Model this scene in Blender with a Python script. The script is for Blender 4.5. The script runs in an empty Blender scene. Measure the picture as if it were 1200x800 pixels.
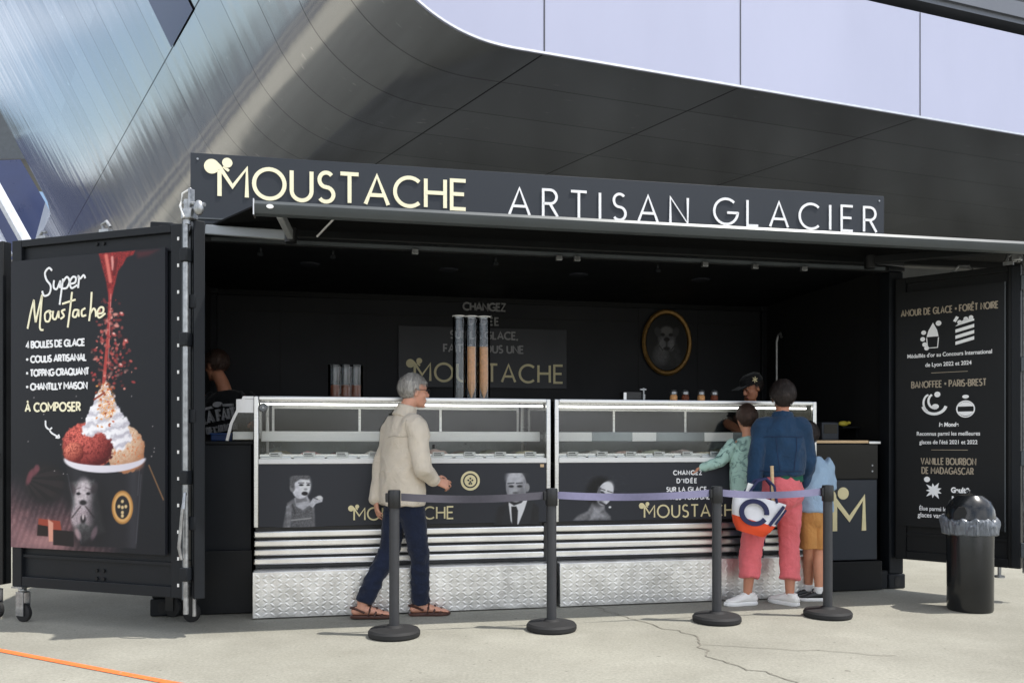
import bpy, bmesh, math, random
import numpy as np
from mathutils import Vector, Matrix, noise as mnoise
random.seed(7)
rng = np.random.default_rng(11)
R = math.radians
scene = bpy.context.scene
col = scene.collection

# ---------------------------------------------------------------- camera
H = 1.28
cam = bpy.data.cameras.new("camera")
cam.sensor_width = 36.0
cam.lens = 30.0
cam.shift_y = 0.0983
cam.clip_start = 0.05
cam.clip_end = 3000
cam_ob = bpy.data.objects.new("camera", cam)
col.objects.link(cam_ob)
cam_ob.location = (0, 0, H)
cam_ob.rotation_euler = (R(90), 0, 0)
scene.camera = cam_ob

# ---------------------------------------------------------------- light
SUN_AZ, SUN_EL = -10.0, 63.0
to_sun = Vector((math.cos(R(SUN_AZ)) * math.cos(R(SUN_EL)), math.sin(R(SUN_AZ)) * math.cos(R(SUN_EL)), math.sin(R(SUN_EL))))
sun = bpy.data.lights.new("sun", 'SUN')
sun.energy = 4.2
sun.angle = R(0.53)
sun.color = (1.0, 0.955, 0.89)
sun_ob = bpy.data.objects.new("sun", sun)
sun_ob.rotation_euler = to_sun.to_track_quat('Z', 'Y').to_euler()
sun_ob.location = (0, 0, 40)
col.objects.link(sun_ob)

world = bpy.data.worlds.new("World")
scene.world = world
world.use_nodes = True
nt = world.node_tree
nt.nodes.clear()
wo = nt.nodes.new('ShaderNodeOutputWorld')
bg = nt.nodes.new('ShaderNodeBackground')
sky = nt.nodes.new('ShaderNodeTexSky')
sky.sky_type = 'NISHITA'
sky.sun_disc = False
sky.sun_elevation = R(SUN_EL)
sky.sun_rotation = R(90 - SUN_AZ)
tc = nt.nodes.new('ShaderNodeTexCoord')
mp = nt.nodes.new('ShaderNodeMapping')
mp.inputs['Scale'].default_value = (1.0, 1.0, 2.4)
nz = nt.nodes.new('ShaderNodeTexNoise')
nz.inputs['Scale'].default_value = 2.6
nz.inputs['Detail'].default_value = 9
nz.inputs['Roughness'].default_value = 0.58
rp = nt.nodes.new('ShaderNodeValToRGB')
rp.color_ramp.elements[0].position = 0.42
rp.color_ramp.elements[1].position = 0.60
mx = nt.nodes.new('ShaderNodeMix')
mx.data_type = 'RGBA'
mx.inputs[7].default_value = (13.0, 13.1, 13.5, 1)
nt.links.new(tc.outputs['Generated'], mp.inputs['Vector'])
nt.links.new(mp.outputs[0], nz.inputs['Vector'])
nt.links.new(nz.outputs['Fac'], rp.inputs[0])
nt.links.new(rp.outputs[0], mx.inputs[0])
nt.links.new(sky.outputs[0], mx.inputs[6])
nt.links.new(mx.outputs[2], bg.inputs['Color'])
bg.inputs['Strength'].default_value = 0.132
nt.links.new(bg.outputs[0], wo.inputs[0])
scene.view_settings.view_transform = 'Standard'
scene.view_settings.look = 'None'
scene.view_settings.exposure = 0.34
scene.view_settings.gamma = 1.0
scene.view_settings.use_curve_mapping = False
scene.cycles.max_bounces = 10
scene.cycles.transparent_max_bounces = 16

# ---------------------------------------------------------------- materials
def srgb(r, g, b):
    f = lambda c: (c / 12.92 if c <= 0.04045 else ((c + 0.055) / 1.055) ** 2.4)
    return (f(r / 255), f(g / 255), f(b / 255))

def material(name, base, rough=0.5, metal=0.0, vary=0.15, scale=6.0, bump=0.0, bscale=60.0, stretch=(1, 1, 1), rvary=0.1, emit=None, spec=0.5, coat=0.0, sheen=0.0):
    m = bpy.data.materials.new(name)
    m.use_nodes = True
    t = m.node_tree
    p = t.nodes['Principled BSDF']
    tc = t.nodes.new('ShaderNodeTexCoord')
    mp = t.nodes.new('ShaderNodeMapping')
    mp.inputs['Scale'].default_value = stretch
    t.links.new(tc.outputs['Object'], mp.inputs['Vector'])
    n = t.nodes.new('ShaderNodeTexNoise')
    n.inputs['Scale'].default_value = scale
    n.inputs['Detail'].default_value = 6
    n.inputs['Roughness'].default_value = 0.6
    t.links.new(mp.outputs[0], n.inputs['Vector'])
    r = t.nodes.new('ShaderNodeValToRGB')
    r.color_ramp.elements[0].position = 0.3
    r.color_ramp.elements[1].position = 0.72
    lo = [max(0.0, c * (1 - vary)) for c in base]
    hi = [min(1.0, c * (1 + vary)) for c in base]
    r.color_ramp.elements[0].color = (*lo, 1)
    r.color_ramp.elements[1].color = (*hi, 1)
    t.links.new(n.outputs['Fac'], r.inputs[0])
    t.links.new(r.outputs[0], p.inputs['Base Color'])
    p.inputs['Metallic'].default_value = metal
    p.inputs['Specular IOR Level'].default_value = spec
    p.inputs['Coat Weight'].default_value = coat
    p.inputs['Sheen Weight'].default_value = sheen
    mr = t.nodes.new('ShaderNodeMapRange')
    mr.inputs['To Min'].default_value = max(0.02, rough - rvary)
    mr.inputs['To Max'].default_value = min(1.0, rough + rvary)
    t.links.new(n.outputs['Fac'], mr.inputs['Value'])
    t.links.new(mr.outputs[0], p.inputs['Roughness'])
    if bump > 0:
        n2 = t.nodes.new('ShaderNodeTexNoise')
        n2.inputs['Scale'].default_value = bscale
        n2.inputs['Detail'].default_value = 4
        t.links.new(mp.outputs[0], n2.inputs['Vector'])
        b = t.nodes.new('ShaderNodeBump')
        b.inputs['Strength'].default_value = bump
        b.inputs['Distance'].default_value = 0.01
        t.links.new(n2.outputs['Fac'], b.inputs['Height'])
        t.links.new(b.outputs[0], p.inputs['Normal'])
    if emit:
        p.inputs['Emission Color'].default_value = (*emit[0], 1)
        p.inputs['Emission Strength'].default_value = emit[1]
    return m

def cloth(name, base, rough=0.88, vary=0.1, weave=240, wr=8, depth=0.38):
    m = material(name, base, rough, vary=vary, scale=9, bump=0.25, bscale=weave, spec=0.25, sheen=0.15)
    t = m.node_tree
    p = t.nodes['Principled BSDF']
    b0 = [n for n in t.nodes if n.type == 'BUMP'][0]
    mp = [n for n in t.nodes if n.type == 'MAPPING'][0]
    n = t.nodes.new('ShaderNodeTexNoise')
    n.inputs['Scale'].default_value = wr
    n.inputs['Detail'].default_value = 3
    n.inputs['Distortion'].default_value = 1.4
    t.links.new(mp.outputs[0], n.inputs['Vector'])
    a = t.nodes.new('ShaderNodeMath'); a.operation = 'SUBTRACT'; a.inputs[1].default_value = 0.5
    t.links.new(n.outputs['Fac'], a.inputs[0])
    c = t.nodes.new('ShaderNodeMath'); c.operation = 'ABSOLUTE'
    t.links.new(a.outputs[0], c.inputs[0])
    b = t.nodes.new('ShaderNodeBump')
    b.inputs['Strength'].default_value = depth
    b.inputs['Distance'].default_value = 0.05
    t.links.new(c.outputs[0], b.inputs['Height'])
    t.links.new(b0.outputs[0], b.inputs['Normal'])
    t.links.new(b.outputs[0], p.inputs['Normal'])
    return m

def glass_material(name, tint=(0.955, 0.965, 0.962), refl=1.45, rough=0.01):
    m = bpy.data.materials.new(name)
    m.use_nodes = True
    t = m.node_tree
    t.nodes.clear()
    o = t.nodes.new('ShaderNodeOutputMaterial')
    tr = t.nodes.new('ShaderNodeBsdfTransparent')
    tr.inputs[0].default_value = (*tint, 1)
    g = t.nodes.new('ShaderNodeBsdfGlossy')
    g.inputs['Roughness'].default_value = rough
    f = t.nodes.new('ShaderNodeFresnel')
    f.inputs['IOR'].default_value = refl
    x = t.nodes.new('ShaderNodeMixShader')
    t.links.new(f.outputs[0], x.inputs[0])
    t.links.new(tr.outputs[0], x.inputs[1])
    t.links.new(g.outputs[0], x.inputs[2])
    t.links.new(x.outputs[0], o.inputs[0])
    return m

def print_material(name, rough=0.45, spec=0.3):
    m = bpy.data.materials.new(name)
    m.use_nodes = True
    t = m.node_tree
    p = t.nodes['Principled BSDF']
    a = t.nodes.new('ShaderNodeVertexColor')
    a.layer_name = "print"
    t.links.new(a.outputs['Color'], p.inputs['Base Color'])
    p.inputs['Roughness'].default_value = rough
    p.inputs['Specular IOR Level'].default_value = spec
    return m

M = {}
M['paint'] = material("container_paint", srgb(24, 27, 31), 0.5, spec=0.22, vary=0.18, scale=3, bump=0.05, bscale=90)
M['paint_light'] = material("grey_paint", srgb(78, 84, 88), 0.45, vary=0.15, scale=4, bump=0.04)
M['paint_black'] = material("black_paint", srgb(17, 19, 21), 0.5, spec=0.25, vary=0.25, scale=4, bump=0.04)
M['navy_wall'] = material("interior_navy", srgb(11, 14, 21), 0.65, vary=0.15, scale=2, bump=0.03)
M['navy_panel'] = material("interior_panel", srgb(37, 40, 47), 0.5, vary=0.08, scale=2)
M['black_wall'] = material("interior_black", srgb(12, 13, 15), 0.7, vary=0.2, scale=2)
M['sign_board'] = material("sign_board", srgb(45, 50, 57), 0.5, spec=0.35, vary=0.05, scale=2, bump=0.02)
M['cream'] = material("cream_lettering", srgb(250, 243, 208), 0.4, vary=0.04)
M['white'] = material("white_lettering", srgb(245, 245, 245), 0.4, vary=0.03)
M['greytext'] = material("grey_lettering", srgb(150, 150, 152), 0.5, vary=0.05)
M['darkgold'] = material("dull_gold_lettering", srgb(222, 210, 164), 0.45, vary=0.1)
M['tan_text'] = material("tan_lettering", srgb(165, 152, 132), 0.5, vary=0.06)
M['goldframe'] = material("gilt_frame", srgb(128, 98, 52), 0.4, 0.6, vary=0.3, scale=30, bump=0.2)
M['steel'] = material("brushed_steel", (0.62, 0.62, 0.61), 0.3, 1.0, vary=0.08, scale=5, stretch=(1, 1, 20), bump=0.03, bscale=30)
M['slat_steel'] = material("slat_steel", (0.80, 0.79, 0.76), 0.34, 1.0, vary=0.12, scale=3, stretch=(1.2, 1, 1))
M['alu'] = material("aluminium", (0.66, 0.66, 0.66), 0.4, 1.0, vary=0.1, scale=8)
M['plate'] = material("tread_plate", (0.75, 0.75, 0.74), 0.38, 1.0, vary=0.25, scale=7, bump=0.06, bscale=120)
M['zinc'] = material("galvanised", (0.34, 0.35, 0.36), 0.4, 0.9, vary=0.35, scale=25)
M['white_plastic'] = material("white_plastic", (0.78, 0.78, 0.76), 0.35, vary=0.04)
M['charcoal'] = material("charcoal_panel", srgb(43, 45, 51), 0.5, spec=0.35, vary=0.0, rvary=0.0, scale=3)
M['black'] = material("black_plastic", srgb(24, 25, 27), 0.4, vary=0.2, scale=12, bump=0.04)
M['post'] = material("post_coating", srgb(50, 51, 54), 0.5, vary=0.12, scale=20, bump=0.04)
M['rubber'] = material("rubber", srgb(26, 26, 27), 0.75, vary=0.2, scale=30)
M['belt_dark'] = material("belt_dark", srgb(74, 72, 80), 0.8, vary=0.1, scale=30)
M['belt_lavender'] = material("belt_lavender", srgb(117, 115, 142), 0.85, vary=0.08, scale=30)
M['binbag'] = material("bin_bag", srgb(98, 103, 110), 0.3, vary=0.25, scale=14, bump=0.6, bscale=22)
M['bin'] = material("bin_plastic", srgb(22, 24, 26), 0.22, vary=0.2, scale=6, bump=0.03)
M['fabric'] = material("awning_fabric", srgb(16, 17, 18), 0.9, spec=0.1, vary=0.1, scale=20, bump=0.1, bscale=300)
M['arm'] = material("awning_arm", srgb(150, 154, 156), 0.45, 0.2, vary=0.06, scale=4)
M['under'] = material("added_storey", srgb(96, 98, 98), 0.6, vary=0.5, scale=0.35)
M['rail'] = material("awning_rail", srgb(66, 71, 73), 0.4, 0.2, vary=0.08, scale=4)
M['glass'] = glass_material("case_glass", refl=1.4, rough=0.06)
M['acrylic'] = glass_material("acrylic", (0.95, 0.96, 0.97), 1.4, 0.03)
M['cone'] = material("wafer_cone", srgb(226, 166, 108), 0.7, vary=0.2, scale=40, bump=0.2, bscale=80)
M['cocoa'] = material("cocoa_topping", srgb(120, 62, 36), 0.7, vary=0.4, scale=60, bump=0.4, bscale=90)
M['wood'] = material("pale_wood", srgb(205, 175, 135), 0.5, vary=0.15, scale=6, stretch=(1, 8, 8))
M['lamp'] = material("lamp_tube", (0.9, 0.9, 0.88), 0.4, emit=((1, 0.97, 0.9), 4.0))
M['navy_glass'] = material("navy_window", srgb(52, 64, 104), 0.3, vary=0.1, scale=1.0)
M['fascia'] = material("fascia_white", srgb(172, 176, 200), 0.45, vary=0.05, scale=0.35, stretch=(1, 1, 0.4), rvary=0.15)
M['joint'] = material("dark_joint", srgb(70, 72, 84), 0.7)
M['dark_recess'] = material("dark_recess", srgb(34, 36, 44), 0.6)
M['strut'] = material("white_strut", srgb(200, 204, 212), 0.4, 0.2)
M['orange'] = material("orange_paint", srgb(235, 112, 52), 0.7, vary=0.12, scale=15)
M['crackmat'] = material("crack_dirt", srgb(118, 114, 104), 0.95, vary=0.3, scale=20)
M['print'] = print_material("printed_picture", 0.4, 0.25)
M['print_matte'] = print_material("printed_portrait", 0.5, 0.35)

def ground_material():
    m = bpy.data.materials.new("concrete_ground")
    m.use_nodes = True
    t = m.node_tree
    p = t.nodes['Principled BSDF']
    tc = t.nodes.new('ShaderNodeTexCoord')
    def nz(s, d=6, r=0.6):
        n = t.nodes.new('ShaderNodeTexNoise')
        n.inputs['Scale'].default_value = s
        n.inputs['Detail'].default_value = d
        n.inputs['Roughness'].default_value = r
        t.links.new(tc.outputs['Object'], n.inputs['Vector'])
        return n
    def ramp(n, a, b, ca, cb):
        r = t.nodes.new('ShaderNodeValToRGB')
        r.color_ramp.elements[0].position = a
        r.color_ramp.elements[1].position = b
        r.color_ramp.elements[0].color = (*ca, 1)
        r.color_ramp.elements[1].color = (*cb, 1)
        t.links.new(n.outputs['Fac'], r.inputs[0])
        return r
    big = ramp(nz(0.7, 8, 0.65), 0.35, 0.68, (0.285, 0.278, 0.235), (0.365, 0.358, 0.310))
    fine = ramp(nz(55, 4, 0.7), 0.3, 0.75, (0.72, 0.72, 0.72), (1.12, 1.12, 1.12))
    spots = ramp(nz(9, 5, 0.7), 0.62, 0.72, (1, 1, 1), (0.84, 0.83, 0.81))
    def mul(a, b):
        x = t.nodes.new('ShaderNodeMix')
        x.data_type = 'RGBA'
        x.blend_type = 'MULTIPLY'
        x.inputs[0].default_value = 1
        t.links.new(a, x.inputs[6])
        t.links.new(b, x.inputs[7])
        return x.outputs[2]
    gum = ramp(nz(21, 1, 0.4), 0.755, 0.775, (1, 1, 1), (0.62, 0.61, 0.6))
    dirt = ramp(nz(0.28, 9, 0.72), 0.40, 0.66, (0.77, 0.765, 0.745), (1.06, 1.06, 1.04))
    grit = ramp(nz(260, 2, 0.5), 0.66, 0.74, (1, 1, 1), (0.7, 0.69, 0.67))
    c = mul(mul(big.outputs[0], fine.outputs[0]), spots.outputs[0])
    c = mul(mul(mul(c, gum.outputs[0]), dirt.outputs[0]), grit.outputs[0])
    t.links.new(c, p.inputs['Base Color'])
    p.inputs['Roughness'].default_value = 0.9
    b = t.nodes.new('ShaderNodeBump')
    b.inputs['Strength'].default_value = 0.35
    b.inputs['Distance'].default_value = 0.01
    t.links.new(nz(120, 3).outputs['Fac'], b.inputs['Height'])
    t.links.new(b.outputs[0], p.inputs['Normal'])
    return m
M['ground'] = ground_material()

def worn(m, under):
    t = m.node_tree; p = t.nodes['Principled BSDF']
    src = p.inputs['Base Color'].links[0].from_socket
    tc = [n for n in t.nodes if n.type == 'TEX_COORD'][0]
    n = t.nodes.new('ShaderNodeTexNoise'); n.inputs['Scale'].default_value = 38; n.inputs['Detail'].default_value = 6; n.inputs['Roughness'].default_value = 0.7
    t.links.new(tc.outputs['Object'], n.inputs['Vector'])
    r = t.nodes.new('ShaderNodeValToRGB'); r.color_ramp.elements[0].position = 0.6; r.color_ramp.elements[1].position = 0.7
    t.links.new(n.outputs['Fac'], r.inputs[0])
    x = t.nodes.new('ShaderNodeMix'); x.data_type = 'RGBA'; x.inputs[7].default_value = (*under, 1)
    t.links.new(r.outputs[0], x.inputs[0]); t.links.new(src, x.inputs[6]); t.links.new(x.outputs[2], p.inputs['Base Color'])
worn(M['orange'], (0.3, 0.27, 0.22))

def hull_material():
    # stainless cladding: UV = (metres along the profile, metres along the extrusion)
    m = bpy.data.materials.new("steel_cladding")
    m.use_nodes = True
    t = m.node_tree
    p = t.nodes['Principled BSDF']
    uv = t.nodes.new('ShaderNodeUVMap')
    sep = t.nodes.new('ShaderNodeSeparateXYZ')
    t.links.new(uv.outputs[0], sep.inputs[0])
    def math_(op, a, b=None):
        n = t.nodes.new('ShaderNodeMath')
        n.operation = op
        for i, v in enumerate((a, b)):
            if v is None: continue
            if isinstance(v, (int, float)): n.inputs[i].default_value = v
            else: t.links.new(v, n.inputs[i])
        return n.outputs[0]
    def seam(v, pitch, off, half):
        f = math_('FRACT', math_('ADD', math_('DIVIDE', v, pitch), off))
        d = math_('MULTIPLY', math_('ABSOLUTE', math_('SUBTRACT', f, 0.5)), pitch)
        d = math_('SUBTRACT', pitch / 2, d)
        return math_('LESS_THAN', d, half)
    s1 = None
    for uj in (6.9, 10.64, 14.06, 18.9):
        k = math_('LESS_THAN', math_('ABSOLUTE', math_('SUBTRACT', sep.outputs[0], uj)), 0.016)
        s1 = k if s1 is None else math_('MAXIMUM', s1, k)
    s2 = seam(sep.outputs[1], 1.35, 0.148, 0.013)
    any_ = math_('MAXIMUM', s1, math_('MULTIPLY', s2, 0.55))
    # per-panel tilt
    cu = math_('FLOOR', math_('DIVIDE', sep.outputs[0], 3.55))
    cv = math_('FLOOR', math_('ADD', math_('DIVIDE', sep.outputs[1], 1.35), 0.148))
    comb = t.nodes.new('ShaderNodeCombineXYZ')
    t.links.new(cu, comb.inputs[0]); t.links.new(cv, comb.inputs[1])
    wn = t.nodes.new('ShaderNodeTexWhiteNoise')
    wn.noise_dimensions = '3D'
    t.links.new(comb.outputs[0], wn.inputs['Vector'])
    mp = t.nodes.new('ShaderNodeMapping')
    mp.inputs['Scale'].default_value = (0.22, 1.15, 1)
    t.links.new(uv.outputs[0], mp.inputs['Vector'])
    n = t.nodes.new('ShaderNodeTexNoise')
    n.inputs['Scale'].default_value = 1.5
    n.inputs['Detail'].default_value = 1.5
    t.links.new(mp.outputs[0], n.inputs['Vector'])
    mp2 = t.nodes.new('ShaderNodeMapping')
    mp2.inputs['Scale'].default_value = (0.8, 14, 1)
    t.links.new(uv.outputs[0], mp2.inputs['Vector'])
    n2 = t.nodes.new('ShaderNodeTexNoise')
    n2.inputs['Scale'].default_value = 2.0
    n2.inputs['Detail'].default_value = 4
    t.links.new(mp2.outputs[0], n2.inputs['Vector'])
    hsum = math_('ADD', math_('MULTIPLY', n.outputs['Fac'], 1.0), math_('ADD', math_('MULTIPLY', n2.outputs['Fac'], 0.012), math_('MULTIPLY', wn.outputs['Value'], 0.0)))
    b = t.nodes.new('ShaderNodeBump')
    st = t.nodes.new('ShaderNodeMapRange')
    st.inputs['From Min'].default_value = 15.2
    st.inputs['From Max'].default_value = 18.5
    st.inputs['To Min'].default_value = 0.035
    st.inputs['To Max'].default_value = 0.5
    t.links.new(sep.outputs[0], st.inputs['Value'])
    t.links.new(st.outputs[0], b.inputs['Strength'])
    b.inputs['Distance'].default_value = 0.02
    t.links.new(hsum, b.inputs['Height'])
    t.links.new(b.outputs[0], p.inputs['Normal'])
    r = t.nodes.new('ShaderNodeMix')
    r.data_type = 'RGBA'
    r.inputs[6].default_value = (0.45, 0.45, 0.465, 1)
    r.inputs[7].default_value = (0.52, 0.52, 0.535, 1)
    t.links.new(wn.outputs['Value'], r.inputs[0])
    # scuffs and dull specks on the panels
    mp3 = t.nodes.new('ShaderNodeMapping')
    mp3.inputs['Scale'].default_value = (2.2, 5.0, 1)
    t.links.new(uv.outputs[0], mp3.inputs['Vector'])
    n3 = t.nodes.new('ShaderNodeTexNoise')
    n3.inputs['Scale'].default_value = 1.6
    n3.inputs['Detail'].default_value = 3
    t.links.new(mp3.outputs[0], n3.inputs['Vector'])
    sc = t.nodes.new('ShaderNodeValToRGB')
    sc.color_ramp.elements[0].position = 0.68
    sc.color_ramp.elements[1].position = 0.78
    t.links.new(n3.outputs['Fac'], sc.inputs[0])
    scm = t.nodes.new('ShaderNodeMix')
    scm.data_type = 'RGBA'
    scm.inputs[7].default_value = (0.80, 0.80, 0.79, 1)
    t.links.new(sc.outputs[0], scm.inputs[0])
    t.links.new(r.outputs[2], scm.inputs[6])
    r = scm
    d = t.nodes.new('ShaderNodeMix')
    d.data_type = 'RGBA'
    d.inputs[7].default_value = (0.03, 0.03, 0.035, 1)
    t.links.new(any_, d.inputs[0])
    t.links.new(r.outputs[2], d.inputs[6])
    t.links.new(d.outputs[2], p.inputs['Base Color'])
    p.inputs['Metallic'].default_value = 0.95
    rr = t.nodes.new('ShaderNodeMapRange')
    rr.inputs['To Min'].default_value = 0.10
    rr.inputs['To Max'].default_value = 0.17
    t.links.new(n.outputs['Fac'], rr.inputs['Value'])
    t.links.new(rr.outputs[0], p.inputs['Roughness'])
    return m
M['hull'] = hull_material()

# ---------------------------------------------------------------- mesh helpers
class MB:
    """collects shapes of ONE part; build() links them as one mesh object"""
    def __init__(self):
        self.bm = bmesh.new()
        self.flat = self.bm.faces.layers.int.new('flat')
    def _xf(self, verts, mat):
        if mat is not None:
            bmesh.ops.transform(self.bm, matrix=mat, verts=verts)
    def box(self, x0, x1, y0, y1, z0, z1, bev=0.0, mat=None, seg=2):
        r = bmesh.ops.create_cube(self.bm, size=1.0)
        vs = r['verts']
        bmesh.ops.scale(self.bm, vec=(x1 - x0, y1 - y0, z1 - z0), verts=vs)
        bmesh.ops.translate(self.bm, vec=((x0 + x1) / 2, (y0 + y1) / 2, (z0 + z1) / 2), verts=vs)
        if bev > 0:
            es = list({e for v in vs for e in v.link_edges})
            rb = bmesh.ops.bevel(self.bm, geom=es, offset=bev, segments=seg, affect='EDGES', profile=0.5)
            vs = list({v for f in rb['faces'] for v in f.verts} | {v for v in vs if v.is_valid})
        fs = {f for v in vs for f in v.link_faces}
        for f in fs:
            f.normal_update()
            if max(abs(c) for c in f.normal) > 0.999: f[self.flat] = 1
        self._xf(vs, mat)
        return self
    def cyl(self, p0, p1, r0, r1=None, seg=16, cap=True):
        r1 = r0 if r1 is None else r1
        p0, p1 = Vector(p0), Vector(p1)
        d = p1 - p0
        q = Vector((0, 0, 1)).rotation_difference(d.normalized())
        mat = Matrix.Translation((p0 + p1) / 2) @ q.to_matrix().to_4x4()
        bmesh.ops.create_cone(self.bm, cap_ends=cap, segments=seg, radius1=r0, radius2=r1, depth=d.length, matrix=mat)
        return self
    def tube(self, pts, r, seg=8):
        pts = [Vector(p) for p in pts]
        rings = []
        up = Vector((0.13, 0.31, 0.94))
        for i, p in enumerate(pts):
            a = pts[max(0, i - 1)]; b = pts[min(len(pts) - 1, i + 1)]
            d = (b - a).normalized()
            x = d.cross(up).normalized(); y = x.cross(d).normalized()
            rr = r[i] if isinstance(r, (list, tuple)) else r
            rings.append([self.bm.verts.new(p + (x * math.cos(k * 2 * math.pi / seg) + y * math.sin(k * 2 * math.pi / seg)) * rr) for k in range(seg)])
        for A, B in zip(rings, rings[1:]):
            for k in range(seg):
                self.bm.faces.new((A[k], A[(k + 1) % seg], B[(k + 1) % seg], B[k]))
        self.bm.faces.new(rings[0][::-1]); self.bm.faces.new(rings[-1])
        return self
    def lathe(self, prof, c=(0, 0, 0), seg=32, sx=1.0, sy=1.0):
        rings = []
        for (r, z) in prof:
            if r < 1e-5:
                rings.append([self.bm.verts.new((c[0], c[1], c[2] + z))])
            else:
                rings.append([self.bm.verts.new((c[0] + sx * r * math.cos(2 * math.pi * k / seg), c[1] + sy * r * math.sin(2 * math.pi * k / seg), c[2] + z)) for k in range(seg)])
        for A, B in zip(rings, rings[1:]):
            for k in range(seg):
                k2 = (k + 1) % seg
                if len(A) == 1 and len(B) == 1: continue
                if len(A) == 1: self.bm.faces.new((A[0], B[k2], B[k]))
                elif len(B) == 1: self.bm.faces.new((A[k], A[k2], B[0]))
                else: self.bm.faces.new((A[k], A[k2], B[k2], B[k]))
        return self
    def ell(self, c, r, mat=None, u=16, v=10):
        rr = bmesh.ops.create_uvsphere(self.bm, u_segments=u, v_segments=v, radius=1.0)
        vs = rr['verts']
        bmesh.ops.scale(self.bm, vec=r, verts=vs)
        if mat is not None: self._xf(vs, mat)
        bmesh.ops.translate(self.bm, vec=c, verts=vs)
        return self
    def prism(self, poly, y0, y1, mat=None):
        """polygon in the x-z plane, thickness along y"""
        a = [self.bm.verts.new((x, y0, z)) for x, z in poly]
        b = [self.bm.verts.new((x, y1, z)) for x, z in poly]
        n = len(poly)
        self.bm.faces.new(a); self.bm.faces.new(b[::-1])
        for i in range(n):
            self.bm.faces.new((a[i], b[i], b[(i + 1) % n], a[(i + 1) % n]))
        self._xf(a + b, mat)
        return self
    def stroke(self, pts, w, y0=0.0, y1=0.003, closed=False):
        """a pen stroke in the x-z plane; front face at y0, back at y1"""
        P = [Vector((p[0], p[1])) for p in pts]
        q = [P[0]]
        for p in P[1:]:
            if (p - q[-1]).length > 1e-6: q.append(p)
        if closed and (q[0] - q[-1]).length < 1e-6: q.pop()
        P = q
        n = len(P)
        if n < 2: return self
        L, Rr = [], []
        for i in range(n):
            a = P[(i - 1) % n] if (closed or i > 0) else None
            b = P[(i + 1) % n] if (closed or i < n - 1) else None
            d1 = (P[i] - a).normalized() if a is not None else (b - P[i]).normalized()
            d2 = (b - P[i]).normalized() if b is not None else d1
            n1 = Vector((-d1.y, d1.x)); n2 = Vector((-d2.y, d2.x))
            m = n1 + n2
            if m.length < 1e-4: m = n1
            m.normalize()
            k = 1.0 / max(0.74, m.dot(n1))
            L.append(P[i] + m * (w / 2 * k)); Rr.append(P[i] - m * (w / 2 * k))
        mk = lambda p, y: self.bm.verts.new((p.x, y, p.y))
        lf = [mk(p, y0) for p in L]; rf = [mk(p, y0) for p in Rr]
        lb = [mk(p, y1) for p in L]; rb = [mk(p, y1) for p in Rr]
        rng_ = range(n if closed else n - 1)
        for i in rng_:
            j = (i + 1) % n
            self.bm.faces.new((lf[i], lf[j], rf[j], rf[i]))
            self.bm.faces.new((lf[j], lf[i], lb[i], lb[j]))
            self.bm.faces.new((rf[i], rf[j], rb[j], rb[i]))
        if not closed:
            self.bm.faces.new((lf[0], rf[0], rb[0], lb[0]))
            self.bm.faces.new((rf[-1], lf[-1], lb[-1], rb[-1]))
        return self
    def disc(self, x, z, r, y0=0.0, y1=0.003, rz=None, seg=24):
        rz = r if rz is None else rz
        return self.prism([(x + r * math.cos(2 * math.pi * k / seg), z + rz * math.sin(2 * math.pi * k / seg)) for k in range(seg)], y0, y1)
    def mesh(self, name, angle=28, off=None):
        bm = self.bm
        bmesh.ops.recalc_face_normals(bm, faces=bm.faces)
        if off is not None:
            bmesh.ops.translate(bm, vec=(-off[0], -off[1], -off[2]), verts=bm.verts)
        ca = R(angle)
        for f in bm.faces: f.smooth = not f[self.flat]
        for e in bm.edges:
            if len(e.link_faces) != 2 or e.calc_face_angle(0) > ca: e.smooth = False
        me = bpy.data.meshes.new(name)
        bm.to_mesh(me)
        bm.free()
        return me
    def build(self, name, mat, parent=None, off=None, angle=28):
        if parent is not None and off is None: off = OFF.get(parent.name)
        me = self.mesh(name, angle, off)
        return link(name, me, mat, parent)

OFF = {}
def link(name, me, mat, parent=None):
    o = bpy.data.objects.new(name, me)
    col.objects.link(o)
    for m in (mat if isinstance(mat, (list, tuple)) else [mat]):
        me.materials.append(m)
    if parent is not None:
        o.parent = parent
        if parent.name in OFF: OFF[o.name] = OFF[parent.name]
    return o

def tag(o, label=None, cat=None, group=None, kind=None):
    if label: o['label'] = label
    if cat: o['category'] = cat
    if group: o['group'] = group
    if kind: o['kind'] = kind
    return o

# the container's own axes: origin at its front left corner, x along the front, y to the back
CO = Vector((-2.646, 6.27, 0)); CA = math.atan2(1.215, 6.082)
CX = Vector((math.cos(CA), math.sin(CA), 0)); CY = Vector((-math.sin(CA), math.cos(CA), 0))
def W(lx, ly, z=0.0):
    return CO + CX * lx + CY * ly + Vector((0, 0, z))

def thing(name, label, cat, loc=(0, 0, 0), rz=0.0, group=None):
    o = bpy.data.objects.new(name, None)
    col.objects.link(o)
    o.location = loc
    o.rotation_euler = (0, 0, rz)
    o.empty_display_size = 0.2
    return tag(o, label, cat, group)
def cthing(name, label, cat, loc, group=None):
    """a thing lined up with the container; its parts are written in container coordinates"""
    o = thing(name, label, cat, W(*loc), CA, group)
    OFF[o.name] = loc
    return o
def copy_tree(o, parent=None):
    c = o.copy(); col.objects.link(c)
    if parent is not None: c.parent = parent
    for ch in list(o.children): copy_tree(ch, c)
    return c

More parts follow.
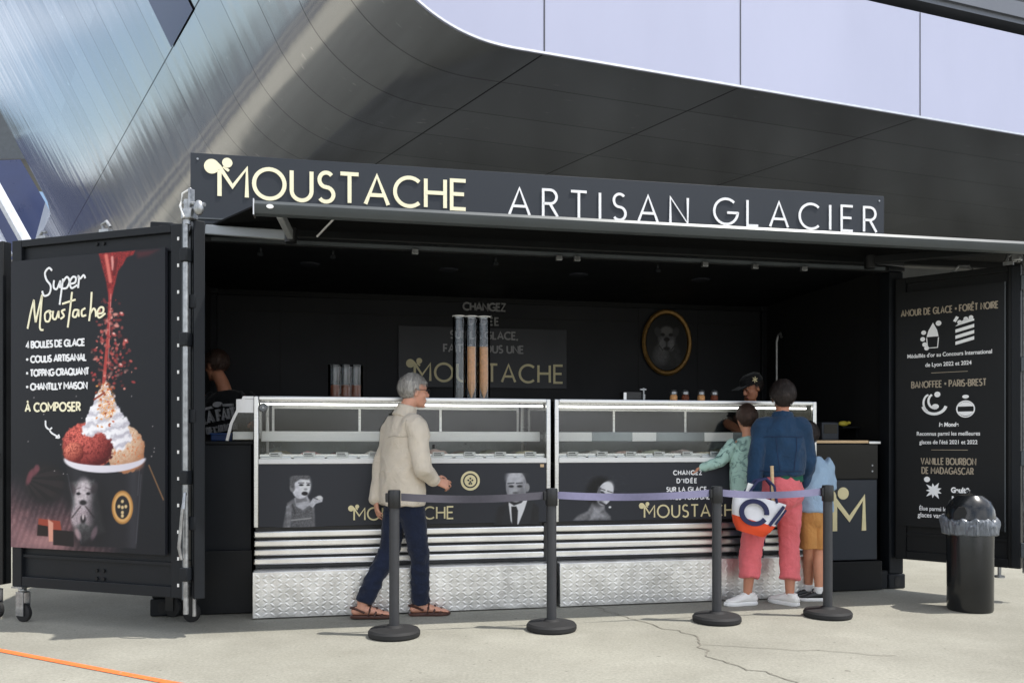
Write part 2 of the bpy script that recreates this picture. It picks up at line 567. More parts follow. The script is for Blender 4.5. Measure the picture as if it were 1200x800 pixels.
# ---------------------------------------------------------------- lettering (pen strokes)
def arc(cx, cy, rx, ry, a0, a1, n=18):
    return [(cx + rx * math.cos(R(a0 + (a1 - a0) * k / n)), cy + ry * math.sin(R(a0 + (a1 - a0) * k / n))) for k in range(n + 1)]
def glyph(ch):
    base = {'É': 'E', 'È': 'E', 'Ê': 'E', 'À': 'A'}.get(ch, ch)
    g = {
        'A': (0.78, [[(0, 0), (0.39, 1), (0.78, 0)], [(0.15, 0.32), (0.63, 0.32)]]),
        'B': (0.56, [[(0, 0), (0, 1), (0.28, 1)] + arc(0.28, 0.76, 0.24, 0.24, 90, -90) + [(0, 0.52)], [(0.28, 0.52)] + arc(0.29, 0.26, 0.27, 0.26, 90, -90) + [(0, 0)]]),
        'C': (0.84, [arc(0.5, 0.5, 0.5, 0.5, 47, 313, 26)]),
        'D': (0.76, [[(0, 0), (0, 1), (0.26, 1)] + arc(0.26, 0.5, 0.5, 0.5, 90, -90) + [(0, 0)]]),
        'E': (0.5, [[(0.5, 1), (0, 1), (0, 0), (0.5, 0)], [(0, 0.52), (0.44, 0.52)]]),
        'F': (0.48, [[(0.48, 1), (0, 1), (0, 0)], [(0, 0.5), (0.42, 0.5)]]),
        'G': (0.9, [arc(0.5, 0.5, 0.5, 0.5, 47, 355, 26) + [(0.99, 0.46), (0.55, 0.46)]]),
        'H': (0.68, [[(0, 0), (0, 1)], [(0.68, 0), (0.68, 1)], [(0, 0.52), (0.68, 0.52)]]),
        'I': (0.0, [[(0, 0), (0, 1)]]),
        'J': (0.4, [[(0.4, 1), (0.4, 0.25)] + arc(0.2, 0.22, 0.2, 0.22, 0, -160, 10)]),
        'K': (0.6, [[(0, 0), (0, 1)], [(0.56, 1), (0.02, 0.46)], [(0.2, 0.62), (0.62, 0)]]),
        'L': (0.46, [[(0, 1), (0, 0), (0.46, 0)]]),
        'M': (0.88, [[(0, 0), (0, 1), (0.44, 0.38), (0.88, 1), (0.88, 0)]]),
        'N': (0.72, [[(0, 0), (0, 1), (0.72, 0), (0.72, 1)]]),
        'O': (1.0, [arc(0.5, 0.5, 0.5, 0.5, 0, 360, 32)]),
        'P': (0.52, [[(0, 0), (0, 1), (0.26, 1)] + arc(0.26, 0.73, 0.26, 0.27, 90, -90) + [(0, 0.46)]]),
        'Q': (1.0, [arc(0.5, 0.5, 0.5, 0.5, 0, 360, 32), [(0.6, 0.3), (0.95, -0.06)]]),
        'R': (0.56, [[(0, 0), (0, 1), (0.26, 1)] + arc(0.26, 0.74, 0.26, 0.26, 90, -90) + [(0, 0.48)], [(0.26, 0.48), (0.56, 0)]]),
        'S': (0.5, [arc(0.26, 0.75, 0.23, 0.25, 40, 250, 14) + arc(0.25, 0.25, 0.25, 0.25, 70, -145, 14)]),
        'T': (0.62, [[(0, 1), (0.62, 1)], [(0.31, 1), (0.31, 0)]]),
        'U': (0.66, [[(0, 1), (0, 0.33)] + arc(0.33, 0.33, 0.33, 0.33, 180, 360, 16) + [(0.66, 1)]]),
        'V': (0.74, [[(0, 1), (0.37, 0), (0.74, 1)]]),
        'W': (1.05, [[(0, 1), (0.27, 0), (0.525, 0.8), (0.78, 0), (1.05, 1)]]),
        'X': (0.66, [[(0, 0), (0.66, 1)], [(0, 1), (0.66, 0)]]),
        'Y': (0.66, [[(0, 1), (0.33, 0.48), (0.66, 1)], [(0.33, 0.48), (0.33, 0)]]),
        'Z': (0.6, [[(0.02, 1), (0.6, 1), (0, 0), (0.6, 0)]]),
        '4': (0.56, [[(0.42, 0), (0.42, 1), (0, 0.28), (0.56, 0.28)]]),
        '+': (0.4, [[(0.2, 0.3), (0.2, 0.7)], [(0, 0.5), (0.4, 0.5)]]),
        '-': (0.3, [[(0, 0.42), (0.3, 0.42)]]),
        '×': (0.26, [[(0, 0.35), (0.26, 0.65)], [(0, 0.65), (0.26, 0.35)]]),
        "'": (0.0, [[(0, 0.72), (0, 1.0)]]),
        ',': (0.05, [[(0.06, 0.08), (0, -0.16)]]),
        '.': (0.0, [[(0, 0), (0, 0.1)]]),
        ' ': (0.22, []),
    }[base]
    w, s = g[0], list(g[1])
    if ch == 'É': s.append([(0.2, 1.14), (0.36, 1.3)])
    if ch == 'È' : s.append([(0.3, 1.14), (0.14, 1.3)])
    if ch == 'À': s.append([(0.48, 1.14), (0.3, 1.3)])
    if ch == 'Ê': s.append([(0.08, 1.14), (0.25, 1.3), (0.42, 1.14)])
    return w, s
def text_width(s, h, track):
    return sum(glyph(c)[0] * h + track for c in s) - track
def letters(mb, s, x, z, h, w, track=None, y0=0.0, y1=0.003, fit=None, centre=False):
    """write s with cap height h from x on baseline z; fit: total width"""
    track = 0.22 * h if track is None else track
    k = 1.0
    if fit:
        gw = sum(glyph(c)[0] * h for c in s)
        n = max(1, len(s) - 1)
        k = min(1.0, (fit - 0.17 * h * n) / gw)        # condensed when the line is short
        track = (fit - gw * k) / n
    for c in s:
        gw, st = glyph(c)
        for i, pl in enumerate(st):
            mb.stroke([(x + px * h * k, z + pz * h) for px, pz in pl], w, y0 - 0.0005 * i, y1)
        x += gw * h * k + track
    return mb
def curled_m(mb, x, z, h, w, y0=0.0, y1=0.003):
    """the capital M whose left shoulder ends in two round curls"""
    mb.stroke([(x, z), (x, z + 0.86 * h)], w, y0, y1)
    mb.stroke([(x - 0.1 * h, z + 1.08 * h), (x, z + 0.98 * h), (x + 0.42 * h, z + 0.34 * h), (x + 0.88 * h, z + 0.98 * h), (x + 0.88 * h, z - 0.0)], w, y0 + 0.0004, y1)
    mb.disc(x - 0.25 * h, z + 0.98 * h, 0.245 * h, y0 - 0.0006, y1, seg=28)
    mb.disc(x + 0.25 * h, z + 1.13 * h, 0.165 * h, y0 - 0.0006, y1, seg=24)
    mb.stroke([(x + 0.12 * h, z + 1.0 * h), (x + 0.30 * h, z + 0.86 * h)], w * 0.7, y0 + 0.0008, y1)
    return mb
def wordmark(mb, x, z, h, w, total, y0=0.0, y1=0.003):
    curled_m(mb, x, z, h, w, y0, y1)
    rest = "OUSTACHE"
    gw = 0.88 * h + sum(glyph(c)[0] * h for c in rest)
    tr = (total - gw) / len(rest)
    letters(mb, rest, x + 0.88 * h + tr, z, h, w, tr, y0, y1)
    return mb
def font_text(name, s, size, mat, parent, loc, extrude=0.001, align='CENTER', shear=0.0, weight=0.0):
    cu = bpy.data.curves.new(name, 'FONT')
    cu.body = s
    cu.size = size
    cu.align_x = align
    cu.extrude = extrude
    cu.shear = shear
    cu.offset = weight
    t = bpy.data.objects.new(name, cu)
    col.objects.link(t)
    dg = bpy.context.evaluated_depsgraph_get()
    me = bpy.data.meshes.new_from_object(t.evaluated_get(dg))
    bpy.data.objects.remove(t)
    bpy.data.curves.remove(cu)
    me.transform(Matrix.Translation(loc) @ Matrix.Rotation(R(90), 4, 'X'))
    me.materials.clear()
    return link(name, me, mat, parent)

# ---------------------------------------------------------------- printed pictures (ink on a flat sheet)
def sstep(a, b, x):
    t = np.clip((x - a) / (b - a), 0, 1)
    return t * t * (3 - 2 * t)
def vnoise(x, y, seed=0, octaves=3):
    out = np.zeros_like(x); amp = 1.0; tot = 0
    g = np.random.default_rng(seed).random((64, 64))
    for k in range(octaves):
        xi = np.floor(x).astype(int); yi = np.floor(y).astype(int)
        fx = x - xi; fy = y - yi
        fx = fx * fx * (3 - 2 * fx); fy = fy * fy * (3 - 2 * fy)
        a = g[xi % 64, yi % 64]; b = g[(xi + 1) % 64, yi % 64]; c = g[xi % 64, (yi + 1) % 64]; d = g[(xi + 1) % 64, (yi + 1) % 64]
        out += amp * ((a * (1 - fx) + b * fx) * (1 - fy) + (c * (1 - fx) + d * fx) * fy)
        tot += amp; amp *= 0.5; x = x * 2.03 + 17; y = y * 2.03 + 5
    return out / tot
class Ink:
    def __init__(self, X, Y, base):
        self.X, self.Y = X, Y
        self.c = np.ones(X.shape + (3,)) * np.array(base, float)
    def over(self, m, colr):
        colr = np.asarray(colr, float)
        if colr.ndim == 1: colr = colr[None, None, :]
        self.c = self.c * (1 - m[..., None]) + colr * m[..., None]
    def ell(self, cx, cy, rx, ry, rot=0, soft=0.15):
        a = R(rot); dx = self.X - cx; dy = self.Y - cy
        u = (dx * math.cos(a) + dy * math.sin(a)) / rx; v = (-dx * math.sin(a) + dy * math.cos(a)) / ry
        return 1 - sstep(1 - soft, 1 + soft, np.sqrt(u * u + v * v))
    def seg(self, x0, y0, x1, y1, w, soft=0.5):
        dx, dy = x1 - x0, y1 - y0; L = dx * dx + dy * dy + 1e-9
        t = np.clip(((self.X - x0) * dx + (self.Y - y0) * dy) / L, 0, 1)
        d = np.hypot(self.X - x0 - t * dx, self.Y - y0 - t * dy)
        return 1 - sstep(w / 2 - soft, w / 2 + soft, d)
    def poly(self, pts, soft=0.6):
        inside = np.zeros(self.X.shape, bool); n = len(pts); dist = np.full(self.X.shape, 1e9)
        for i in range(n):
            x0, y0 = pts[i]; x1, y1 = pts[(i + 1) % n]
            c = ((y0 > self.Y) != (y1 > self.Y)) & (self.X < (x1 - x0) * (self.Y - y0) / (y1 - y0 + 1e-12) + x0)
            inside ^= c
            dx, dy = x1 - x0, y1 - y0; L = dx * dx + dy * dy + 1e-9
            t = np.clip(((self.X - x0) * dx + (self.Y - y0) * dy) / L, 0, 1)
            dist = np.minimum(dist, np.hypot(self.X - x0 - t * dx, self.Y - y0 - t * dy))
        sd = np.where(inside, dist, -dist)
        return sstep(-soft, soft, sd)
def picture(name, x0, x1, z0, z1, nx, nz_, paint, mat, parent, y=0.0, oval=False, off=None):
    """a printed sheet in the x-z plane; paint(X, Z) gives 0..255 colours"""
    xs = np.linspace(x0, x1, nx); zs = np.linspace(z0, z1, nz_)
    X, Z = np.meshgrid(xs, zs)
    c = np.clip(paint(X, Z) / 255.0, 0, 1)
    lin = np.where(c <= 0.04045, c / 12.92, ((c + 0.055) / 1.055) ** 2.4)
    ox, oy, oz = off or OFF.get(parent.name, (0, 0, 0))
    co = np.stack([X - ox, np.full_like(X, y - oy), Z - oz], -1).reshape(-1, 3)
    idx = np.arange(nx * nz_).reshape(nz_, nx)
    f = np.stack([idx[:-1, :-1], idx[:-1, 1:], idx[1:, 1:], idx[1:, :-1]], -1).reshape(-1, 4)
    if oval:
        cx, cz = (x0 + x1) / 2, (z0 + z1) / 2
        k = ((X - cx) / ((x1 - x0) / 2)) ** 2 + ((Z - cz) / ((z1 - z0) / 2)) ** 2 <= 1.0
        f = f[k.reshape(-1)[f].all(1)]
    me = bpy.data.meshes.new(name)
    me.from_pydata(co.tolist(), [], f.tolist())
    at = me.color_attributes.new("print", 'FLOAT_COLOR', 'POINT')
    buf = np.ones((nx * nz_, 4), np.float32); buf[:, :3] = lin.reshape(-1, 3)
    at.data.foreach_set('color', buf.reshape(-1))
    return link(name, me, mat, parent)
# ================================================================ the setting
mb = MB()
bmesh.ops.create_grid(mb.bm, x_segments=8, y_segments=8, size=900)
tag(mb.build("ground", M['ground']), kind='structure')
# orange line and cracks
mb = MB()
def ground_ribbon(mb, pts, w, z):
    for (a, b) in zip(pts, pts[1:]):
        a, b = Vector(a), Vector(b)
        d = (b - a).normalized(); n = Vector((-d.y, d.x)) * w / 2
        vs = [mb.bm.verts.new((p.x, p.y, z)) for p in (a - n, b - n, b + n, a + n)]
        mb.bm.faces.new(vs)
ground_ribbon(mb, [(-6.5, 6.95), (-3.148, 5.246), (-1.816, 4.539), (0.5, 3.32)], 0.05, 0.004)
tag(mb.build("road_marking", M['orange']), kind='structure')
def wobble(p0, p1, n, amp):
    p0, p1 = Vector(p0), Vector(p1)
    d = (p1 - p0); nn = Vector((-d.y, d.x)).normalized()
    return [p0 + d * (k / n) + nn * (amp * (mnoise.noise(Vector((k * 0.45, p0.x, 3.1))) if 0 < k < n else 0)) for k in range(n + 1)]
mb = MB()
crk = [(0.60, 6.72), (0.85, 6.20), (1.22, 5.62), (1.16, 5.1), (1.48, 4.6), (1.9, 3.9)]
for a, b in zip(crk, crk[1:]):
    ground_ribbon(mb, wobble(a, b, 14, 0.07), 0.009, 0.004)
ground_ribbon(mb, wobble((1.2, 5.4), (2.3, 5.12), 16, 0.05), 0.006, 0.0045)
ground_ribbon(mb, wobble((-3.4, 4.75), (-2.2, 4.35), 14, 0.06), 0.006, 0.0045)
tag(mb.build("ground_crack", M['crackmat']), kind='structure')

# ---------------------------------------------------------------- the steel clad museum behind
FO = Vector((0.505, 12.63)); FE = Vector((0.938, 0.346)).normalized(); FD = Vector((-0.549, 0.836)).normalized()
FN = Vector((FE.y, -FE.x))
prof = [(14.0 - 0.5 * k, 7.0) for k in range(0, 29)]
prof = [(14 + 1.0 * k, 7.0) for k in range(30, 0, -1)] + prof + [(-0.25, 7.0), (-0.5, 7.0)]
t_, z_, th_, L_ = -0.5, 7.0, 0.0, 0.0
while th_ < 64:
    k_ = min(25, 12 + L_ * 22); th_ += k_ * 0.1; L_ += 0.1
    t_ -= math.cos(R(th_)) * 0.1; z_ += math.sin(R(th_)) * 0.1
    prof.append((t_, z_))
for k in range(1, 36):
    prof.append((t_ - math.cos(R(64)) * 0.4 * k, z_ + math.sin(R(64)) * 0.4 * k))
us = [0.0]
for a, b in zip(prof, prof[1:]): us.append(us[-1] + math.hypot(b[0] - a[0], b[1] - a[1]))
us = [u - 30.0 for u in us]           # u = 0 where t = 14
def hull_pt(i, s, out=0.0):
    t, z = prof[i]
    p = FO + FE * t + FD * s
    return Vector((p.x, p.y, z))
museum = thing("museum_building", "huge steel clad museum with a curved underside and a pale lavender fascia behind the kiosk", "building", (3.0, 22.0, 0.0))
OFF[museum.name] = (3.0, 22.0, 0.0)
bm = bmesh.new()
uvl = bm.loops.layers.uv.new("UVMap")
svals = [0.0] + [0.45 + 0.75 * k for k in range(0, 56)]
grid = {}
for i in range(len(prof)):
    smax = 29.0 if us[i] > 20.45 else 42.0
    smin = -7.0 if us[i] > 24 else 0.0
    for j, s in enumerate(svals):
        grid[i, j] = (bm.verts.new(hull_pt(i, min(s, smax))), us[i], min(s, smax))
for i in range(len(prof) - 1):
    for j in range(len(svals) - 1):
        q = [grid[i, j], grid[i, j + 1], grid[i + 1, j + 1], grid[i + 1, j]]
        if (q[0][0].co - q[1][0].co).length < 1e-5 or (q[3][0].co - q[2][0].co).length < 1e-5: continue
        f = bm.faces.new([x[0] for x in q])
        f.smooth = True
        for lp, x in zip(f.loops, q): lp[uvl].uv = (x[1], x[2])
bmesh.ops.recalc_face_normals(bm, faces=bm.faces)
bmesh.ops.translate(bm, vec=(-3, -22, 0), verts=bm.verts)
me = bpy.data.meshes.new("cladding"); bm.to_mesh(me); bm.free()
link("cladding", me, M['hull'], museum)
# fascia: a vertical pale band that follows the lower edge
def fpt(t, z, n):
    p = FO + FE * t + FN * n
    return (p.x, p.y, z)
mb = MB()
low = [(t, z) for (t, z) in prof if -2.75 <= t <= 40]
top_z = lambda t: 8.845
front = [mb.bm.verts.new(fpt(t, z, 0.06)) for t, z in low]
back = [mb.bm.verts.new(fpt(t, z + 0.01, -0.1)) for t, z in low]
ftop = [mb.bm.verts.new(fpt(t, max(z + 0.02, top_z(t) + (4.0 if t < 0.2 else 0)), 0.06)) for t, z in low]
for i in range(len(low) - 1):
    if low[i][0] > 0.2 >= low[i + 1][0]: pass
    mb.bm.faces.new((front[i], front[i + 1], ftop[i + 1], ftop[i]))
    mb.bm.faces.new((front[i + 1], front[i], back[i], back[i + 1]))
fas = mb.build("fascia", M['fascia'], museum)
for t in (-0.054, 3.358, 7.1, 10.9):
    mb = MB()
    a = fpt(t - 0.012, 0, 0.064); b = fpt(t + 0.012, 0, 0.064)
    v = [mb.bm.verts.new((a[0], a[1], 7.0)), mb.bm.verts.new((b[0], b[1], 7.0)), mb.bm.verts.new((b[0], b[1], 8.84)), mb.bm.verts.new((a[0], a[1], 8.84))]
    mb.bm.faces.new(v)
    mb.build("panel_joint", M['joint'], fas)
mb = MB()
for (a, b) in zip(low, low[1:]):
    v = [mb.bm.verts.new(fpt(a[0], a[1] - 0.012, 0.066)), mb.bm.verts.new(fpt(b[0], b[1] - 0.012, 0.066)), mb.bm.verts.new(fpt(b[0], b[1] + 0.022, 0.066)), mb.bm.verts.new(fpt(a[0], a[1] + 0.022, 0.066))]
    mb.bm.faces.new(v)
mb.build("drip_edge", M['alu'], fas)
# roof deck that closes the body from above
mb = MB()
v = [mb.bm.verts.new((FO + FE * t + FD * s).to_3d() + Vector((0, 0, 8.84))) for t, s in ((43, -0.05), (0.2, -0.05), (0.2, 42), (43, 42))]
mb.bm.faces.new(v)
mb.build("roof", M['dark_recess'], museum)
# unseen lower storey, added far back under the overhang to darken the soffit's reflection
mb = MB()
def hbox(mb, t0, t1, s0, s1, z0, z1):
    c = []
    for z in (z0, z1):
        for t, s in ((t0, s0), (t1, s0), (t1, s1), (t0, s1)):
            p = FO + FE * t + FD * s; c.append((p.x, p.y, z))
    v = [mb.bm.verts.new(p) for p in c]
    for q in ((0, 1, 2, 3), (4, 5, 6, 7), (0, 1, 5, 4), (1, 2, 6, 5), (2, 3, 7, 6), (3, 0, 4, 7)): mb.bm.faces.new([v[i] for i in q])
hbox(mb, -0.6, 43.5, 12.5, 13.5, 0.01, 6.98)
mb.build("added_lower_wall", M['under'], museum)
M['ledge'] = material("ledge_steel", srgb(104, 108, 116), 0.5, 0.2, vary=0.08, scale=0.8)
# upper storey set back over the fascia, with a steel ledge
mb = MB()
def fbox(mb, t0, t1, n0, n1, z0, z1):
    c = [fpt(t, z, n) for z in (z0, z1) for (t, n) in ((t0, n0), (t1, n0), (t1, n1), (t0, n1))]
    v = [mb.bm.verts.new(p) for p in c]
    for q in ((0, 1, 2, 3), (4, 5, 6, 7), (0, 1, 5, 4), (1, 2, 6, 5), (2, 3, 7, 6), (3, 0, 4, 7)):
        mb.bm.faces.new([v[i] for i in q])
fbox(mb, 0.5, 24, -2.6, -2.2, 8.85, 13.0)
mb.build("upper_wall", M['dark_recess'], museum)
mb = MB()
fbox(mb, 3.0, 24, -2.2, -0.12, 9.17, 9.26)
fbox(mb, 3.0, 24, -2.0, -0.06, 9.26, 9.55)
mb.build("ledge", M['ledge'], museum)
# blue window band in the cladding, bounded by the long joint
mb = MB()
i0 = min(range(len(us)), key=lambda i: abs(us[i] - 18.95)); i1 = min(range(len(us)), key=lambda i: abs(us[i] - 23.5))
nin = Vector((-FE.x * math.sin(R(64)), -FE.y * math.sin(R(64)), -math.cos(R(64))))
def hp(i, s): return hull_pt(i, s) + nin * 0.03
v = [mb.bm.verts.new(p) for p in (hp(i0, 6.5), hp(i0, 8.45), hp(i1, 8.45), hp(i1, 6.5))]
mb.bm.faces.new(v)
mb.build("window", M['navy_glass'], museum)
# the far volume that shows past the left end of the cladding
def far_poly(mb, pts, Y, th):
    a = [Vector(((px - 600) / 1000 * Y, Y, H + (518 - py) / 1000 * Y)) for px, py in pts]
    f = [mb.bm.verts.new(p) for p in a]; b = [mb.bm.verts.new(p + Vector((-0.4 * th, th, 0))) for p in a]
    mb.bm.faces.new(f); mb.bm.faces.new(b[::-1])
    for i in range(len(f)): mb.bm.faces.new((f[i], b[i], b[(i + 1) % len(f)], f[(i + 1) % len(f)]))
mb = MB(); far_poly(mb, [(-120, 192), (24, 187), (53, 237), (36, 300), (-120, 330)], 44, 3)
mb.build("end_window", M['navy_glass'], museum)
mb = MB(); far_poly(mb, [(-140, 60), (30, 60), (60, 190), (24, 186), (-140, 190)], 46, 6)
mb.build("end_soffit", M['paint_light'], museum)
mb = MB()
for (x0, y0, x1, y1, w) in ((-16, 200, 34, 290, .28), (-34, 215, 10, 300, .22)):
    Y = 42
    mb.cyl(((x0 - 600) / 1000 * Y, Y, H + (518 - y0) / 1000 * Y), ((x1 - 600) / 1000 * Y, Y, H + (518 - y1) / 1000 * Y), w, seg=6)
mb.build("brace", M['strut'], museum)

# ================================================================ the container kiosk
LEN, DEP, TOP = 6.2, 2.44, 2.9
kiosk = cthing("shipping_container", "black shipping container opened along its long side into an ice cream kiosk", "container", (0, 0, 0))
mb = MB(); mb.box(0.06, LEN - 0.06, 0.02, DEP - 0.02, 0.05, 0.16)
mb.build("floor", M['paint_black'], kiosk)
mb = MB(); mb.box(0.10, LEN - 0.10, DEP - 0.09, DEP - 0.03, 0.16, 2.82)
back = mb.build("back_wall", M['navy_wall'], kiosk)
mb = MB()
for x in (0.75, 1.35, 1.62, 4.6, 5.3): mb.box(x - 0.004, x + 0.004, DEP - 0.094, DEP - 0.089, 0.2, 2.8)
mb.box(0.1, LEN - 0.1, DEP - 0.094, DEP - 0.089, 2.61, 2.618)
mb.build("wall_seam", M['black_wall'], back)
mb = MB(); mb.box(0.02, 0.08, 0.12, DEP - 0.12, 0.12, 2.82); mb.build("side_wall", M['black_wall'], kiosk)
mb = MB(); mb.box(LEN - 0.08, LEN - 0.02, 0.12, DEP - 0.12, 0.12, 2.82); mb.build("side_wall", M['black_wall'], kiosk)
mb = MB(); mb.box(0.04, LEN - 0.04, 0.05, DEP - 0.02, 2.82, 2.86); mb.build("roof", M['paint_black'], kiosk)
for x in (0.0, LEN - 0.14):
    for y in (0.0, DEP - 0.14):
        mb = MB(); mb.box(x, x + 0.14, y, y + 0.14, 0.13, 2.77, 0.01)
        p = mb.build("corner_post", M['paint'], kiosk)
        for z in (0.0, 2.77):
            mb = MB(); mb.box(x - 0.012, x + 0.152, y - 0.012, y + 0.152, z + 0.002, z + 0.13, 0.012)
            c = mb.build("corner_casting", M['paint'], p)
            mb = MB()
            mb.prism([(x + 0.07 + 0.028 * math.cos(a * math.pi / 8), z + 0.065 + 0.045 * math.sin(a * math.pi / 8)) for a in range(16)], y - 0.0145, y - 0.009)
            mb.build("casting_hole", M['black_wall'], p)
mb = MB(); mb.box(0.14, LEN - 0.14, 0.0, 0.11, 2.765, 2.895, 0.008); mb.build("top_rail", M['paint_black'], kiosk)
mb = MB(); mb.box(0.14, LEN - 0.14, DEP - 0.11, DEP, 2.765, 2.895, 0.008); mb.build("top_rail", M['paint_black'], kiosk)
mb = MB(); mb.box(0.155, LEN - 0.155, 0.0, 0.12, 0.005, 0.155, 0.006); mb.build("bottom_rail", M['paint'], kiosk)
mb = MB(); mb.box(0.155, LEN - 0.155, DEP - 0.12, DEP, 0.005, 0.155, 0.006); mb.build("bottom_rail", M['paint'], kiosk)
mb = MB(); mb.box(0.42, LEN - 0.2, -0.03, -0.006, 2.775, 2.80); rl = mb.build("light_track", M['paint_light'], kiosk)
for x in (3.05, 3.2, 4.3, 4.75, 5.2, 1.9):
    mb = MB(); mb.box(x, x + 0.05, -0.05, -0.008, 2.735, 2.775, 0.004); mb.build("track_clip", M['zinc'], rl)
for x in (1.1, 2.3, 3.5, 4.7):
    mb = MB(); mb.lathe([(0.0, 2.808), (0.075, 2.808), (0.09, 2.819), (0.0, 2.819)], (x, 0.9, 0), 20); mb.build("ceiling_light", M['charcoal'], kiosk)
for x in (0.75, 1.3, 2.6, 4.0):
    mb = MB(); mb.cyl((x, 0.2, 2.74), (x, 0.2, 2.82), 0.014, seg=8); mb.box(x - 0.02, x + 0.02, 0.18, 0.22, 2.72, 2.745); mb.build("ceiling_hook", M['paint'], kiosk)

# ---------------------------------------------------------------- doors (folding leaves)
KINV = Matrix.Translation(CO) @ Matrix.Rotation(CA, 4, 'Z')
KINV = KINV.inverted()
def door_leaf(ox, oy, ang, width, z0, z1, th=0.07, mat='paint', parent=None):
    """one leaf: x along its width, front face at y = 0, its origin at the foot of its left edge on the ground"""
    mb = MB()
    fr = 0.09
    mb.box(0, fr, 0, th, z0, z1, 0.006); mb.box(width - fr, width, 0, th, z0, z1, 0.006)
    mb.box(fr, width - fr, 0.002, th - 0.002, z0, z0 + fr * 0.8, 0.004); mb.box(fr, width - fr, 0.002, th - 0.002, z1 - 0.05, z1, 0.004)
    mb.box(fr - 0.01, width - fr + 0.01, 0.028, th - 0.012, z0 + 0.04, z1 - 0.04)
    mb.box(fr, width - fr, 0.012, 0.03, z0 + 0.21, z0 + 0.23)
    mb.box(fr, width - fr, 0.012, 0.03, z1 - 0.17, z1 - 0.155)
    o = mb.build("door", M[mat])
    p = KINV @ Vector((ox, oy, 0))
    o.parent = parent or kiosk
    o.location = p
    o.rotation_euler = (0, 0, R(ang) - CA)
    OFF[o.name] = (0, 0, 0)
    return o
def leaf_point(ox, oy, ang, px, py):
    """where the survey photograph's point lies on a leaf's front face: metres along the leaf, height"""
    a = R(ang); k = (px - 600) / 1000
    l = (k * oy - ox) / (math.cos(a) - k * math.sin(a))
    Y = oy + l * math.sin(a)
    return l, H + (518 - py) / 1000 * Y
LA = (-3.569, 6.09, -19.26)
leafL = door_leaf(*LA, 1.485, 0.255, 2.715)
leafL['label'] = "folding door leaf with a big ice cream sundae poster"
PL = lambda px, py: leaf_point(*LA, px, py)

def caster(parent, x, y, z_top, r=0.065, mat='zinc'):
    mb = MB()
    mb.box(x - 0.05, x + 0.05, y - 0.05, y + 0.05, z_top - 0.012, z_top)
    mb.cyl((x, y, z_top - 0.05), (x, y, z_top - 0.01), 0.028, seg=12)
    for s in (-1, 1): mb.box(x - 0.03, x + 0.04, y + s * 0.028 - 0.003, y + s * 0.028 + 0.003, r - 0.02, z_top - 0.04)
    c = mb.build("caster", M[mat], parent)
    mb = MB()
    mat = Matrix.Translation((x + 0.012, y, r)) @ Matrix.Rotation(R(90), 4, 'X')
    prof_ = [(0.0, -0.018), (r * 0.8, -0.018), (r, -0.012), (r, 0.012), (r * 0.8, 0.018), (0.0, 0.018)]
    n0 = len(mb.bm.verts); mb.lathe(prof_, seg=24)
    bmesh.ops.transform(mb.bm, matrix=mat, verts=mb.bm.verts)
    mb.build("caster_wheel", M['rubber'], parent)
caster(leafL, 0.06, 0.035, 0.255)
caster(leafL, 0.95, 0.52, 0.255, 0.07, 'black')
caster(leafL, 1.20, 0.42, 0.255, 0.07, 'black')
mb = MB()
for x in (0.75, 0.81):
    for z in (0.40, 0.345, 2.64): mb.cyl((x, 0.027, z), (x, 0.018, z), 0.012, seg=10)
mb.build("bolt", M['paint_black'], leafL)
# lashing bits on top of the leaf
mb = MB(); mb.box(0.78, 0.86, 0.01, 0.05, 2.717, 2.735); mb.tube([(0.80, 0.03, 2.735), (0.79, 0.03, 2.77), (0.83, 0.03, 2.79), (0.86, 0.03, 2.75)], 0.012); mb.build("top_catch", M['zinc'], leafL)
mb = MB(); mb.box(0.22, 0.30, 0.01, 0.05, 2.717, 2.735); mb.tube([(0.23, 0.03, 2.735), (0.25, 0.03, 2.765), (0.29, 0.03, 2.76)], 0.011); mb.build("top_catch", M['zinc'], leafL)
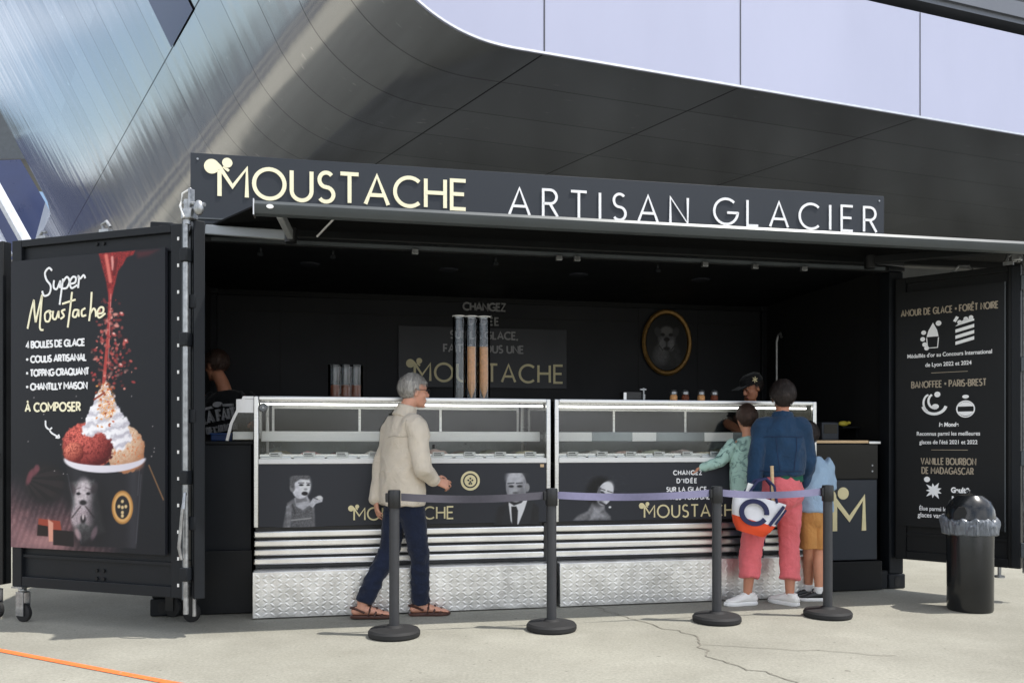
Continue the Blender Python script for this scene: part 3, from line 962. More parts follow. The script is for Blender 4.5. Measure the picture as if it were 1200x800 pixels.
# the sundae poster
def paint_sundae(X, Z):
    # survey coordinates: poster metres -> the units the layout was drawn in
    Y = LA[1] + X * math.sin(R(LA[2])); Xw = LA[0] + X * math.cos(R(LA[2]))
    px = 600 + 1000 * Xw / Y; py = 518 - 1000 * (Z - H) / Y
    k = Ink(px, py, (23, 25, 31))
    n = vnoise(px * 0.12, py * 0.12, 1); nf = vnoise(px * 0.5, py * 0.5, 2); nff = vnoise(px * 1.4, py * 1.4, 3)
    # table boards fading out of the dark, lower left
    boards = 0.55 + 0.45 * np.sin((px + 0.35 * (py - 640)) * 0.9 + 5 * vnoise(px * .05, py * .02, 6))
    tm = sstep(560, 625, py + 0.25 * (70 - px)) * (1 - sstep(105, 150, px))
    tcol = np.stack([92 + 70 * boards * nf, 62 + 60 * boards * nf, 66 + 58 * boards * nf], -1)
    k.over(tm * (0.45 + 0.5 * n), tcol * 1.1)
    k.over(k.ell(24, 632, 26, 26, 0, .8) * .45, (170, 128, 130))
    k.over(k.ell(62, 634, 24, 10, 0, .8) * .6, (186, 140, 138))
    # dark berry bowl and chocolate blocks
    k.over(k.ell(55, 566, 24, 24, 0, .3), (27, 25, 28))
    ridg = sstep(.55, .8, np.abs(np.sin(np.arctan2(py - 560, px - 30) * 9)))
    k.over(k.ell(55, 566, 22, 18, 0, .3) * ridg * .3, (70, 56, 58))
    for (x, y, a, b, r_) in ((36, 560, 3, 8, 20), (41, 553, 4, 7, 50), (45, 548, 3, 4, 0)): k.over(k.ell(x, y, a, b, r_, .5) * .8, (118, 66, 74))
    k.over(k.poly([(47, 607), (72, 610), (74, 622), (46, 619)]), (150, 66, 50))
    k.over(k.poly([(46, 614), (58, 616), (58, 628), (45, 627)]), (34, 24, 24))
    k.over(k.poly([(58, 608), (64, 612), (64, 634), (59, 634)]), (210, 150, 130))
    k.over(k.poly([(64, 620), (88, 622), (88, 640), (64, 638)]), (30, 24, 26))
    # gold straw on the right
    k.over(k.seg(176, 545, 193, 585, 1.4) * .8, (150, 110, 72))
    # falling coulis
    k.over(k.poly([(117, 297), (160, 294), (158, 299), (150, 302), (146, 310), (140, 318), (136, 335), (132, 352), (129, 350), (126, 330), (121, 312)], 1.2), np.stack([70 + 130 * nff, 14 + 44 * nff, 16 + 40 * nff], -1))
    k.over(k.poly([(160, 295), (188, 293), (176, 300), (163, 303)], 3) * .5, (110, 34, 40))
    k.over(k.seg(126, 300, 131, 330, 4, 1.2) * .8, (235, 130, 115)); k.over(k.seg(133, 302, 134, 316, 3, 1) * .7, (250, 190, 180))
    k.over(k.seg(138, 305, 135, 322, 4, 1) * .7, (90, 16, 20))
    k.over(k.seg(131, 340, 128, 400, 3.4, .8), (168, 58, 56)); k.over(k.seg(128, 398, 123, 450, 3.8, .8), (176, 66, 60))
    k.over(k.seg(131.5, 345, 128.5, 430, 1.0, .5) * .6, (240, 170, 160))
    # crumbs
    g = np.random.default_rng(5)
    for i in range(240):
        f = g.random(); y = 352 + 105 * f ** 0.8; x = 130 + g.normal() * (6 + 11 * f); r_ = g.uniform(.5, 1.9)
        k.over(k.ell(x, y, r_ * g.uniform(.7, 2.0), r_, g.uniform(0, 180), .5) * g.uniform(.4, 1), [(196, 92, 84), (226, 150, 136), (120, 40, 40), (170, 60, 60)][i % 4])
    for i in range(34):
        k.over(k.ell(g.uniform(20, 185), g.uniform(460, 560), .7, .7, 0, .6) * .7, (200, 190, 190))
    for (x, y) in ((144, 368), (149, 400), (135, 392), (143, 428)): k.over(k.ell(x, y, 3.2, 2, 30, .4), (176, 74, 70)); k.over(k.ell(x, y - 1, 1.6, 1.0, 30, .4), (240, 190, 180))
    # cup
    k.over(k.poly([(79, 545), (171, 543), (161, 642), (96, 639)], .8), np.stack([33 + 16 * np.exp(-((px - 158) / 7) ** 2) + 10 * np.exp(-((px - 92) / 8) ** 2)] * 2 + [38 + 17 * np.exp(-((px - 158) / 7) ** 2) + 10 * np.exp(-((px - 92) / 8) ** 2)], -1))
    k.over(k.seg(165, 550, 163, 580, 1.0) * .5, (90, 90, 96))
    # the dog printed on the cup
    k.over(k.poly([(84, 565), (112, 562), (118, 590), (124, 622), (100, 634), (88, 622)], 3) * .9, np.stack([66 + 60 * nf] * 3, -1))
    k.over(k.ell(100, 583, 11, 22, 0, .3), np.stack([150 + 70 * nf, 140 + 70 * nf, 144 + 70 * nf], -1))
    k.over(k.ell(100, 600, 13, 12, 0, .35), np.stack([140 + 80 * nff, 130 + 80 * nff, 136 + 80 * nff], -1))
    for s_ in (-1, 1): k.over(k.ell(99 + s_ * 7, 604, 6.5, 12, -s_ * 14, .3), np.stack([118 + 96 * nff, 106 + 92 * nff, 110 + 94 * nff], -1)); k.over(k.seg(99 + s_ * 3, 593, 99 + s_ * 13, 606, 1.6, .8) * .8, (60, 52, 56)); k.over(k.ell(99 + s_ * 13, 572, 3.6, 7, s_ * 24, .4), (84, 74, 78)); k.over(k.seg(99 + s_ * 3, 571, 99 + s_ * 9, 573, 1.2, .7) * .7, (90, 80, 84))
    for (x, y, a, b) in ((93.5, 578, 2.4, 1.7), (105, 578, 2.4, 1.7), (99, 588.5, 4.2, 3.0), (99, 608, 3.2, 5)): k.over(k.ell(x, y, a, b, 0, .45) * .92, (24, 22, 26))
    k.over(k.ell(99, 605, 1.3, 3.5, 0, .5), (190, 178, 180))
    k.over(k.ell(118, 602, 12, 40, 0, .6) * .8, (26, 26, 30)); k.over(k.ell(99, 632, 17, 12, 0, .6) * .6, (28, 26, 30)); k.over(k.ell(82, 575, 5, 20, 0, .7) * .7, (28, 27, 31))
    k.over(k.ell(93, 625, 3, 7, -20, .5) * .7, (190, 160, 164)); k.over(k.ell(112, 624, 3, 8, 20, .5) * .5, (150, 120, 130))
    # round gilt emblem
    k.over(k.ell(145, 594, 12.5, 19.5, 0, .06), (178, 128, 70)); k.over(k.ell(145, 594, 10.7, 17, 0, .05), (206, 160, 100))
    k.over(k.ell(145, 594, 8.4, 13.6, 0, .06), (38, 36, 38))
    for (x, y) in ((145, 587), (141, 593), (149, 593), (145, 594), (145, 600), (145, 604)): k.over(k.ell(x, y, 1.7, 2.0, 0, .4), (214, 188, 140))
    # scoops, whipped cream
    def ball(cx, cy, rx, ry, dark, lite, crag=0.5, f=0.5, seed=61):
        w_ = (vnoise(px * .28, py * .28, seed + 9) - .5) * .22
        u = (px - cx) / rx; v = (py - cy) / ry; rr = np.sqrt(u * u + v * v) + w_
        nz_ = np.sqrt(np.clip(1 - np.minimum(rr, 1) ** 2, 0, 1))
        lum = np.clip(.18 + .78 * (-.35 * u - .5 * v + .62 * nz_), 0, 1.1)
        r1 = 1 - np.abs(2 * vnoise(px * f, py * f, seed, 4) - 1)
        lum = lum * (1 - crag + crag * 1.25 * r1 ** 2) + .10 * (vnoise(px * 1.3, py * 1.3, seed + 3) - .5)
        lum = np.clip(lum, 0, 1)[..., None]
        k.over(1 - sstep(.97, 1.04, rr), np.array(dark, float) * (1 - lum) + np.array(lite, float) * lum)
    k.over(k.ell(148, 526, 22, 26, 0, .05), np.stack([226 + 26 * nf, 200 + 34 * nf, 170 + 44 * nf], -1))
    k.over(k.ell(148, 526, 21, 25, 0, .1) * sstep(.56, .68, nff) * .8, (214, 132, 82))
    k.over(k.ell(160, 540, 10, 10, 0, .4) * .6, (236, 150, 110))
    k.over(k.ell(106, 522, 31, 27, 0, .06), np.stack([168 + 60 * nff, 72 + 50 * nff, 52 + 44 * nff], -1))
    k.over(k.ell(106, 522, 29, 25, 0, .2) * sstep(.55, .72, vnoise(px * .8, py * .55, 8)) * .7, (110, 34, 30))
    k.over(k.ell(90, 532, 12, 10, 0, .5) * .6, (232, 136, 96))
    ball(148, 526, 23, 27, (164, 112, 80), (255, 240, 216), .4, .35, 71)
    k.over(k.ell(148, 526, 21, 25, 0, .1) * sstep(.60, .70, vnoise(px * .55, py * .4, 78)) * .75, (206, 112, 62))
    ball(105, 522, 30, 27, (78, 14, 18), (244, 122, 106), .75, .42, 61)
    ball(88, 530, 12, 12, (100, 26, 24), (250, 146, 120), .7, .5, 65)
    wx = (vnoise(px * .22, py * .22, 83) - .5) * 9; wy = (vnoise(px * .22, py * .22, 84) - .5) * 7
    kc = Ink(px + wx, py + wy, (0, 0, 0))
    cone = kc.poly([(97, 507), (104, 488), (112, 470), (118, 456), (124, 446), (131, 456), (137, 470), (146, 484), (154, 502), (155, 516), (147, 528), (138, 530), (132, 516), (120, 506), (108, 512)], 1.2)
    sw = .5 + .5 * np.sin((px - 124) * .16 + (py + wy) * .52 + wx * .3)
    lum = np.clip(.98 - .42 * (1 - sw) ** 2 - .14 * sstep(0, 26, px - 126) + .2 * (nff - .5), 0, 1)[..., None]
    k.over(cone, np.array([132., 126, 144]) * (1 - lum) + np.array([255., 253, 255]) * lum)
    k.over(k.poly([(116, 462), (122, 448), (128, 448), (135, 462), (137, 482), (130, 492), (120, 488)], 3) * sstep(.38, .6, nff) * .9, np.stack([214 + 30 * nf, 128 + 60 * nf, 70 + 40 * nf], -1))
    for i in range(26): k.over(k.ell(g.uniform(114, 138), g.uniform(450, 500), 1.6, 1.0, g.uniform(0, 180), .4), [(150, 62, 34), (196, 92, 52), (228, 158, 92)][i % 3])
    k.over(k.seg(112, 468, 124, 460, 2, .6), (146, 60, 40))
    # white rim of the cup
    rim = k.ell(124.5, 537, 48, 16.5, -1, .04) * (1 - k.ell(124.5, 533.5, 47.5, 11.5, -1, .05)) * sstep(535, 538, py)
    k.over(rim, np.stack([236 - 26 * sstep(60, 180, px), 232 - 26 * sstep(60, 180, px), 238 - 22 * sstep(60, 180, px)], -1))
    for (x0_, x1_) in ((81, 97), (167, 161)): k.over(k.seg(x0_, 556, x1_, 636, 1.2, .6) * .35, (96, 96, 104))
    return k.c
pl0 = PL(14.6, 303); pr0 = PL(195, 293)
px0, px1, pz0, pz1 = pl0[0], pr0[0], 0.535, 2.565
poster = picture("poster", px0, px1, pz0, pz1, 250, 380, paint_sundae, M['print'], leafL, y=-0.012)
mb = MB(); mb.box(px0, px1, -0.0105, 0.012, pz0, pz1); mb.build("poster_board", M['charcoal'], leafL)
def script(mb, strokes, zx, w, y=-0.0165):
    for st in strokes:
        pts = [PL(zx[0] + a * zx[2], zx[1] + b * zx[2]) for a, b in st]
        # smooth pen path
        sm = []
        for i in range(len(pts) - 1):
            p0 = pts[max(0, i - 1)]; p1 = pts[i]; p2 = pts[i + 1]; p3 = pts[min(len(pts) - 1, i + 2)]
            for q in range(6):
                t = q / 6
                sm.append(tuple(0.5 * (2 * p1[c] + (p2[c] - p0[c]) * t + (2 * p0[c] - 5 * p1[c] + 4 * p2[c] - p3[c]) * t * t + (3 * p1[c] - p0[c] - 3 * p2[c] + p3[c]) * t ** 3) for c in (0, 1)))
        sm.append(pts[-1])
        mb.stroke(sm, w, y, -0.0125)
    return mb
ZX = (0, 280, 0.25)
mb = MB()
script(mb, [[(252, 150), (238, 138), (220, 160), (226, 192), (246, 222), (240, 258), (216, 268), (206, 246)],
            [(262, 195), (260, 228), (275, 236), (290, 200)], [(291, 196), (290, 232)],
            [(304, 188), (296, 250), (288, 310)], [(302, 205), (322, 180), (334, 200), (322, 230), (302, 234)],
            [(338, 212), (360, 206), (364, 184), (350, 180), (336, 204), (344, 232), (370, 218)],
            [(374, 232), (378, 195), (376, 176), (384, 188), (400, 172), (408, 186)]], ZX, 0.0135)
mb.build("script_lettering", M['white'], leafL)
mb = MB()
script(mb, [[(138, 422), (152, 350), (168, 286)], [(168, 288), (170, 340), (176, 392)], [(176, 392), (190, 330), (206, 262)], [(206, 264), (200, 340), (196, 418), (212, 428)],
            [(236, 338), (220, 352), (222, 384), (238, 386), (246, 360), (238, 338), (250, 344)],
            [(258, 338), (256, 370), (270, 376), (282, 342)], [(283, 338), (284, 372)],
            [(314, 332), (298, 340), (308, 362), (292, 376)],
            [(346, 250), (336, 340), (326, 416)], [(300, 306), (330, 296), (362, 286)],
            [(374, 334), (356, 336), (350, 362), (364, 366), (376, 340)], [(376, 332), (378, 366)],
            [(408, 326), (392, 338), (394, 362), (412, 358)],
            [(438, 250), (434, 320), (426, 386)], [(432, 350), (446, 328), (456, 338), (458, 366)],
            [(468, 352), (490, 346), (492, 324), (476, 324), (464, 348), (474, 370), (502, 350)]], ZX, 0.0135)
mb.build("script_lettering", M['cream'], leafL)
for s, x0, x1, y in (("4 BOULES DE GLACE", 33, 101, 408), ("+ COULIS ARTISANAL", 33, 103, 425), ("+ TOPPING CRAQUANT", 33, 106, 441), ("+ CHANTILLY MAISON", 33, 104, 457)):
    mb = MB(); a = PL(x0, y); b = PL(x1, y - 0.6)
    letters(mb, s, a[0], a[1], 0.043, 0.0115, y0=-0.0165, y1=-0.0125, fit=b[0] - a[0])
    mb.build("lettering", M['white'], leafL)
mb = MB()
a = PL(32, 482); b = PL(96, 480)
letters(mb, "À COMPOSER", a[0], a[1], 0.056, 0.0125, y0=-0.0165, y1=-0.0125, fit=b[0] - a[0])
mb.build("lettering", M['cream'], leafL)
mb = MB(); script(mb, [[(222, 50), (224, 78), (240, 92), (252, 84)], [(240, 90), (250, 108), (284, 128)], [(270, 130), (286, 130), (282, 116)]], (0, 480, 0.25), 0.011)
mb.build("arrow", M['white'], leafL)
# the inner leaf, seen on its edge, and the locking rods
L1a = Vector((-2.565, 6.29)); L1b = Vector((-2.075, 5.565))
d1 = L1b - L1a
leaf1 = door_leaf(L1a.x, L1a.y, math.degrees(math.atan2(d1.y, d1.x)), d1.length, 0.255, 2.73, th=0.072)
def rod(parent, wx, wy, z0, z1, r, mat='zinc', brackets=()):
    p = parent.matrix_basis.inverted() @ (KINV @ Vector((wx, wy, 0)))
    mb = MB(); mb.cyl((p.x, p.y, z0), (p.x, p.y, z1), r, seg=10)
    o = mb.build("lock_rod", M[mat], parent)
    for z in brackets:
        mb = MB(); mb.box(p.x - 0.03, p.x + 0.03, p.y - 0.03, p.y + 0.03, z - 0.045, z + 0.045, 0.008)
        mb.build("rod_bracket", M['paint'], parent)
bpy.context.view_layer.update()
rod(leafL, -2.150, 5.585, 0.25, 2.72, 0.010, 'paint_light')
rod(leafL, -2.128, 5.57, 0.16, 2.78, 0.0175, 'zinc', (0.42, 1.05, 1.95, 2.5))
rod(leafL, -2.085, 5.60, 0.14, 2.72, 0.012, 'zinc', (0.75, 1.45, 2.2))
mb = MB()
for k in range(14): mb.box(1.452, 1.466, -0.005, 0.0, 0.33 + k * 0.175, 0.352 + k * 0.175)
mb.build("gasket_clip", M['white_plastic'], leafL)
# lever handle on the rod, fittings at the top corner
q = leafL.matrix_basis.inverted() @ (KINV @ Vector((-2.125, 5.55, 0)))
mb = MB(); mb.tube([(q.x, q.y, 0.95), (q.x + 0.005, q.y - 0.03, 0.85), (q.x - 0.02, q.y - 0.035, 0.6), (q.x - 0.01, q.y - 0.02, 0.52)], 0.012); mb.build("lever", M['zinc'], leafL)
mb = MB()
mb.box(q.x - 0.03, q.x + 0.05, q.y - 0.01, q.y + 0.07, 2.73, 2.80, 0.008); mb.cyl((q.x, q.y + 0.02, 2.70), (q.x, q.y + 0.02, 2.86), 0.022, seg=12)
mb.cyl((q.x - 0.03, q.y + 0.02, 2.84), (q.x + 0.13, q.y + 0.03, 2.82), 0.014, seg=10); mb.ell((q.x + 0.09, q.y + 0.02, 2.80), (0.035, 0.03, 0.05)); mb.box(q.x + 0.02, q.x + 0.035, q.y, q.y + 0.05, 2.78, 2.93, 0.003)
mb.build("hinge_fitting", M['zinc'], leafL)
mb = MB(); mb.tube([(q.x + 0.03, q.y + 0.02, 2.93), (q.x - 0.03, q.y + 0.01, 2.90), (q.x - 0.04, q.y, 2.82), (q.x, q.y - 0.01, 2.74)], 0.008); mb.build("cable", M['white_plastic'], leafL)
# the next leaf, mostly out of frame on the left
leaf3 = door_leaf(-4.98, 6.64, -20.5, 1.40, 0.255, 2.73, mat='paint_black')
mb = MB(); mb.box(0.95, 1.30, -0.006, 0.0, 1.44, 1.46); mb.box(0.95, 1.30, -0.006, 0.0, 0.98, 1.0); mb.build("cross_rail", M['paint_light'], leaf3)
mb = MB(); mb.tube([(1.31, -0.01, 1.2), (1.30, -0.05, 1.19), (1.30, -0.05, 1.04), (1.31, -0.01, 1.03)], 0.014); mb.build("handle", M['zinc'], leaf3)
caster(leaf3, 1.28, 0.035, 0.255)
# right leaf with the award board
RA = (3.335, 7.43, -41.4)
leafR = door_leaf(*RA, 0.955, 0.27, 2.70, mat='paint_black')
PR = lambda px, py: leaf_point(*RA, px, py)
leafR['label'] = "folding door leaf with a black board of awards"
mb = MB(); mb.box(0.02, 0.845, -0.012, 0.012, 0.56, 2.57); board = mb.build("award_board", M['paint_black'], leafR)
mb = MB(); mb.box(0.845, 0.852, -0.013, -0.004, 0.56, 2.57); mb.build("board_edge", M['paint_light'], leafR)
mb = MB(); mb.box(0.892, 0.957, -0.016, -0.001, 0.28, 2.69, 0.004); mb.build("edge_strip", M['paint'], leafR)
y0, y1 = -0.0165, -0.0122
cx = PR(1113, 500)[0]
for s, xa, xb, y in (("AMOUR DE GLACE × FORÊT NOIRE", 1057, 1170, 362), ("BANOFFEE × PARIS-BREST", 1069, 1156, 453), ("VANILLE BOURBON", 1080, 1144, 544), ("DE MADAGASCAR", 1081, 1141, 555)):
    mb = MB(); a = PR(xa, y); b = PR(xb, y); zm = (a[1] + b[1]) / 2 - (0.03 if y == 362 else 0)
    letters(mb, s, a[0], zm, 0.052, 0.0085, y0=y0, y1=y1, fit=b[0] - a[0])
    mb.build("lettering", M['tan_text'], leafR)
for y in (436, 527):
    mb = MB(); z = PR(1113, y)[1]; mb.stroke([(cx - 0.14, z), (cx + 0.14, z)], 0.004, y0, y1)
    mb.build("rule", M['tan_text'], leafR)
def print_line(s, xa, xb, y, mat='white', weight=0.0008, shear=0.0, h=1.2):
    a = PR(xa, y); b = PR(xb, y); wd = b[0] - a[0]
    o = font_text("small_print", s, 0.06, M[mat], leafR, (0, 0, 0), weight=weight, shear=shear, align='LEFT')
    xs_ = [v.co.x for v in o.data.vertices]; k = wd / (max(xs_) - min(xs_)); x_ = min(xs_)
    o.data.transform(Matrix.Translation((a[0], y0 + 0.002, (a[1] + b[1]) / 2)) @ Matrix.Diagonal((k, 1, k * h, 1)) @ Matrix.Translation((-x_, 0, 0)))
print_line("Médaillés d'or au Concours International", 1064, 1163, 417)
print_line("de Lyon 2022 et 2024", 1085, 1139, 428.5)
print_line("Reconnus parmi les meilleures", 1075, 1149, 510)
print_line("glaces de l'été 2021 et 2022", 1078, 1146, 520)
print_line("Élue parmi les", 1078, 1112, 598)
print_line("glaces vanille", 1076, 1112, 606)
print_line("le Monde", 1101, 1124, 499.5, weight=0.0022, shear=0.1)
print_line("Gault&", 1115, 1138, 577, weight=0.003)
print_line("Millau", 1116, 1136, 588, weight=0.003)
# little drawings on the board
def icon(mb_fn):
    mb = MB(); mb_fn(mb)
    c = sum((v.co for v in mb.bm.verts), Vector()) / len(mb.bm.verts)
    for v in mb.bm.verts: v.co.x = c.x + (v.co.x - c.x) * 0.78; v.co.z = c.z + (v.co.z - c.z) * 0.78
    return mb.build("pictogram", M['white'], leafR)
def sundae_icon(mb):
    x, z = PR(1095, 397)
    mb.prism([(x - .06, z + .02), (x + .06, z + .02), (x + .045, z + .09), (x + .005, z + .17), (x - .04, z + .09)], y0, y1)
    mb.stroke([(x - .06, z + .01), (x - .05, z - .1), (x + .05, z - .1), (x + .06, z + .01)], .008, y0, y1)
    for a, b in ((-.09, .07), (-.1, .0), (-.08, -.06), (-.06, -.1)): mb.disc(x + a, z + b, .024, y0, y1)
    mb.disc(x + .06, z + .16, .028, y0, y1)
icon(sundae_icon)
def cake_icon(mb):
    x, z = PR(1131, 397)
    for k in range(3): mb.prism([(x - .09, z - .1 + k * .065), (x + .09, z - .055 + k * .065), (x + .09, z - .02 + k * .065), (x - .09, z - .065 + k * .065)], y0, y1)
    mb.prism([(x - .09, z + .1), (x + .09, z + .145), (x + .09, z + .165), (x, z + .17)], y0, y1)
    for a, b in ((-.05, .14), (.01, .17), (.06, .18)): mb.disc(x + a, z + b, .022, y0, y1)
    mb.stroke([(x - .1, z + .15), (x - .07, z + .2)], .03, y0, y1)
icon(cake_icon)
def banana_icon(mb):
    x, z = PR(1096, 480)
    mb.stroke(arc(x, z + .05, .12, .11, 195, 345, 12), .03, y0, y1)
    mb.stroke(arc(x + .01, z + .08, .07, .08, 120, 280, 10), .022, y0, y1)
    mb.stroke(arc(x - .05, z + .06, .06, .09, 100, 250, 10), .02, y0, y1)
    mb.disc(x + .01, z + .02, .035, y0, y1, .028); mb.disc(x + .03, z + .15, .03, y0, y1)
icon(banana_icon)
def bun_icon(mb):
    x, z = PR(1132, 480)
    mb.stroke(arc(x, z, .085, .085, 0, 360, 24), .012, y0, y1)
    mb.prism(arc(x, z + .01, .075, .065, 15, 165, 12), y0, y1)
    mb.prism(arc(x, z - .012, .075, .06, 195, 345, 12), y0, y1); mb.disc(x, z + .13, .032, y0, y1, .02)
icon(bun_icon)
def flower_icon(mb):
    x, z = PR(1096, 576)
    for k in range(9):
        a = R(20 + 40 * k); l = .1 if k % 2 else .08
        c, s_ = math.cos(a), math.sin(a)
        mb.prism([(x, z), (x + c * l * .5 - s_ * .016, z + s_ * l * .5 + c * .016), (x + c * l, z + s_ * l), (x + c * l * .5 + s_ * .016, z + s_ * l * .5 - c * .016)], y0 - 0.0001 * k, y1)
    mb.disc(x - .07, z + .12, .03, y0, y1)
icon(flower_icon)
mb = MB(); mb.box(0.83, 0.9, 0.0, 0.05, 2.702, 2.73); mb.tube([(0.85, 0.02, 2.73), (0.86, 0.02, 2.78), (0.92, 0.02, 2.79), (0.94, 0.02, 2.72)], 0.013); mb.box(0.89, 0.96, 0.0, 0.06, 2.73, 2.82, 0.01); mb.build("hinge_fitting", M['zinc'], leafR)
mb = MB(); mb.tube([(0.45, 0.03, 2.70), (0.50, 0.03, 2.75), (0.58, 0.03, 2.74), (0.60, 0.03, 2.70)], 0.010); mb.build("top_catch", M['zinc'], leafR)
mb = MB(); mb.cyl((0.98, 0.02, 0.24), (0.98, 0.02, 2.76), 0.016, seg=10); mb.build("lock_rod", M['zinc'], leafR)
for z in (0.42, 1.15, 1.9, 2.55):
    mb = MB(); mb.box(0.958, 1.005, -0.02, 0.055, z - 0.06, z + 0.06, 0.008); mb.build("rod_bracket", M['paint_light'], leafR)
mb = MB(); mb.cyl((0.80, 0.03, 0.19), (0.80, 0.03, 0.27), 0.014, seg=10); mb.cyl((0.80, 0.03, 0.185), (0.80, 0.03, 0.20), 0.04, seg=14); mb.build("foot", M['zinc'], leafR)

# ---------------------------------------------------------------- roof sign
rs = cthing("roof_sign", "long dark grey name board with cream and white capitals standing on the kiosk roof", "sign", (3.14, 0.0, 2.9))
mb = MB(); mb.box(0.268, 6.009, 0.0, 0.05, 2.899, 3.425, 0.003); mb.build("board", M['sign_board'], rs)
for x in (0.6, 2.2, 3.9, 5.6):
    mb = MB(); mb.box(x, x + 0.05, 0.05, 0.11, 2.9, 3.3); mb.cyl((x + 0.025, 0.1, 3.25), (x + 0.025, 0.6, 2.88), 0.016, seg=8); mb.build("stay", M['paint_black'], rs)
mb = MB(); wordmark(mb, 0.475, 3.112, 0.222, 0.0295, 2.325 - 0.475, -0.008, -0.001); mb.build("cream_lettering", M['cream'], rs)
mb = MB(); letters(mb, "ARTISAN", 2.675, 3.092, 0.212, 0.021, y0=-0.008, y1=-0.001, fit=4.185 - 2.675); mb.build("white_lettering", M['white'], rs)
mb = MB(); letters(mb, "GLACIER", 4.42, 3.105, 0.212, 0.021, y0=-0.008, y1=-0.001, fit=5.93 - 4.42); mb.build("white_lettering", M['white'], rs)
for x in (0.32, 5.96):
    mb = MB(); mb.cyl((x, -0.006, 3.38), (x, 0.0, 3.38), 0.008, seg=10); mb.build("screw", M['zinc'], rs)
mb = MB(); mb.box(0.28, 0.62, -0.012, 0.0, 2.935, 2.945); mb.build("edge_clip", M['paint_light'], rs)

# ---------------------------------------------------------------- awning
aw = cthing("awning", "black retractable awning with a grey front rail across the kiosk opening", "awning", (3.6, -0.1, 2.75))
mb = MB()
P = [(0.40, -0.02, 2.885), (7.3, -0.02, 2.885), (7.6, -1.10, 2.772), (0.84, -1.10, 2.772)]
top = [mb.bm.verts.new(p) for p in P]; bot = [mb.bm.verts.new((p[0], p[1], p[2] - 0.012)) for p in P]
mb.bm.faces.new(top); mb.bm.faces.new(bot[::-1])
for i in range(4): mb.bm.faces.new((top[i], bot[i], bot[(i + 1) % 4], top[(i + 1) % 4]))
mb.build("cloth", M['fabric'], aw)
mb = MB()
pr = [(-1.08, 2.785), (-1.115, 2.79), (-1.15, 2.782), (-1.165, 2.76), (-1.16, 2.73), (-1.145, 2.705), (-1.12, 2.695), (-1.09, 2.70), (-1.08, 2.72)]
a = [mb.bm.verts.new((0.835, y, z)) for y, z in pr]; b = [mb.bm.verts.new((7.62, y, z)) for y, z in pr]
mb.bm.faces.new(a); mb.bm.faces.new(b[::-1])
for i in range(len(pr)): mb.bm.faces.new((a[i], b[i], b[(i + 1) % len(pr)], a[(i + 1) % len(pr)]))
fr_ = mb.build("front_rail", M['rail'], aw)
mb = MB(); mb.prism([(0.828, 0), (0.8351, 0), (0.8351, 0.1), (0.828, 0.1)], -1.17, -1.075, Matrix.Translation((0, 0, 2.69))); mb.build("end_cap", M['alu'], aw)
mb = MB(); mb.disc(0.93, 2.745, 0.022, -1.172, -1.160, 0.013); mb.build("badge", M['white_plastic'], aw)
for (p0, p1, nm) in (((0.40, -0.12, 2.83), (1.02, -0.55, 2.715), "arm"), ((1.02, -0.55, 2.715), (0.98, -1.06, 2.735), "arm"), ((6.1, -0.12, 2.82), (5.5, -0.55, 2.73), "arm"), ((5.5, -0.55, 2.73), (6.2, -1.06, 2.735), "arm")):
    p0, p1 = Vector(p0), Vector(p1); d = p1 - p0
    mat = Matrix.Translation(p0) @ d.to_track_quat('X', 'Z').to_matrix().to_4x4()
    mb = MB(); mb.box(0, d.length, -0.02, 0.02, -0.035, 0.035, 0.008, mat=mat); mb.build(nm, M['arm'] if p0.x < 3 else M['paint_black'], aw)
for x in (1.02, 5.5):
    mb = MB(); mb.cyl((x, -0.55, 2.665), (x, -0.55, 2.765), 0.042, seg=18); mb.build("elbow", M['black'], aw)
mb = MB(); mb.box(0.30, 7.3, -0.115, -0.018, 2.80, 2.882, 0.015); mb.build("cassette", M['paint_black'], aw)
mb = MB(); mb.box(0.24, 0.36, -0.12, -0.006, 2.79, 2.87, 0.01); mb.build("bracket", M['paint_black'], aw)
mb = MB(); mb.cyl((1.2, -0.62, 2.70), (1.32, -0.75, 2.80), 0.008, seg=8); mb.build("pull_rod", M['alu'], aw)

# the office block across the street, mirrored in the cladding
nb_ = thing("office_block", "long pale office block with dark window bands across the street, seen mirrored in the steel", "building", (-70, 68, 0), R(40))
OFF[nb_.name] = (0, 0, 0)
mb = MB(); mb.box(-30, 16, -7, 7, 0.0, 14.0); mb.build("wall", material("pale_render", srgb(158, 155, 148), 0.8, vary=0.1, scale=0.3), nb_)
for k in range(3):
    mb = MB(); mb.box(-29, 15, -7.08, 7.08, 1.8 + k * 4.4, 4.4 + k * 4.4); mb.build("window_band", material("grey_glazing", srgb(84, 92, 104), 0.4), nb_)
mb = MB(); mb.box(-30.4, 16.4, -7.4, 7.4, 14.0, 14.4); mb.build("roof", M['charcoal'], nb_)
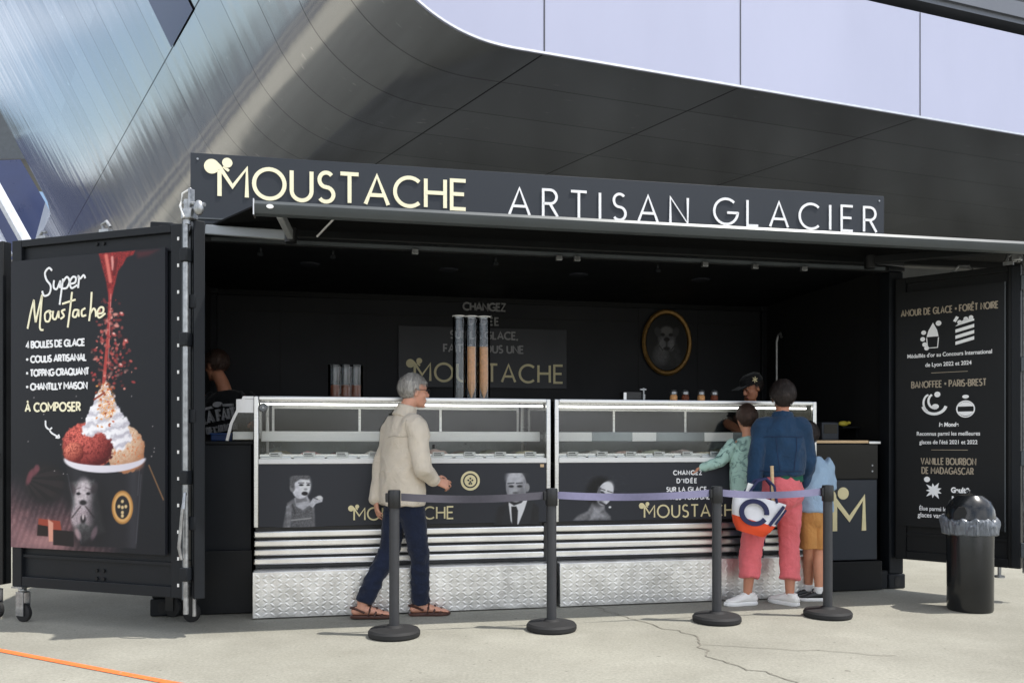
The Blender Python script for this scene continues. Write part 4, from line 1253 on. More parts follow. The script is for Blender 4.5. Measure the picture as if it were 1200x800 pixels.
# ================================================================ display cases and counters
def paint_tools(cx, cz, ppm, base):
    """portrait drawn in units of survey pixels around a centre point"""
    def f(X, Z, draw):
        k = Ink((X - cx) * ppm, -(Z - cz) * ppm, base)
        draw(k)
        return k.c
    return f
PANEL = (43, 45, 51)
def g3(v):
    v = np.clip((v - 112) * 1.2 + 106, 0, 255)
    return np.stack([v, v, v * 1.03], -1)
def boy_picture(k):
    n = vnoise(k.X * .3 + 40, k.Y * .3 + 40, 21); n2 = vnoise(k.X * .9 + 40, k.Y * .9 + 40, 22)
    k.over(k.poly([(-20, 31), (-15, 2), (-8, -3), (10, -3), (16, 4), (17, 30), (12, 31)], 1.2), g3(92 + 40 * n))
    k.over(k.poly([(-15, 30), (-16, 6), (-11, 2), (-9, 12), (-12, 30)], 1), g3(104 + 50 * n))
    k.over(k.poly([(-7, -4), (8, -6), (12, 4), (3, 10), (-5, 6)], 1), g3(140 + 50 * n))
    k.over(k.poly([(-10, 8), (-5, 6), (3, 12), (13, 6), (15, 20), (14, 31), (-11, 31)], 1), g3(78 + 46 * n2))
    k.over(k.seg(-10, 22, 12, 20, 1.6, .6), (150, 150, 150)); k.over(k.seg(-9, 4, -6, 14, 2, .6) * .6, (50, 50, 52))
    k.over(k.poly([(-6, -8), (6, -8), (8, 0), (-5, 2)], 1), g3(112 + 30 * n))
    k.over(k.ell(1, -17, 10.5, 14, 8, .08), g3(168 + 50 * n))
    k.over(k.ell(6, -17, 6, 11, 8, .4) * .7, (226, 226, 226))
    k.over(k.ell(-9, -16, 3, 5, 0, .2), (132, 132, 134))
    k.over(k.poly([(-12, -18), (-12, -28), (-4, -33), (8, -33), (11, -28), (9, -25), (0, -26), (-6, -22), (-8, -14)], 1.2), g3(76 + 46 * n2))
    for (x, y, a, b) in ((1, -19, 2.6, 1.2), (9, -19, 2.0, 1.1)): k.over(k.ell(x, y, a, b, 0, .4), (40, 40, 42))
    k.over(k.seg(-2, -21.5, 4, -21.5, 1.0, .5), (70, 70, 72)); k.over(k.seg(7, -21.5, 11, -21, .9, .5), (80, 80, 82))
    k.over(k.ell(6, -14, 2.0, 1.3, 0, .5) * .6, (110, 110, 112)); k.over(k.ell(5, -9, 3.6, 2.4, 0, .25), (34, 32, 34))
    k.over(k.poly([(10, 4), (14, -3), (20, -6), (26, -4), (25, 1), (18, 3), (14, 8)], .8), g3(150 + 60 * n2))
    k.over(k.ell(22, -4, 3, 2.4, 0, .3), (214, 214, 214)); k.over(k.seg(15, -4, 20, -2, .9, .4), (60, 60, 62))
def man_picture(k):
    n = vnoise(k.X * .3 + 40, k.Y * .3 + 40, 31); n2 = vnoise(k.X * .9 + 40, k.Y * .9 + 40, 32)
    k.over(k.poly([(-26, 31), (-22, 10), (-8, 2), (14, 0), (30, 12), (34, 31)], 3), g3(50 + 10 * n))
    k.over(k.ell(0, -30, 13, 7, 0, .5) * .5, (72, 72, 75))
    k.over(k.ell(0, -14, 12.5, 18, 0, .06), g3(124 + 44 * n))
    k.over(k.ell(-2, -24, 10, 9, 0, .4), g3(156 + 30 * n)); k.over(k.ell(13, -13, 2.8, 5, 0, .2), (140, 140, 142))
    k.over(k.ell(6, -4, 7, 9, 0, .5) * .4, (84, 84, 86))
    for x in (-6, 4): k.over(k.ell(x, -14.5, 3.2, 1.4, 0, .4), (46, 46, 48)); k.over(k.seg(x - 4, -18, x + 3, -18.5, 1.4, .6), (74, 74, 76))
    k.over(k.poly([(-3, -16), (0, -16), (2, -7), (-4, -7)], 1) * .5, (176, 176, 178)); k.over(k.ell(-1, -7, 3.4, 1.2, 0, .4) * .7, (70, 70, 72))
    k.over(k.seg(-5, -2, 4, -2, 1.6, .6), (64, 62, 64)); k.over(k.ell(-1, 2, 4, 2, 0, .5) * .5, (170, 170, 170))
    k.over(k.poly([(-9, 4), (-3, 8), (6, 5), (12, -2), (16, -2), (2, 31), (-4, 31), (-10, 20)], .7), (214, 214, 216))
    k.over(k.poly([(-6, 9), (0, 9), (2, 14), (1, 31), (-5, 31), (-6, 14)], .7), g3(44 + 20 * n2))
    k.over(k.poly([(-12, 6), (-9, 8), (-6, 31), (-18, 31)], .7), (40, 41, 44)); k.over(k.poly([(14, -1), (20, 4), (16, 31), (4, 31)], .7), (44, 45, 48))
def woman_picture(k):
    n = vnoise(k.X * .3 + 40, k.Y * .3 + 40, 41); n2 = vnoise(k.X * .9 + 40, k.Y * .9 + 40, 42)
    k.over(k.ell(4, -12, 26, 20, 0, .5) * sstep(.5, .75, n) * .2, (80, 81, 86))
    k.over(k.poly([(-36, 26), (-30, 20), (-18, 15), (-12, 4), (0, 6), (4, 16), (10, 22), (10, 26)], 1.6), g3(92 + 44 * n))
    k.over(k.poly([(-14, 10), (-10, -4), (4, 2), (2, 14), (-6, 18)], 1.2), g3(118 + 40 * n))
    k.over(k.ell(-4, -8, 15, 17, 20, .3), g3(26 + 22 * n2)); k.over(k.ell(3, -5, 9.5, 14.5, 22, .07), g3(150 + 60 * n)); k.over(k.ell(7, -12, 6, 7, 20, .5), (214, 214, 216)); k.over(k.ell(-3, 2, 4, 8, 22, .5) * .6, (96, 96, 100))
    k.over(k.poly([(-8, 0), (-5, -14), (-2, -12), (-4, 2)], 1.4) * .8, (82, 82, 86))
    for (x, y) in ((0, -6), (9, -3)): k.over(k.ell(x, y, 3, 1.4, 28, .4), (44, 44, 46)); k.over(k.seg(x - 3, y - 5, x + 3, y - 3, 1.1, .5), (64, 64, 66))
    k.over(k.ell(3, 1, 1.8, 1.2, 28, .5) * .7, (90, 90, 92)); k.over(k.seg(-3, 5, 3, 8, 2.2, .7), (60, 58, 62)); k.over(k.ell(9, 11, 1.6, 1.2, 0, .4), (230, 230, 230))
    k.over(k.poly([(-10, 12), (4, 22), (-16, 26)], 2) * .5, g3(150 + 40 * n2))
def dog_picture(k):
    n = vnoise(k.X * .3 + 40, k.Y * .3 + 40, 51); n2 = vnoise(k.X * 1.1 + 40, k.Y * 1.1 + 40, 52)
    k.over(k.poly([(-20, 26), (-16, 6), (-8, -4), (10, -4), (16, 8), (19, 28)], 2.5), g3(46 + 40 * n))
    k.over(k.ell(-6, 14, 8, 12, 10, .5), g3(84 + 40 * n2))
    k.over(k.ell(0, -6, 11, 13, 0, .15), g3(78 + 46 * n2)); k.over(k.ell(0, -13, 7, 5, 0, .4), (112, 112, 112))
    for s in (-1, 1):
        k.over(k.ell(s * 11, -12, 4, 6, s * 20, .3), (60, 60, 62)); k.over(k.ell(s * 5, -9, 2.6, 1.8, 0, .4), (14, 14, 15)); k.over(k.ell(s * 5.5, 3, 3.6, 7, 0, .3), g3(104 + 50 * n2))
    k.over(k.ell(0, -3.5, 3.4, 2.4, 0, .3), (10, 10, 11)); k.over(k.seg(0, -2, 0, 5, 1, .5), (16, 16, 17)); k.over(k.ell(0, 7, 4, 2, 0, .4), (20, 20, 21))
    k.over(k.seg(-9, 4, -5, 9, 1, .5), (26, 26, 27)); k.over(k.seg(9, 4, 5, 9, 1, .5), (26, 26, 27))

TUBCOL = [srgb(236, 226, 200), srgb(120, 72, 46), srgb(226, 170, 150), srgb(232, 222, 208), srgb(196, 70, 80), srgb(214, 196, 130), srgb(150, 160, 110), srgb(240, 236, 226), srgb(90, 58, 44)]
for i, c in enumerate(TUBCOL): M['ice%d' % i] = material("ice_cream", [0.55 * q + 0.45 * 0.62 for q in c], 0.6, vary=0.12, scale=18, bump=0.5, bscale=26)
FY = -0.12
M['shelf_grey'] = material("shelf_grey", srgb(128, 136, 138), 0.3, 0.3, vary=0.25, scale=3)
M['smoke'] = glass_material("smoked_glass", (0.62, 0.65, 0.64), 1.25, 0.2)
def display_case(x0, x1, label):
    t = cthing("display_case", label, "display case", ((x0 + x1) / 2, 0.3, 0.0), "ice cream display cases of the kiosk")
    # stainless frame: posts, rails
    mb = MB()
    for x in (x0, x1 - 0.034):
        mb.box(x, x + 0.034, FY - 0.004, FY + 0.03, 0.65, 1.62, 0.005)
        mb.box(x, x + 0.034, 0.86, 0.89, 1.12, 1.62, 0.005)
    fr = mb.build("frame", M['steel'], t)
    mb = MB(); mb.box(x0 + 0.034, x1 - 0.034, FY - 0.012, FY + 0.07, 1.588, 1.622, 0.008); mb.build("top_rail", M['steel'], t)
    mb = MB(); mb.box(x0 + 0.034, x1 - 0.034, FY + 0.07, 0.86, 1.604, 1.616); mb.build("top_glass", M['glass'], t)
    mb = MB(); mb.box(x0 + 0.034, x1 - 0.034, FY - 0.010, FY + 0.022, 1.118, 1.158, 0.006); mb.build("lower_rail", M['white_plastic'], t)
    mb = MB(); mb.box(x0 + 0.034, x1 - 0.034, FY + 0.004, FY + 0.010, 1.158, 1.588); mb.build("front_glass", M['glass'], t)
    for x in (x0 + 0.012, x1 - 0.018):
        mb = MB(); mb.box(x, x + 0.006, FY + 0.03, 0.86, 1.12, 1.60); mb.build("side_glass", M['glass'], t)
    mb = MB(); mb.cyl((x0 + 0.04, FY + 0.10, 1.567), (x1 - 0.04, FY + 0.10, 1.567), 0.008, seg=8); mb.build("lamp", M['lamp'], t)
    mb = MB(); mb.box(x0 + 0.034, x1 - 0.034, 0.10, 0.14, 1.285, 1.365, 0.006); mb.box(x0 + 0.034, x1 - 0.034, 0.14, 0.5, 1.340, 1.346); shf = mb.build("shelf", M['white_plastic'] if x0 < 2 else M['shelf_grey'], t)  # left strip is white to carry the reflections along the glass shelf
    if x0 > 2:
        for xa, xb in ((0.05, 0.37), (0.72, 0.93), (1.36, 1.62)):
            mb = MB(); mb.box(x0 + xa, x0 + xb, 0.094, 0.0985, 1.288, 1.362, 0.002); mb.build("shelf_reflection", M['white_plastic'], shf)  # white patches painted in place of reflections on the shelf strip
    mb = MB(); mb.box(x0 + 0.02, x1 - 0.02, FY + 0.03, 0.86, 1.06, 1.10); mb.build("deck", M['alu'], t)
    mb = MB(); mb.box(x0 + 0.04, x1 - 0.04, FY + 0.04, FY + 0.055, 1.165, 1.19); mb.build("inner_rail", M['steel'], t)
    mb = MB(); mb.box(x0 + 0.034, x1 - 0.034, 0.84, 0.86, 1.10, 1.30); mb.build("back_rail", M['shelf_grey'], t)
    for i, (xa, xb) in enumerate(((x0 + 0.06, x0 + 0.80), (x0 + 0.78, x0 + 1.50), (x0 + 1.48, x1 - 0.06))):
        yd = 0.80 + 0.012 * i
        mb = MB(); mb.box(xa, xb, yd, yd + 0.008, 1.31, 1.34); mb.box(xa, xb, yd, yd + 0.008, 1.565, 1.59); mb.box(xa, xa + 0.02, yd, yd + 0.008, 1.34, 1.565); mb.box(xb - 0.02, xb, yd, yd + 0.008, 1.34, 1.565)
        dr = mb.build("sliding_door", M['steel'], t)
        mb = MB(); mb.box(xa + 0.02, xb - 0.02, yd + 0.002, yd + 0.005, 1.34, 1.565); mb.build("pane", M['smoke'], dr)
    for k in range(9):
        xx = x0 + 0.155 + 0.243 * k
        mb = MB(); mb.box(xx - 0.045, xx + 0.045, -0.099, -0.096, 1.165, 1.205); cd = mb.build("price_card", M['white_plastic'], t)
        mb = MB(); mb.box(xx - 0.036, xx + 0.02, -0.1002, -0.0992, 1.19, 1.197); mb.box(xx - 0.036, xx + 0.03, -0.1002, -0.0992, 1.177, 1.182); mb.build("printed_line", M['charcoal'], cd)
    # body, printed front, louvres, tread plate
    mb = MB(); mb.box(x0 + 0.01, x1 - 0.01, FY + 0.05, 0.86, 0.345, 1.06); mb.build("body", M['black'], t)
    mb = MB(); mb.box(x0 + 0.034, x1 - 0.034, FY - 0.003, FY + 0.045, 0.652, 1.118, 0.003); fp = mb.build("front_panel", M['charcoal'], t)
    for k in range(4):
        z = 0.372 + k * 0.0665
        mb = MB(); mb.box(x0 + 0.0, x1 - 0.05, FY + 0.008, FY + 0.048, z, z + 0.049, 0.010, seg=2); mb.build("louvre_slat", M['slat_steel'], t)
    mb = MB(); mb.box(x1 - 0.05, x1 - 0.012, FY + 0.02, FY + 0.05, 0.37, 0.645); mb.build("louvre_post", M['black'], t)
    mb = MB(); mb.box(x0 + 0.006, x1 - 0.006, -0.262, FY + 0.05, 0.008, 0.343, 0.004)
    nx = int((x1 - x0 - 0.06) / 0.052)
    for i in range(nx):
        for j in range(9):
            cx_ = x0 + 0.042 + i * 0.052; cz_ = 0.032 + j * 0.0345
            a = R(45 if (i + j) % 2 else -45)
            L_, w_ = 0.0235, 0.0098
            ca, sa = math.cos(a), math.sin(a)
            pts = [(cx_ + ca * L_ * math.cos(q) - sa * w_ * math.sin(q), cz_ + sa * L_ * math.cos(q) + ca * w_ * math.sin(q)) for q in [k * math.pi / 4 for k in range(8)]]
            ring = [mb.bm.verts.new((p[0], -0.262, p[1])) for p in pts]
            rid = [mb.bm.verts.new((cx_ + ca * s * L_ * 0.55, -0.2640, cz_ + sa * s * L_ * 0.55)) for s in (1, -1)]
            mb.bm.faces.new((ring[0], ring[1], rid[0])); mb.bm.faces.new((ring[1], ring[2], rid[0])); mb.bm.faces.new((ring[2], ring[3], rid[1], rid[0]))
            mb.bm.faces.new((ring[3], ring[4], rid[1])); mb.bm.faces.new((ring[4], ring[5], rid[1])); mb.bm.faces.new((ring[5], ring[6], rid[1]))
            mb.bm.faces.new((ring[6], ring[7], rid[0], rid[1])); mb.bm.faces.new((ring[7], ring[0], rid[0]))
    mb.build("tread_plate", M['plate'], t)
    return t, fr, fp
caseL, frL, fpL = display_case(0.73, 2.985, "left glass display case with the small boy and the suited man on its front")
caseR, frR, fpR = display_case(3.018, 5.291, "right glass ice cream display case with the smiling woman on its front")
mb = MB(); mb.lathe([(0, 0), (0.034, 0), (0.034, 0.012), (0.026, 0.02), (0.018, 0.012), (0.008, 0.024), (0, 0.024)], seg=24)
bmesh.ops.transform(mb.bm, matrix=Matrix.Translation((0.80, FY - 0.004, 1.535)) @ Matrix.Rotation(R(90), 4, 'X'), verts=mb.bm.verts)
mb.build("glass_knob", M['zinc'], caseL)
mb = MB(); mb.box(2.90, 2.93, FY - 0.006, FY - 0.003, 1.085, 1.108); mb.build("sticker", M['wood'], fpL)
def portrait(parent, cx, cz, ppm, w, h, draw, mat='print_matte', base=PANEL, y=FY - 0.0036, oval=False, name="portrait", nx=None):
    f = paint_tools(cx, cz, ppm, base)
    nx = nx or int(w * ppm * 1.6); nz_ = int(nx * h / w)
    return picture(name, cx - w / 2, cx + w / 2, cz - h / 2, cz + h / 2, nx, nz_, lambda X, Z: f(X, Z, draw), M[mat], parent, y=y, oval=oval)
def ptc(px, py, ly=FY):
    t = (px - 600) / 1000
    s, c = math.sin(CA), math.cos(CA)
    Y = (ly - CO.x * s + CO.y * c) / (-t * s + c)
    X = t * Y
    return (X - CO.x) * c + (Y - CO.y) * s, H + (518 - py) / 1000 * Y, Y
x, z, Y = ptc(352, 587); portrait(fpL, x, z, 1000 / Y, 0.36, 0.385, boy_picture)
x, z, Y = ptc(605, 584); portrait(fpL, x, z, 1000 / Y, 0.36, 0.40, man_picture)
x, z, Y = ptc(706, 583); portrait(fpR, x, z, 1000 / Y, 0.50, 0.36, woman_picture)
ya, yb = FY - 0.0075, FY - 0.0032
def wm_on(parent, p0, p1, zpx_top, zpx_bot):
    a = ptc(*p0); b = ptc(*p1)
    h = (zpx_bot - zpx_top) / 1000 * a[2]
    mb = MB(); wordmark(mb, a[0], a[1], h, h * 0.13, b[0] - a[0], ya, yb)
    mb.build("wordmark", M['darkgold'], parent)
wm_on(fpL, (415, 609), (531, 609), 595, 609)
wm_on(fpR, (755, 606), (868, 606), 592, 606)
x, z, Y = ptc(551, 563)
mb = MB()
mb.stroke(arc(x, z, 0.066, 0.066, 0, 360, 32), 0.018, ya, yb); mb.disc(x, z, 0.046, ya + 0.001, yb); mb.build("round_emblem", M['darkgold'], fpL)
mb = MB()
for a_, b_ in ((0, .018), (-.016, .004), (.016, .004), (0, -.008), (-.008, -.022), (.008, -.022)): mb.disc(x + a_, z + b_, 0.0075, ya - 0.002, ya - 0.0002, seg=10)
mb.build("emblem_dots", M['charcoal'], fpL)
for s, x0_, x1_, y in (("CHANGEZ", 789, 822, 556), ("D'IDÉE", 793, 816, 565.5), ("SUR LA GLACE,", 781, 829, 575.5), ("FAITES-VOUS UNE", 779, 831, 585)):
    mb = MB(); a = ptc(x0_, y); b = ptc(x1_, y); letters(mb, s, a[0], a[1], 0.033, 0.008, y0=ya, y1=yb, fit=b[0] - a[0])
    mb.build("lettering", M['white'], fpR)
# tubs of ice cream
def tub(case_x0, k, row, label, group):
    x = case_x0 + 0.155 + 0.243 * k; y = 0.06 + 0.33 * row
    o = cthing("ice_cream_tub", label, "ice cream tub", (x, y, 1.10), group)
    mb = MB(); mb.box(x - 0.115, x + 0.115, y - 0.15, y + 0.15, 1.101, 1.175, 0.008); mb.build("tub", M['steel'], o)
    mb = MB(); mb.ell((x, y, 1.165), (0.105, 0.14, 0.026 + 0.028 * random.random()), u=20, v=12)
    for v in mb.bm.verts:
        q = v.co * 16; v.co.z += 0.022 * mnoise.noise(q) ; v.co.z = max(v.co.z, 1.15)
    mb.build("ice_cream", M['ice%d' % ((k * 4 + row * 5 + int(case_x0)) % 9)], o)
    return o
for k in range(9):
    for row in range(2):
        tub(0.73, k, row, "steel tub of ice cream set among others in the left display case", "ice cream tubs in the left display case")
        tub(3.02, k, row, "steel tub of ice cream set among others in the right display case", "ice cream tubs in the right display case")
# counter on the left of the cases
lc = cthing("side_counter", "plain dark counter block left of the display cases", "counter", (0.45, 0.3, 0.0))
mb = MB(); mb.box(0.16, 0.70, 0.02, 0.80, 0.17, 1.262, 0.004); mb.build("body", M['paint'], lc)
mb = MB(); mb.box(0.16, 0.715, 0.0, 0.82, 1.264, 1.288, 0.004); mb.build("worktop", M['paint_black'], lc)
mb = MB(); mb.box(0.16, 0.71, -0.03, 0.018, 0.008, 0.475, 0.004); mb.build("plinth", M['paint_black'], lc)
gd = cthing("sneeze_guard", "slanted glass guard with a pale frame standing left of the display cases", "glass guard", (0.62, -0.05, 1.29))
mb = MB(); mb.stroke([(0.535, 1.292), (0.565, 1.42), (0.655, 1.612), (0.725, 1.612)], 0.02, -0.06, -0.04); mb.box(0.60, 0.725, -0.055, -0.045, 1.50, 1.60); mb.build("frame", M['alu'], gd)
mb = MB(); mb.prism([(0.545, 1.295), (0.725, 1.295), (0.725, 1.60), (0.66, 1.60), (0.57, 1.42)], -0.038, -0.034); mb.build("pane", M['glass'], gd)
mb = MB(); mb.box(0.57, 0.72, -0.02, 0.30, 1.30, 1.36, 0.006); mb.build("tray", M['white_plastic'], gd)
bx = cthing("storage_box", "small blue plastic box on the left counter", "box", (0.44, 0.35, 1.288))
mb = MB(); mb.box(0.37, 0.53, 0.28, 0.44, 1.2885, 1.345, 0.01); mb.build("body", material("blue_plastic", srgb(30, 60, 110), 0.4), bx)
mb = MB(); mb.box(0.362, 0.538, 0.272, 0.448, 1.338, 1.352, 0.005); mb.build("lid", material("blue_lid", srgb(40, 74, 128), 0.4), bx)
# counter with the gilt M on the right
rc = cthing("till_counter", "dark glossy till counter with a big pale gold M on its front", "counter", (5.64, 0.2, 0.0))
GB = material("gloss_black", srgb(14, 15, 17), 0.12, vary=0.2, scale=2, spec=0.3, rvary=0.05)
mb = MB(); mb.box(5.33, 5.93, -0.02, 0.6, 0.262, 1.27, 0.004); mb.build("body", M['paint_black'], rc)
mb = MB(); mb.box(5.335, 5.925, -0.036, -0.022, 0.965, 1.262, 0.004); mb.build("glass_door", GB, rc)
mb = MB(); mb.box(5.345, 5.905, -0.05, -0.022, 0.27, 0.955, 0.004); fpn = mb.build("front_panel", M['sign_board'], rc)
mb = MB(); mb.box(5.30, 5.95, -0.06, 0.62, 0.01, 0.258, 0.006); mb.build("plinth", M['paint_black'], rc)
mb = MB(); mb.box(5.32, 5.83, -0.045, 0.62, 1.272, 1.296, 0.004); mb.build("worktop", M['wood'], rc)
mb = MB(); mb.box(5.832, 5.945, -0.05, 0.62, 1.265, 1.288, 0.004); mb.build("worktop_end", M['alu'], rc)
mb = MB()
a = ptc(978, 622, -0.05); b = ptc(1012, 622, -0.05); hh = (622 - 583) / 1000 * a[2]
s_ = (b[0] - a[0]) / 0.88
mb.stroke([(a[0], a[1]), (a[0], a[1] + hh * .86)], 0.042, -0.056, -0.049)
mb.stroke([(a[0] - .02, a[1] + hh * 1.02), (a[0] + .44 * s_, a[1] + hh * .36), (a[0] + .88 * s_, a[1] + hh), (a[0] + .88 * s_, a[1])], 0.042, -0.0565, -0.049)
mb.disc(a[0] + .25 * s_, a[1] + hh * 1.13, 0.052, -0.057, -0.049); mb.disc(a[0] - .2 * s_, a[1] + hh * 1.02, 0.075, -0.0573, -0.049)
mb.build("letter", M['darkgold'], fpn)
mb = MB()
for z in (1.03, 1.08): mb.cyl((5.87, -0.0365, z), (5.87, -0.04, z), 0.008, seg=10)
mb.build("button", M['zinc'], rc)

# ================================================================ things on the counters
def cone_holder(name, x, y, r, h, n, label):
    t = cthing(name, label, "cone holder", (x, y, 1.622))
    mb = MB(); mb.box(x - r * 1.35 * n / 2 - 0.05, x + r * 1.35 * n / 2 + 0.05, y - 0.09, y + 0.09, 1.6225, 1.634, 0.004); mb.build("base", M['acrylic'], t)
    xs = [x + (i - (n - 1) / 2) * r * 2.04 for i in range(n)]
    for q in xs:
        mb = MB()
        mb.lathe([(r, 1.635), (r, 1.622 + h), (r - 0.004, 1.622 + h), (r - 0.004, 1.635)], (q, y, 0), 24); mb.build("tube", M['acrylic'], t)
        mb = MB(); mb.lathe([(r + 0.001, 1.622 + h - 0.006), (r + 0.004, 1.622 + h - 0.003), (r + 0.004, 1.622 + h + 0.003), (r - 0.003, 1.622 + h + 0.003)], (q, y, 0), 24); mb.build("rim", M['white_plastic'], t)
    return xs
ysp = 0.35
xs = cone_holder("cone_holder", 2.425, ysp, 0.0515, 0.70, 3, "tall clear three tube cone holder in front of the wall lettering")
for i, q in enumerate(xs[1:]):
    t = cthing("cone_stack", "tall stack of wafer cones, the %s of the pair in the clear tubes" % ("left one" if i == 0 else "right one"), "wafer cones", (q, ysp, 1.64), "wafer cone stacks in the tall holder")
    mb = MB()
    pr = []
    z = 1.74
    for k in range(10):
        pr += [(0.043, z + 0.026), (0.0458, z + 0.030), (0.0448, z + 0.033), (0.037, z + 0.034)]; z += 0.033
    pr = [(0.001, 1.64), (0.024, 1.70), (0.038, 1.755)] + pr + [(0.034, z), (0.001, z - 0.02)]
    mb.lathe(pr, (q, ysp, 0), 20); mb.build("cones", M['cone'], t)
t = cthing("glass_jar", "wide clear jar of brown topping on the left display case", "jar", (1.40, 0.5, 1.622))
for dx in (-0.085, 0.0, 0.085):
    mb = MB(); mb.lathe([(0.0, 1.6225), (0.055, 1.6225), (0.058, 1.64), (0.058, 1.90), (0.054, 1.90), (0.054, 1.635), (0.0, 1.632)], (1.40 + dx, 0.5, 0), 24); mb.build("cylinder", M['acrylic'], t)
    mb = MB(); mb.lathe([(0.0, 1.636), (0.052, 1.636), (0.052, 1.73 + dx * .2), (0.03, 1.75), (0.0, 1.745)], (1.40 + dx, 0.5, 0), 20); mb.build("topping", M['cocoa'], t)
    mb = MB(); mb.lathe([(0.0, 1.901), (0.06, 1.901), (0.06, 1.915), (0.0, 1.918)], (1.40 + dx, 0.5, 0), 24); mb.build("lid", M['acrylic'], t)
nb = cthing("napkin_dispenser", "small steel napkin box on the right display case", "napkin box", (3.86, 0.45, 1.622))
mb = MB(); mb.box(3.76, 3.93, 0.40, 0.50, 1.6225, 1.72, 0.006); mb.build("body", M['black'], nb)
mb = MB(); mb.box(3.765, 3.79, 0.395, 0.399, 1.64, 1.71); mb.build("label_plate", M['alu'], nb)
mb = MB(); mb.cyl((3.965, 0.45, 1.6225), (3.965, 0.45, 1.70), 0.02, seg=14); mb.cyl((3.965, 0.45, 1.70), (3.965, 0.45, 1.755), 0.009, seg=10); mb.box(3.93, 3.99, 0.44, 0.46, 1.735, 1.75, 0.003); mb.build("pump", M['zinc'], nb)
PLC = ["first", "second", "third", "last"]
for i, x in enumerate((4.245, 4.355, 4.505, 4.63)):
    t = cthing("topping_shaker", "steel topped glass shaker on the right display case, %s of four from the napkin box" % PLC[i], "shaker", (x, 0.45, 1.622), "topping shakers on the right display case")
    mb = MB(); mb.lathe([(0.0, 1.6225), (0.030, 1.6225), (0.033, 1.63), (0.033, 1.685), (0.026, 1.70)], (x, 0.45, 0), 18); mb.build("jar", M['cocoa'] if i % 2 else M['cone'], t)
    mb = MB(); mb.lathe([(0.029, 1.699), (0.032, 1.703), (0.032, 1.725), (0.022, 1.742), (0.0, 1.746)], (x, 0.45, 0), 18); mb.build("lid", M['zinc'], t)
sp = cthing("card_terminal", "small dark box on the wooden top of the till counter", "till box", (5.64, 0.3, 1.296))
mb = MB(); mb.box(5.57, 5.74, 0.26, 0.36, 1.2965, 1.46, 0.012); mb.build("body", M['sign_board'], sp)
mb = MB(); mb.box(5.59, 5.72, 0.256, 0.259, 1.36, 1.44); mb.build("screen", GB, sp)
tp = cthing("tall_tap", "thin tall steel tap rising behind the right display case", "tap", (5.97, 1.8, 1.2))
mb = MB(); mb.tube([(5.97, 1.8, 1.2), (5.97, 1.8, 2.36), (5.975, 1.78, 2.43), (5.985, 1.75, 2.45), (5.99, 1.73, 2.40)], 0.014, 10); mb.build("pipe", M['zinc'], tp)
mb = MB(); mb.cyl((5.97, 1.8, 1.15), (5.97, 1.8, 1.21), 0.04, seg=16); mb.build("base", M['zinc'], tp)
bc = cthing("back_counter", "dark work counter along the back wall of the kiosk", "counter", (3.4, 1.95, 0.16))
mb = MB(); mb.box(1.0, 6.05, 1.66, 2.33, 0.165, 1.12, 0.004); mb.build("body", M['black_wall'], bc)
mb = MB(); mb.box(1.0, 6.05, 1.64, 2.33, 1.122, 1.15, 0.004); mb.build("worktop", M['paint_black'], bc)
fl = cthing("fruit", "tiny yellow fruit on the end wall shelf over the till counter", "fruit", (6.0, 0.6, 1.43))
mb = MB(); mb.ell((6.0, 0.6, 1.455), (0.05, 0.03, 0.026)); mb.ell((6.055, 0.6, 1.462), (0.02, 0.02, 0.016)); mb.build("body", material("lemon", srgb(214, 196, 70), 0.5, vary=0.2), fl)
sh = cthing("end_shelf", "small black shelf on the dark end wall above the till counter", "shelf", (6.02, 0.6, 1.41))
mb = MB(); mb.box(5.93, 6.118, 0.5, 0.72, 1.41, 1.428, 0.003); mb.build("board", M['paint_black'], sh)
mb = MB(); mb.box(6.10, 6.118, 0.55, 0.57, 1.33, 1.41); mb.build("bracket", M['paint_black'], sh)

# ---------------------------------------------------------------- back wall pictures
ws = cthing("wall_sign", "dark wall panel with grey and dull gold capitals behind the counter", "sign", (2.86, 2.345, 2.3))
mb = MB(); mb.box(1.95, 3.77, 2.325, 2.345, 1.86, 2.50, 0.002); mb.build("board", M['navy_panel'], ws)
for s, x0, x1, y in (("CHANGEZ", 543, 592, 363), ("D'IDÉE", 549, 584, 380), ("SUR LA GLACE,", 528, 606, 396), ("FAITES-VOUS UNE", 520, 613, 412)):
    mb = MB(); a = ptc(x0, y, 2.33); b = ptc(x1, y, 2.33); letters(mb, s, a[0], a[1], 0.075, 0.017, y0=2.319, y1=2.3245 if a[1] < 2.44 else 2.349, fit=b[0] - a[0])
    mb.build("grey_lettering", M['greytext'], ws)
a = ptc(486, 446, 2.33); b = ptc(659, 446, 2.33)
mb = MB(); wordmark(mb, a[0], a[1], 0.185, 0.025, b[0] - a[0], 2.318, 2.3245); mb.build("gold_lettering", M['darkgold'], ws)
pf = cthing("oval_picture", "oval gilt framed picture of a bulldog on the dark back wall", "picture", (4.92, 2.34, 2.39))
mb = MB()
cx, cz = 4.92, 2.39
N = 48
ringp = [(0.285, 0.36, 2.33), (0.295, 0.37, 2.31), (0.28, 0.352, 2.296), (0.255, 0.325, 2.30), (0.245, 0.313, 2.315), (0.243, 0.311, 2.335)]
rings = [[mb.bm.verts.new((cx + a * math.cos(2 * math.pi * k / N), y, cz + b * math.sin(2 * math.pi * k / N))) for k in range(N)] for a, b, y in ringp]
for A_, B_ in zip(rings, rings[1:]):
    for k in range(N): mb.bm.faces.new((A_[k], A_[(k + 1) % N], B_[(k + 1) % N], B_[k]))
mb.build("frame", M['goldframe'], pf)
def dog_dark(k):
    dog_picture(k); k.c = k.c * 0.85
portrait(pf, cx, cz, 104, 0.488, 0.624, dog_dark, base=(16, 16, 18), y=2.318, oval=True, name="picture", nx=90)

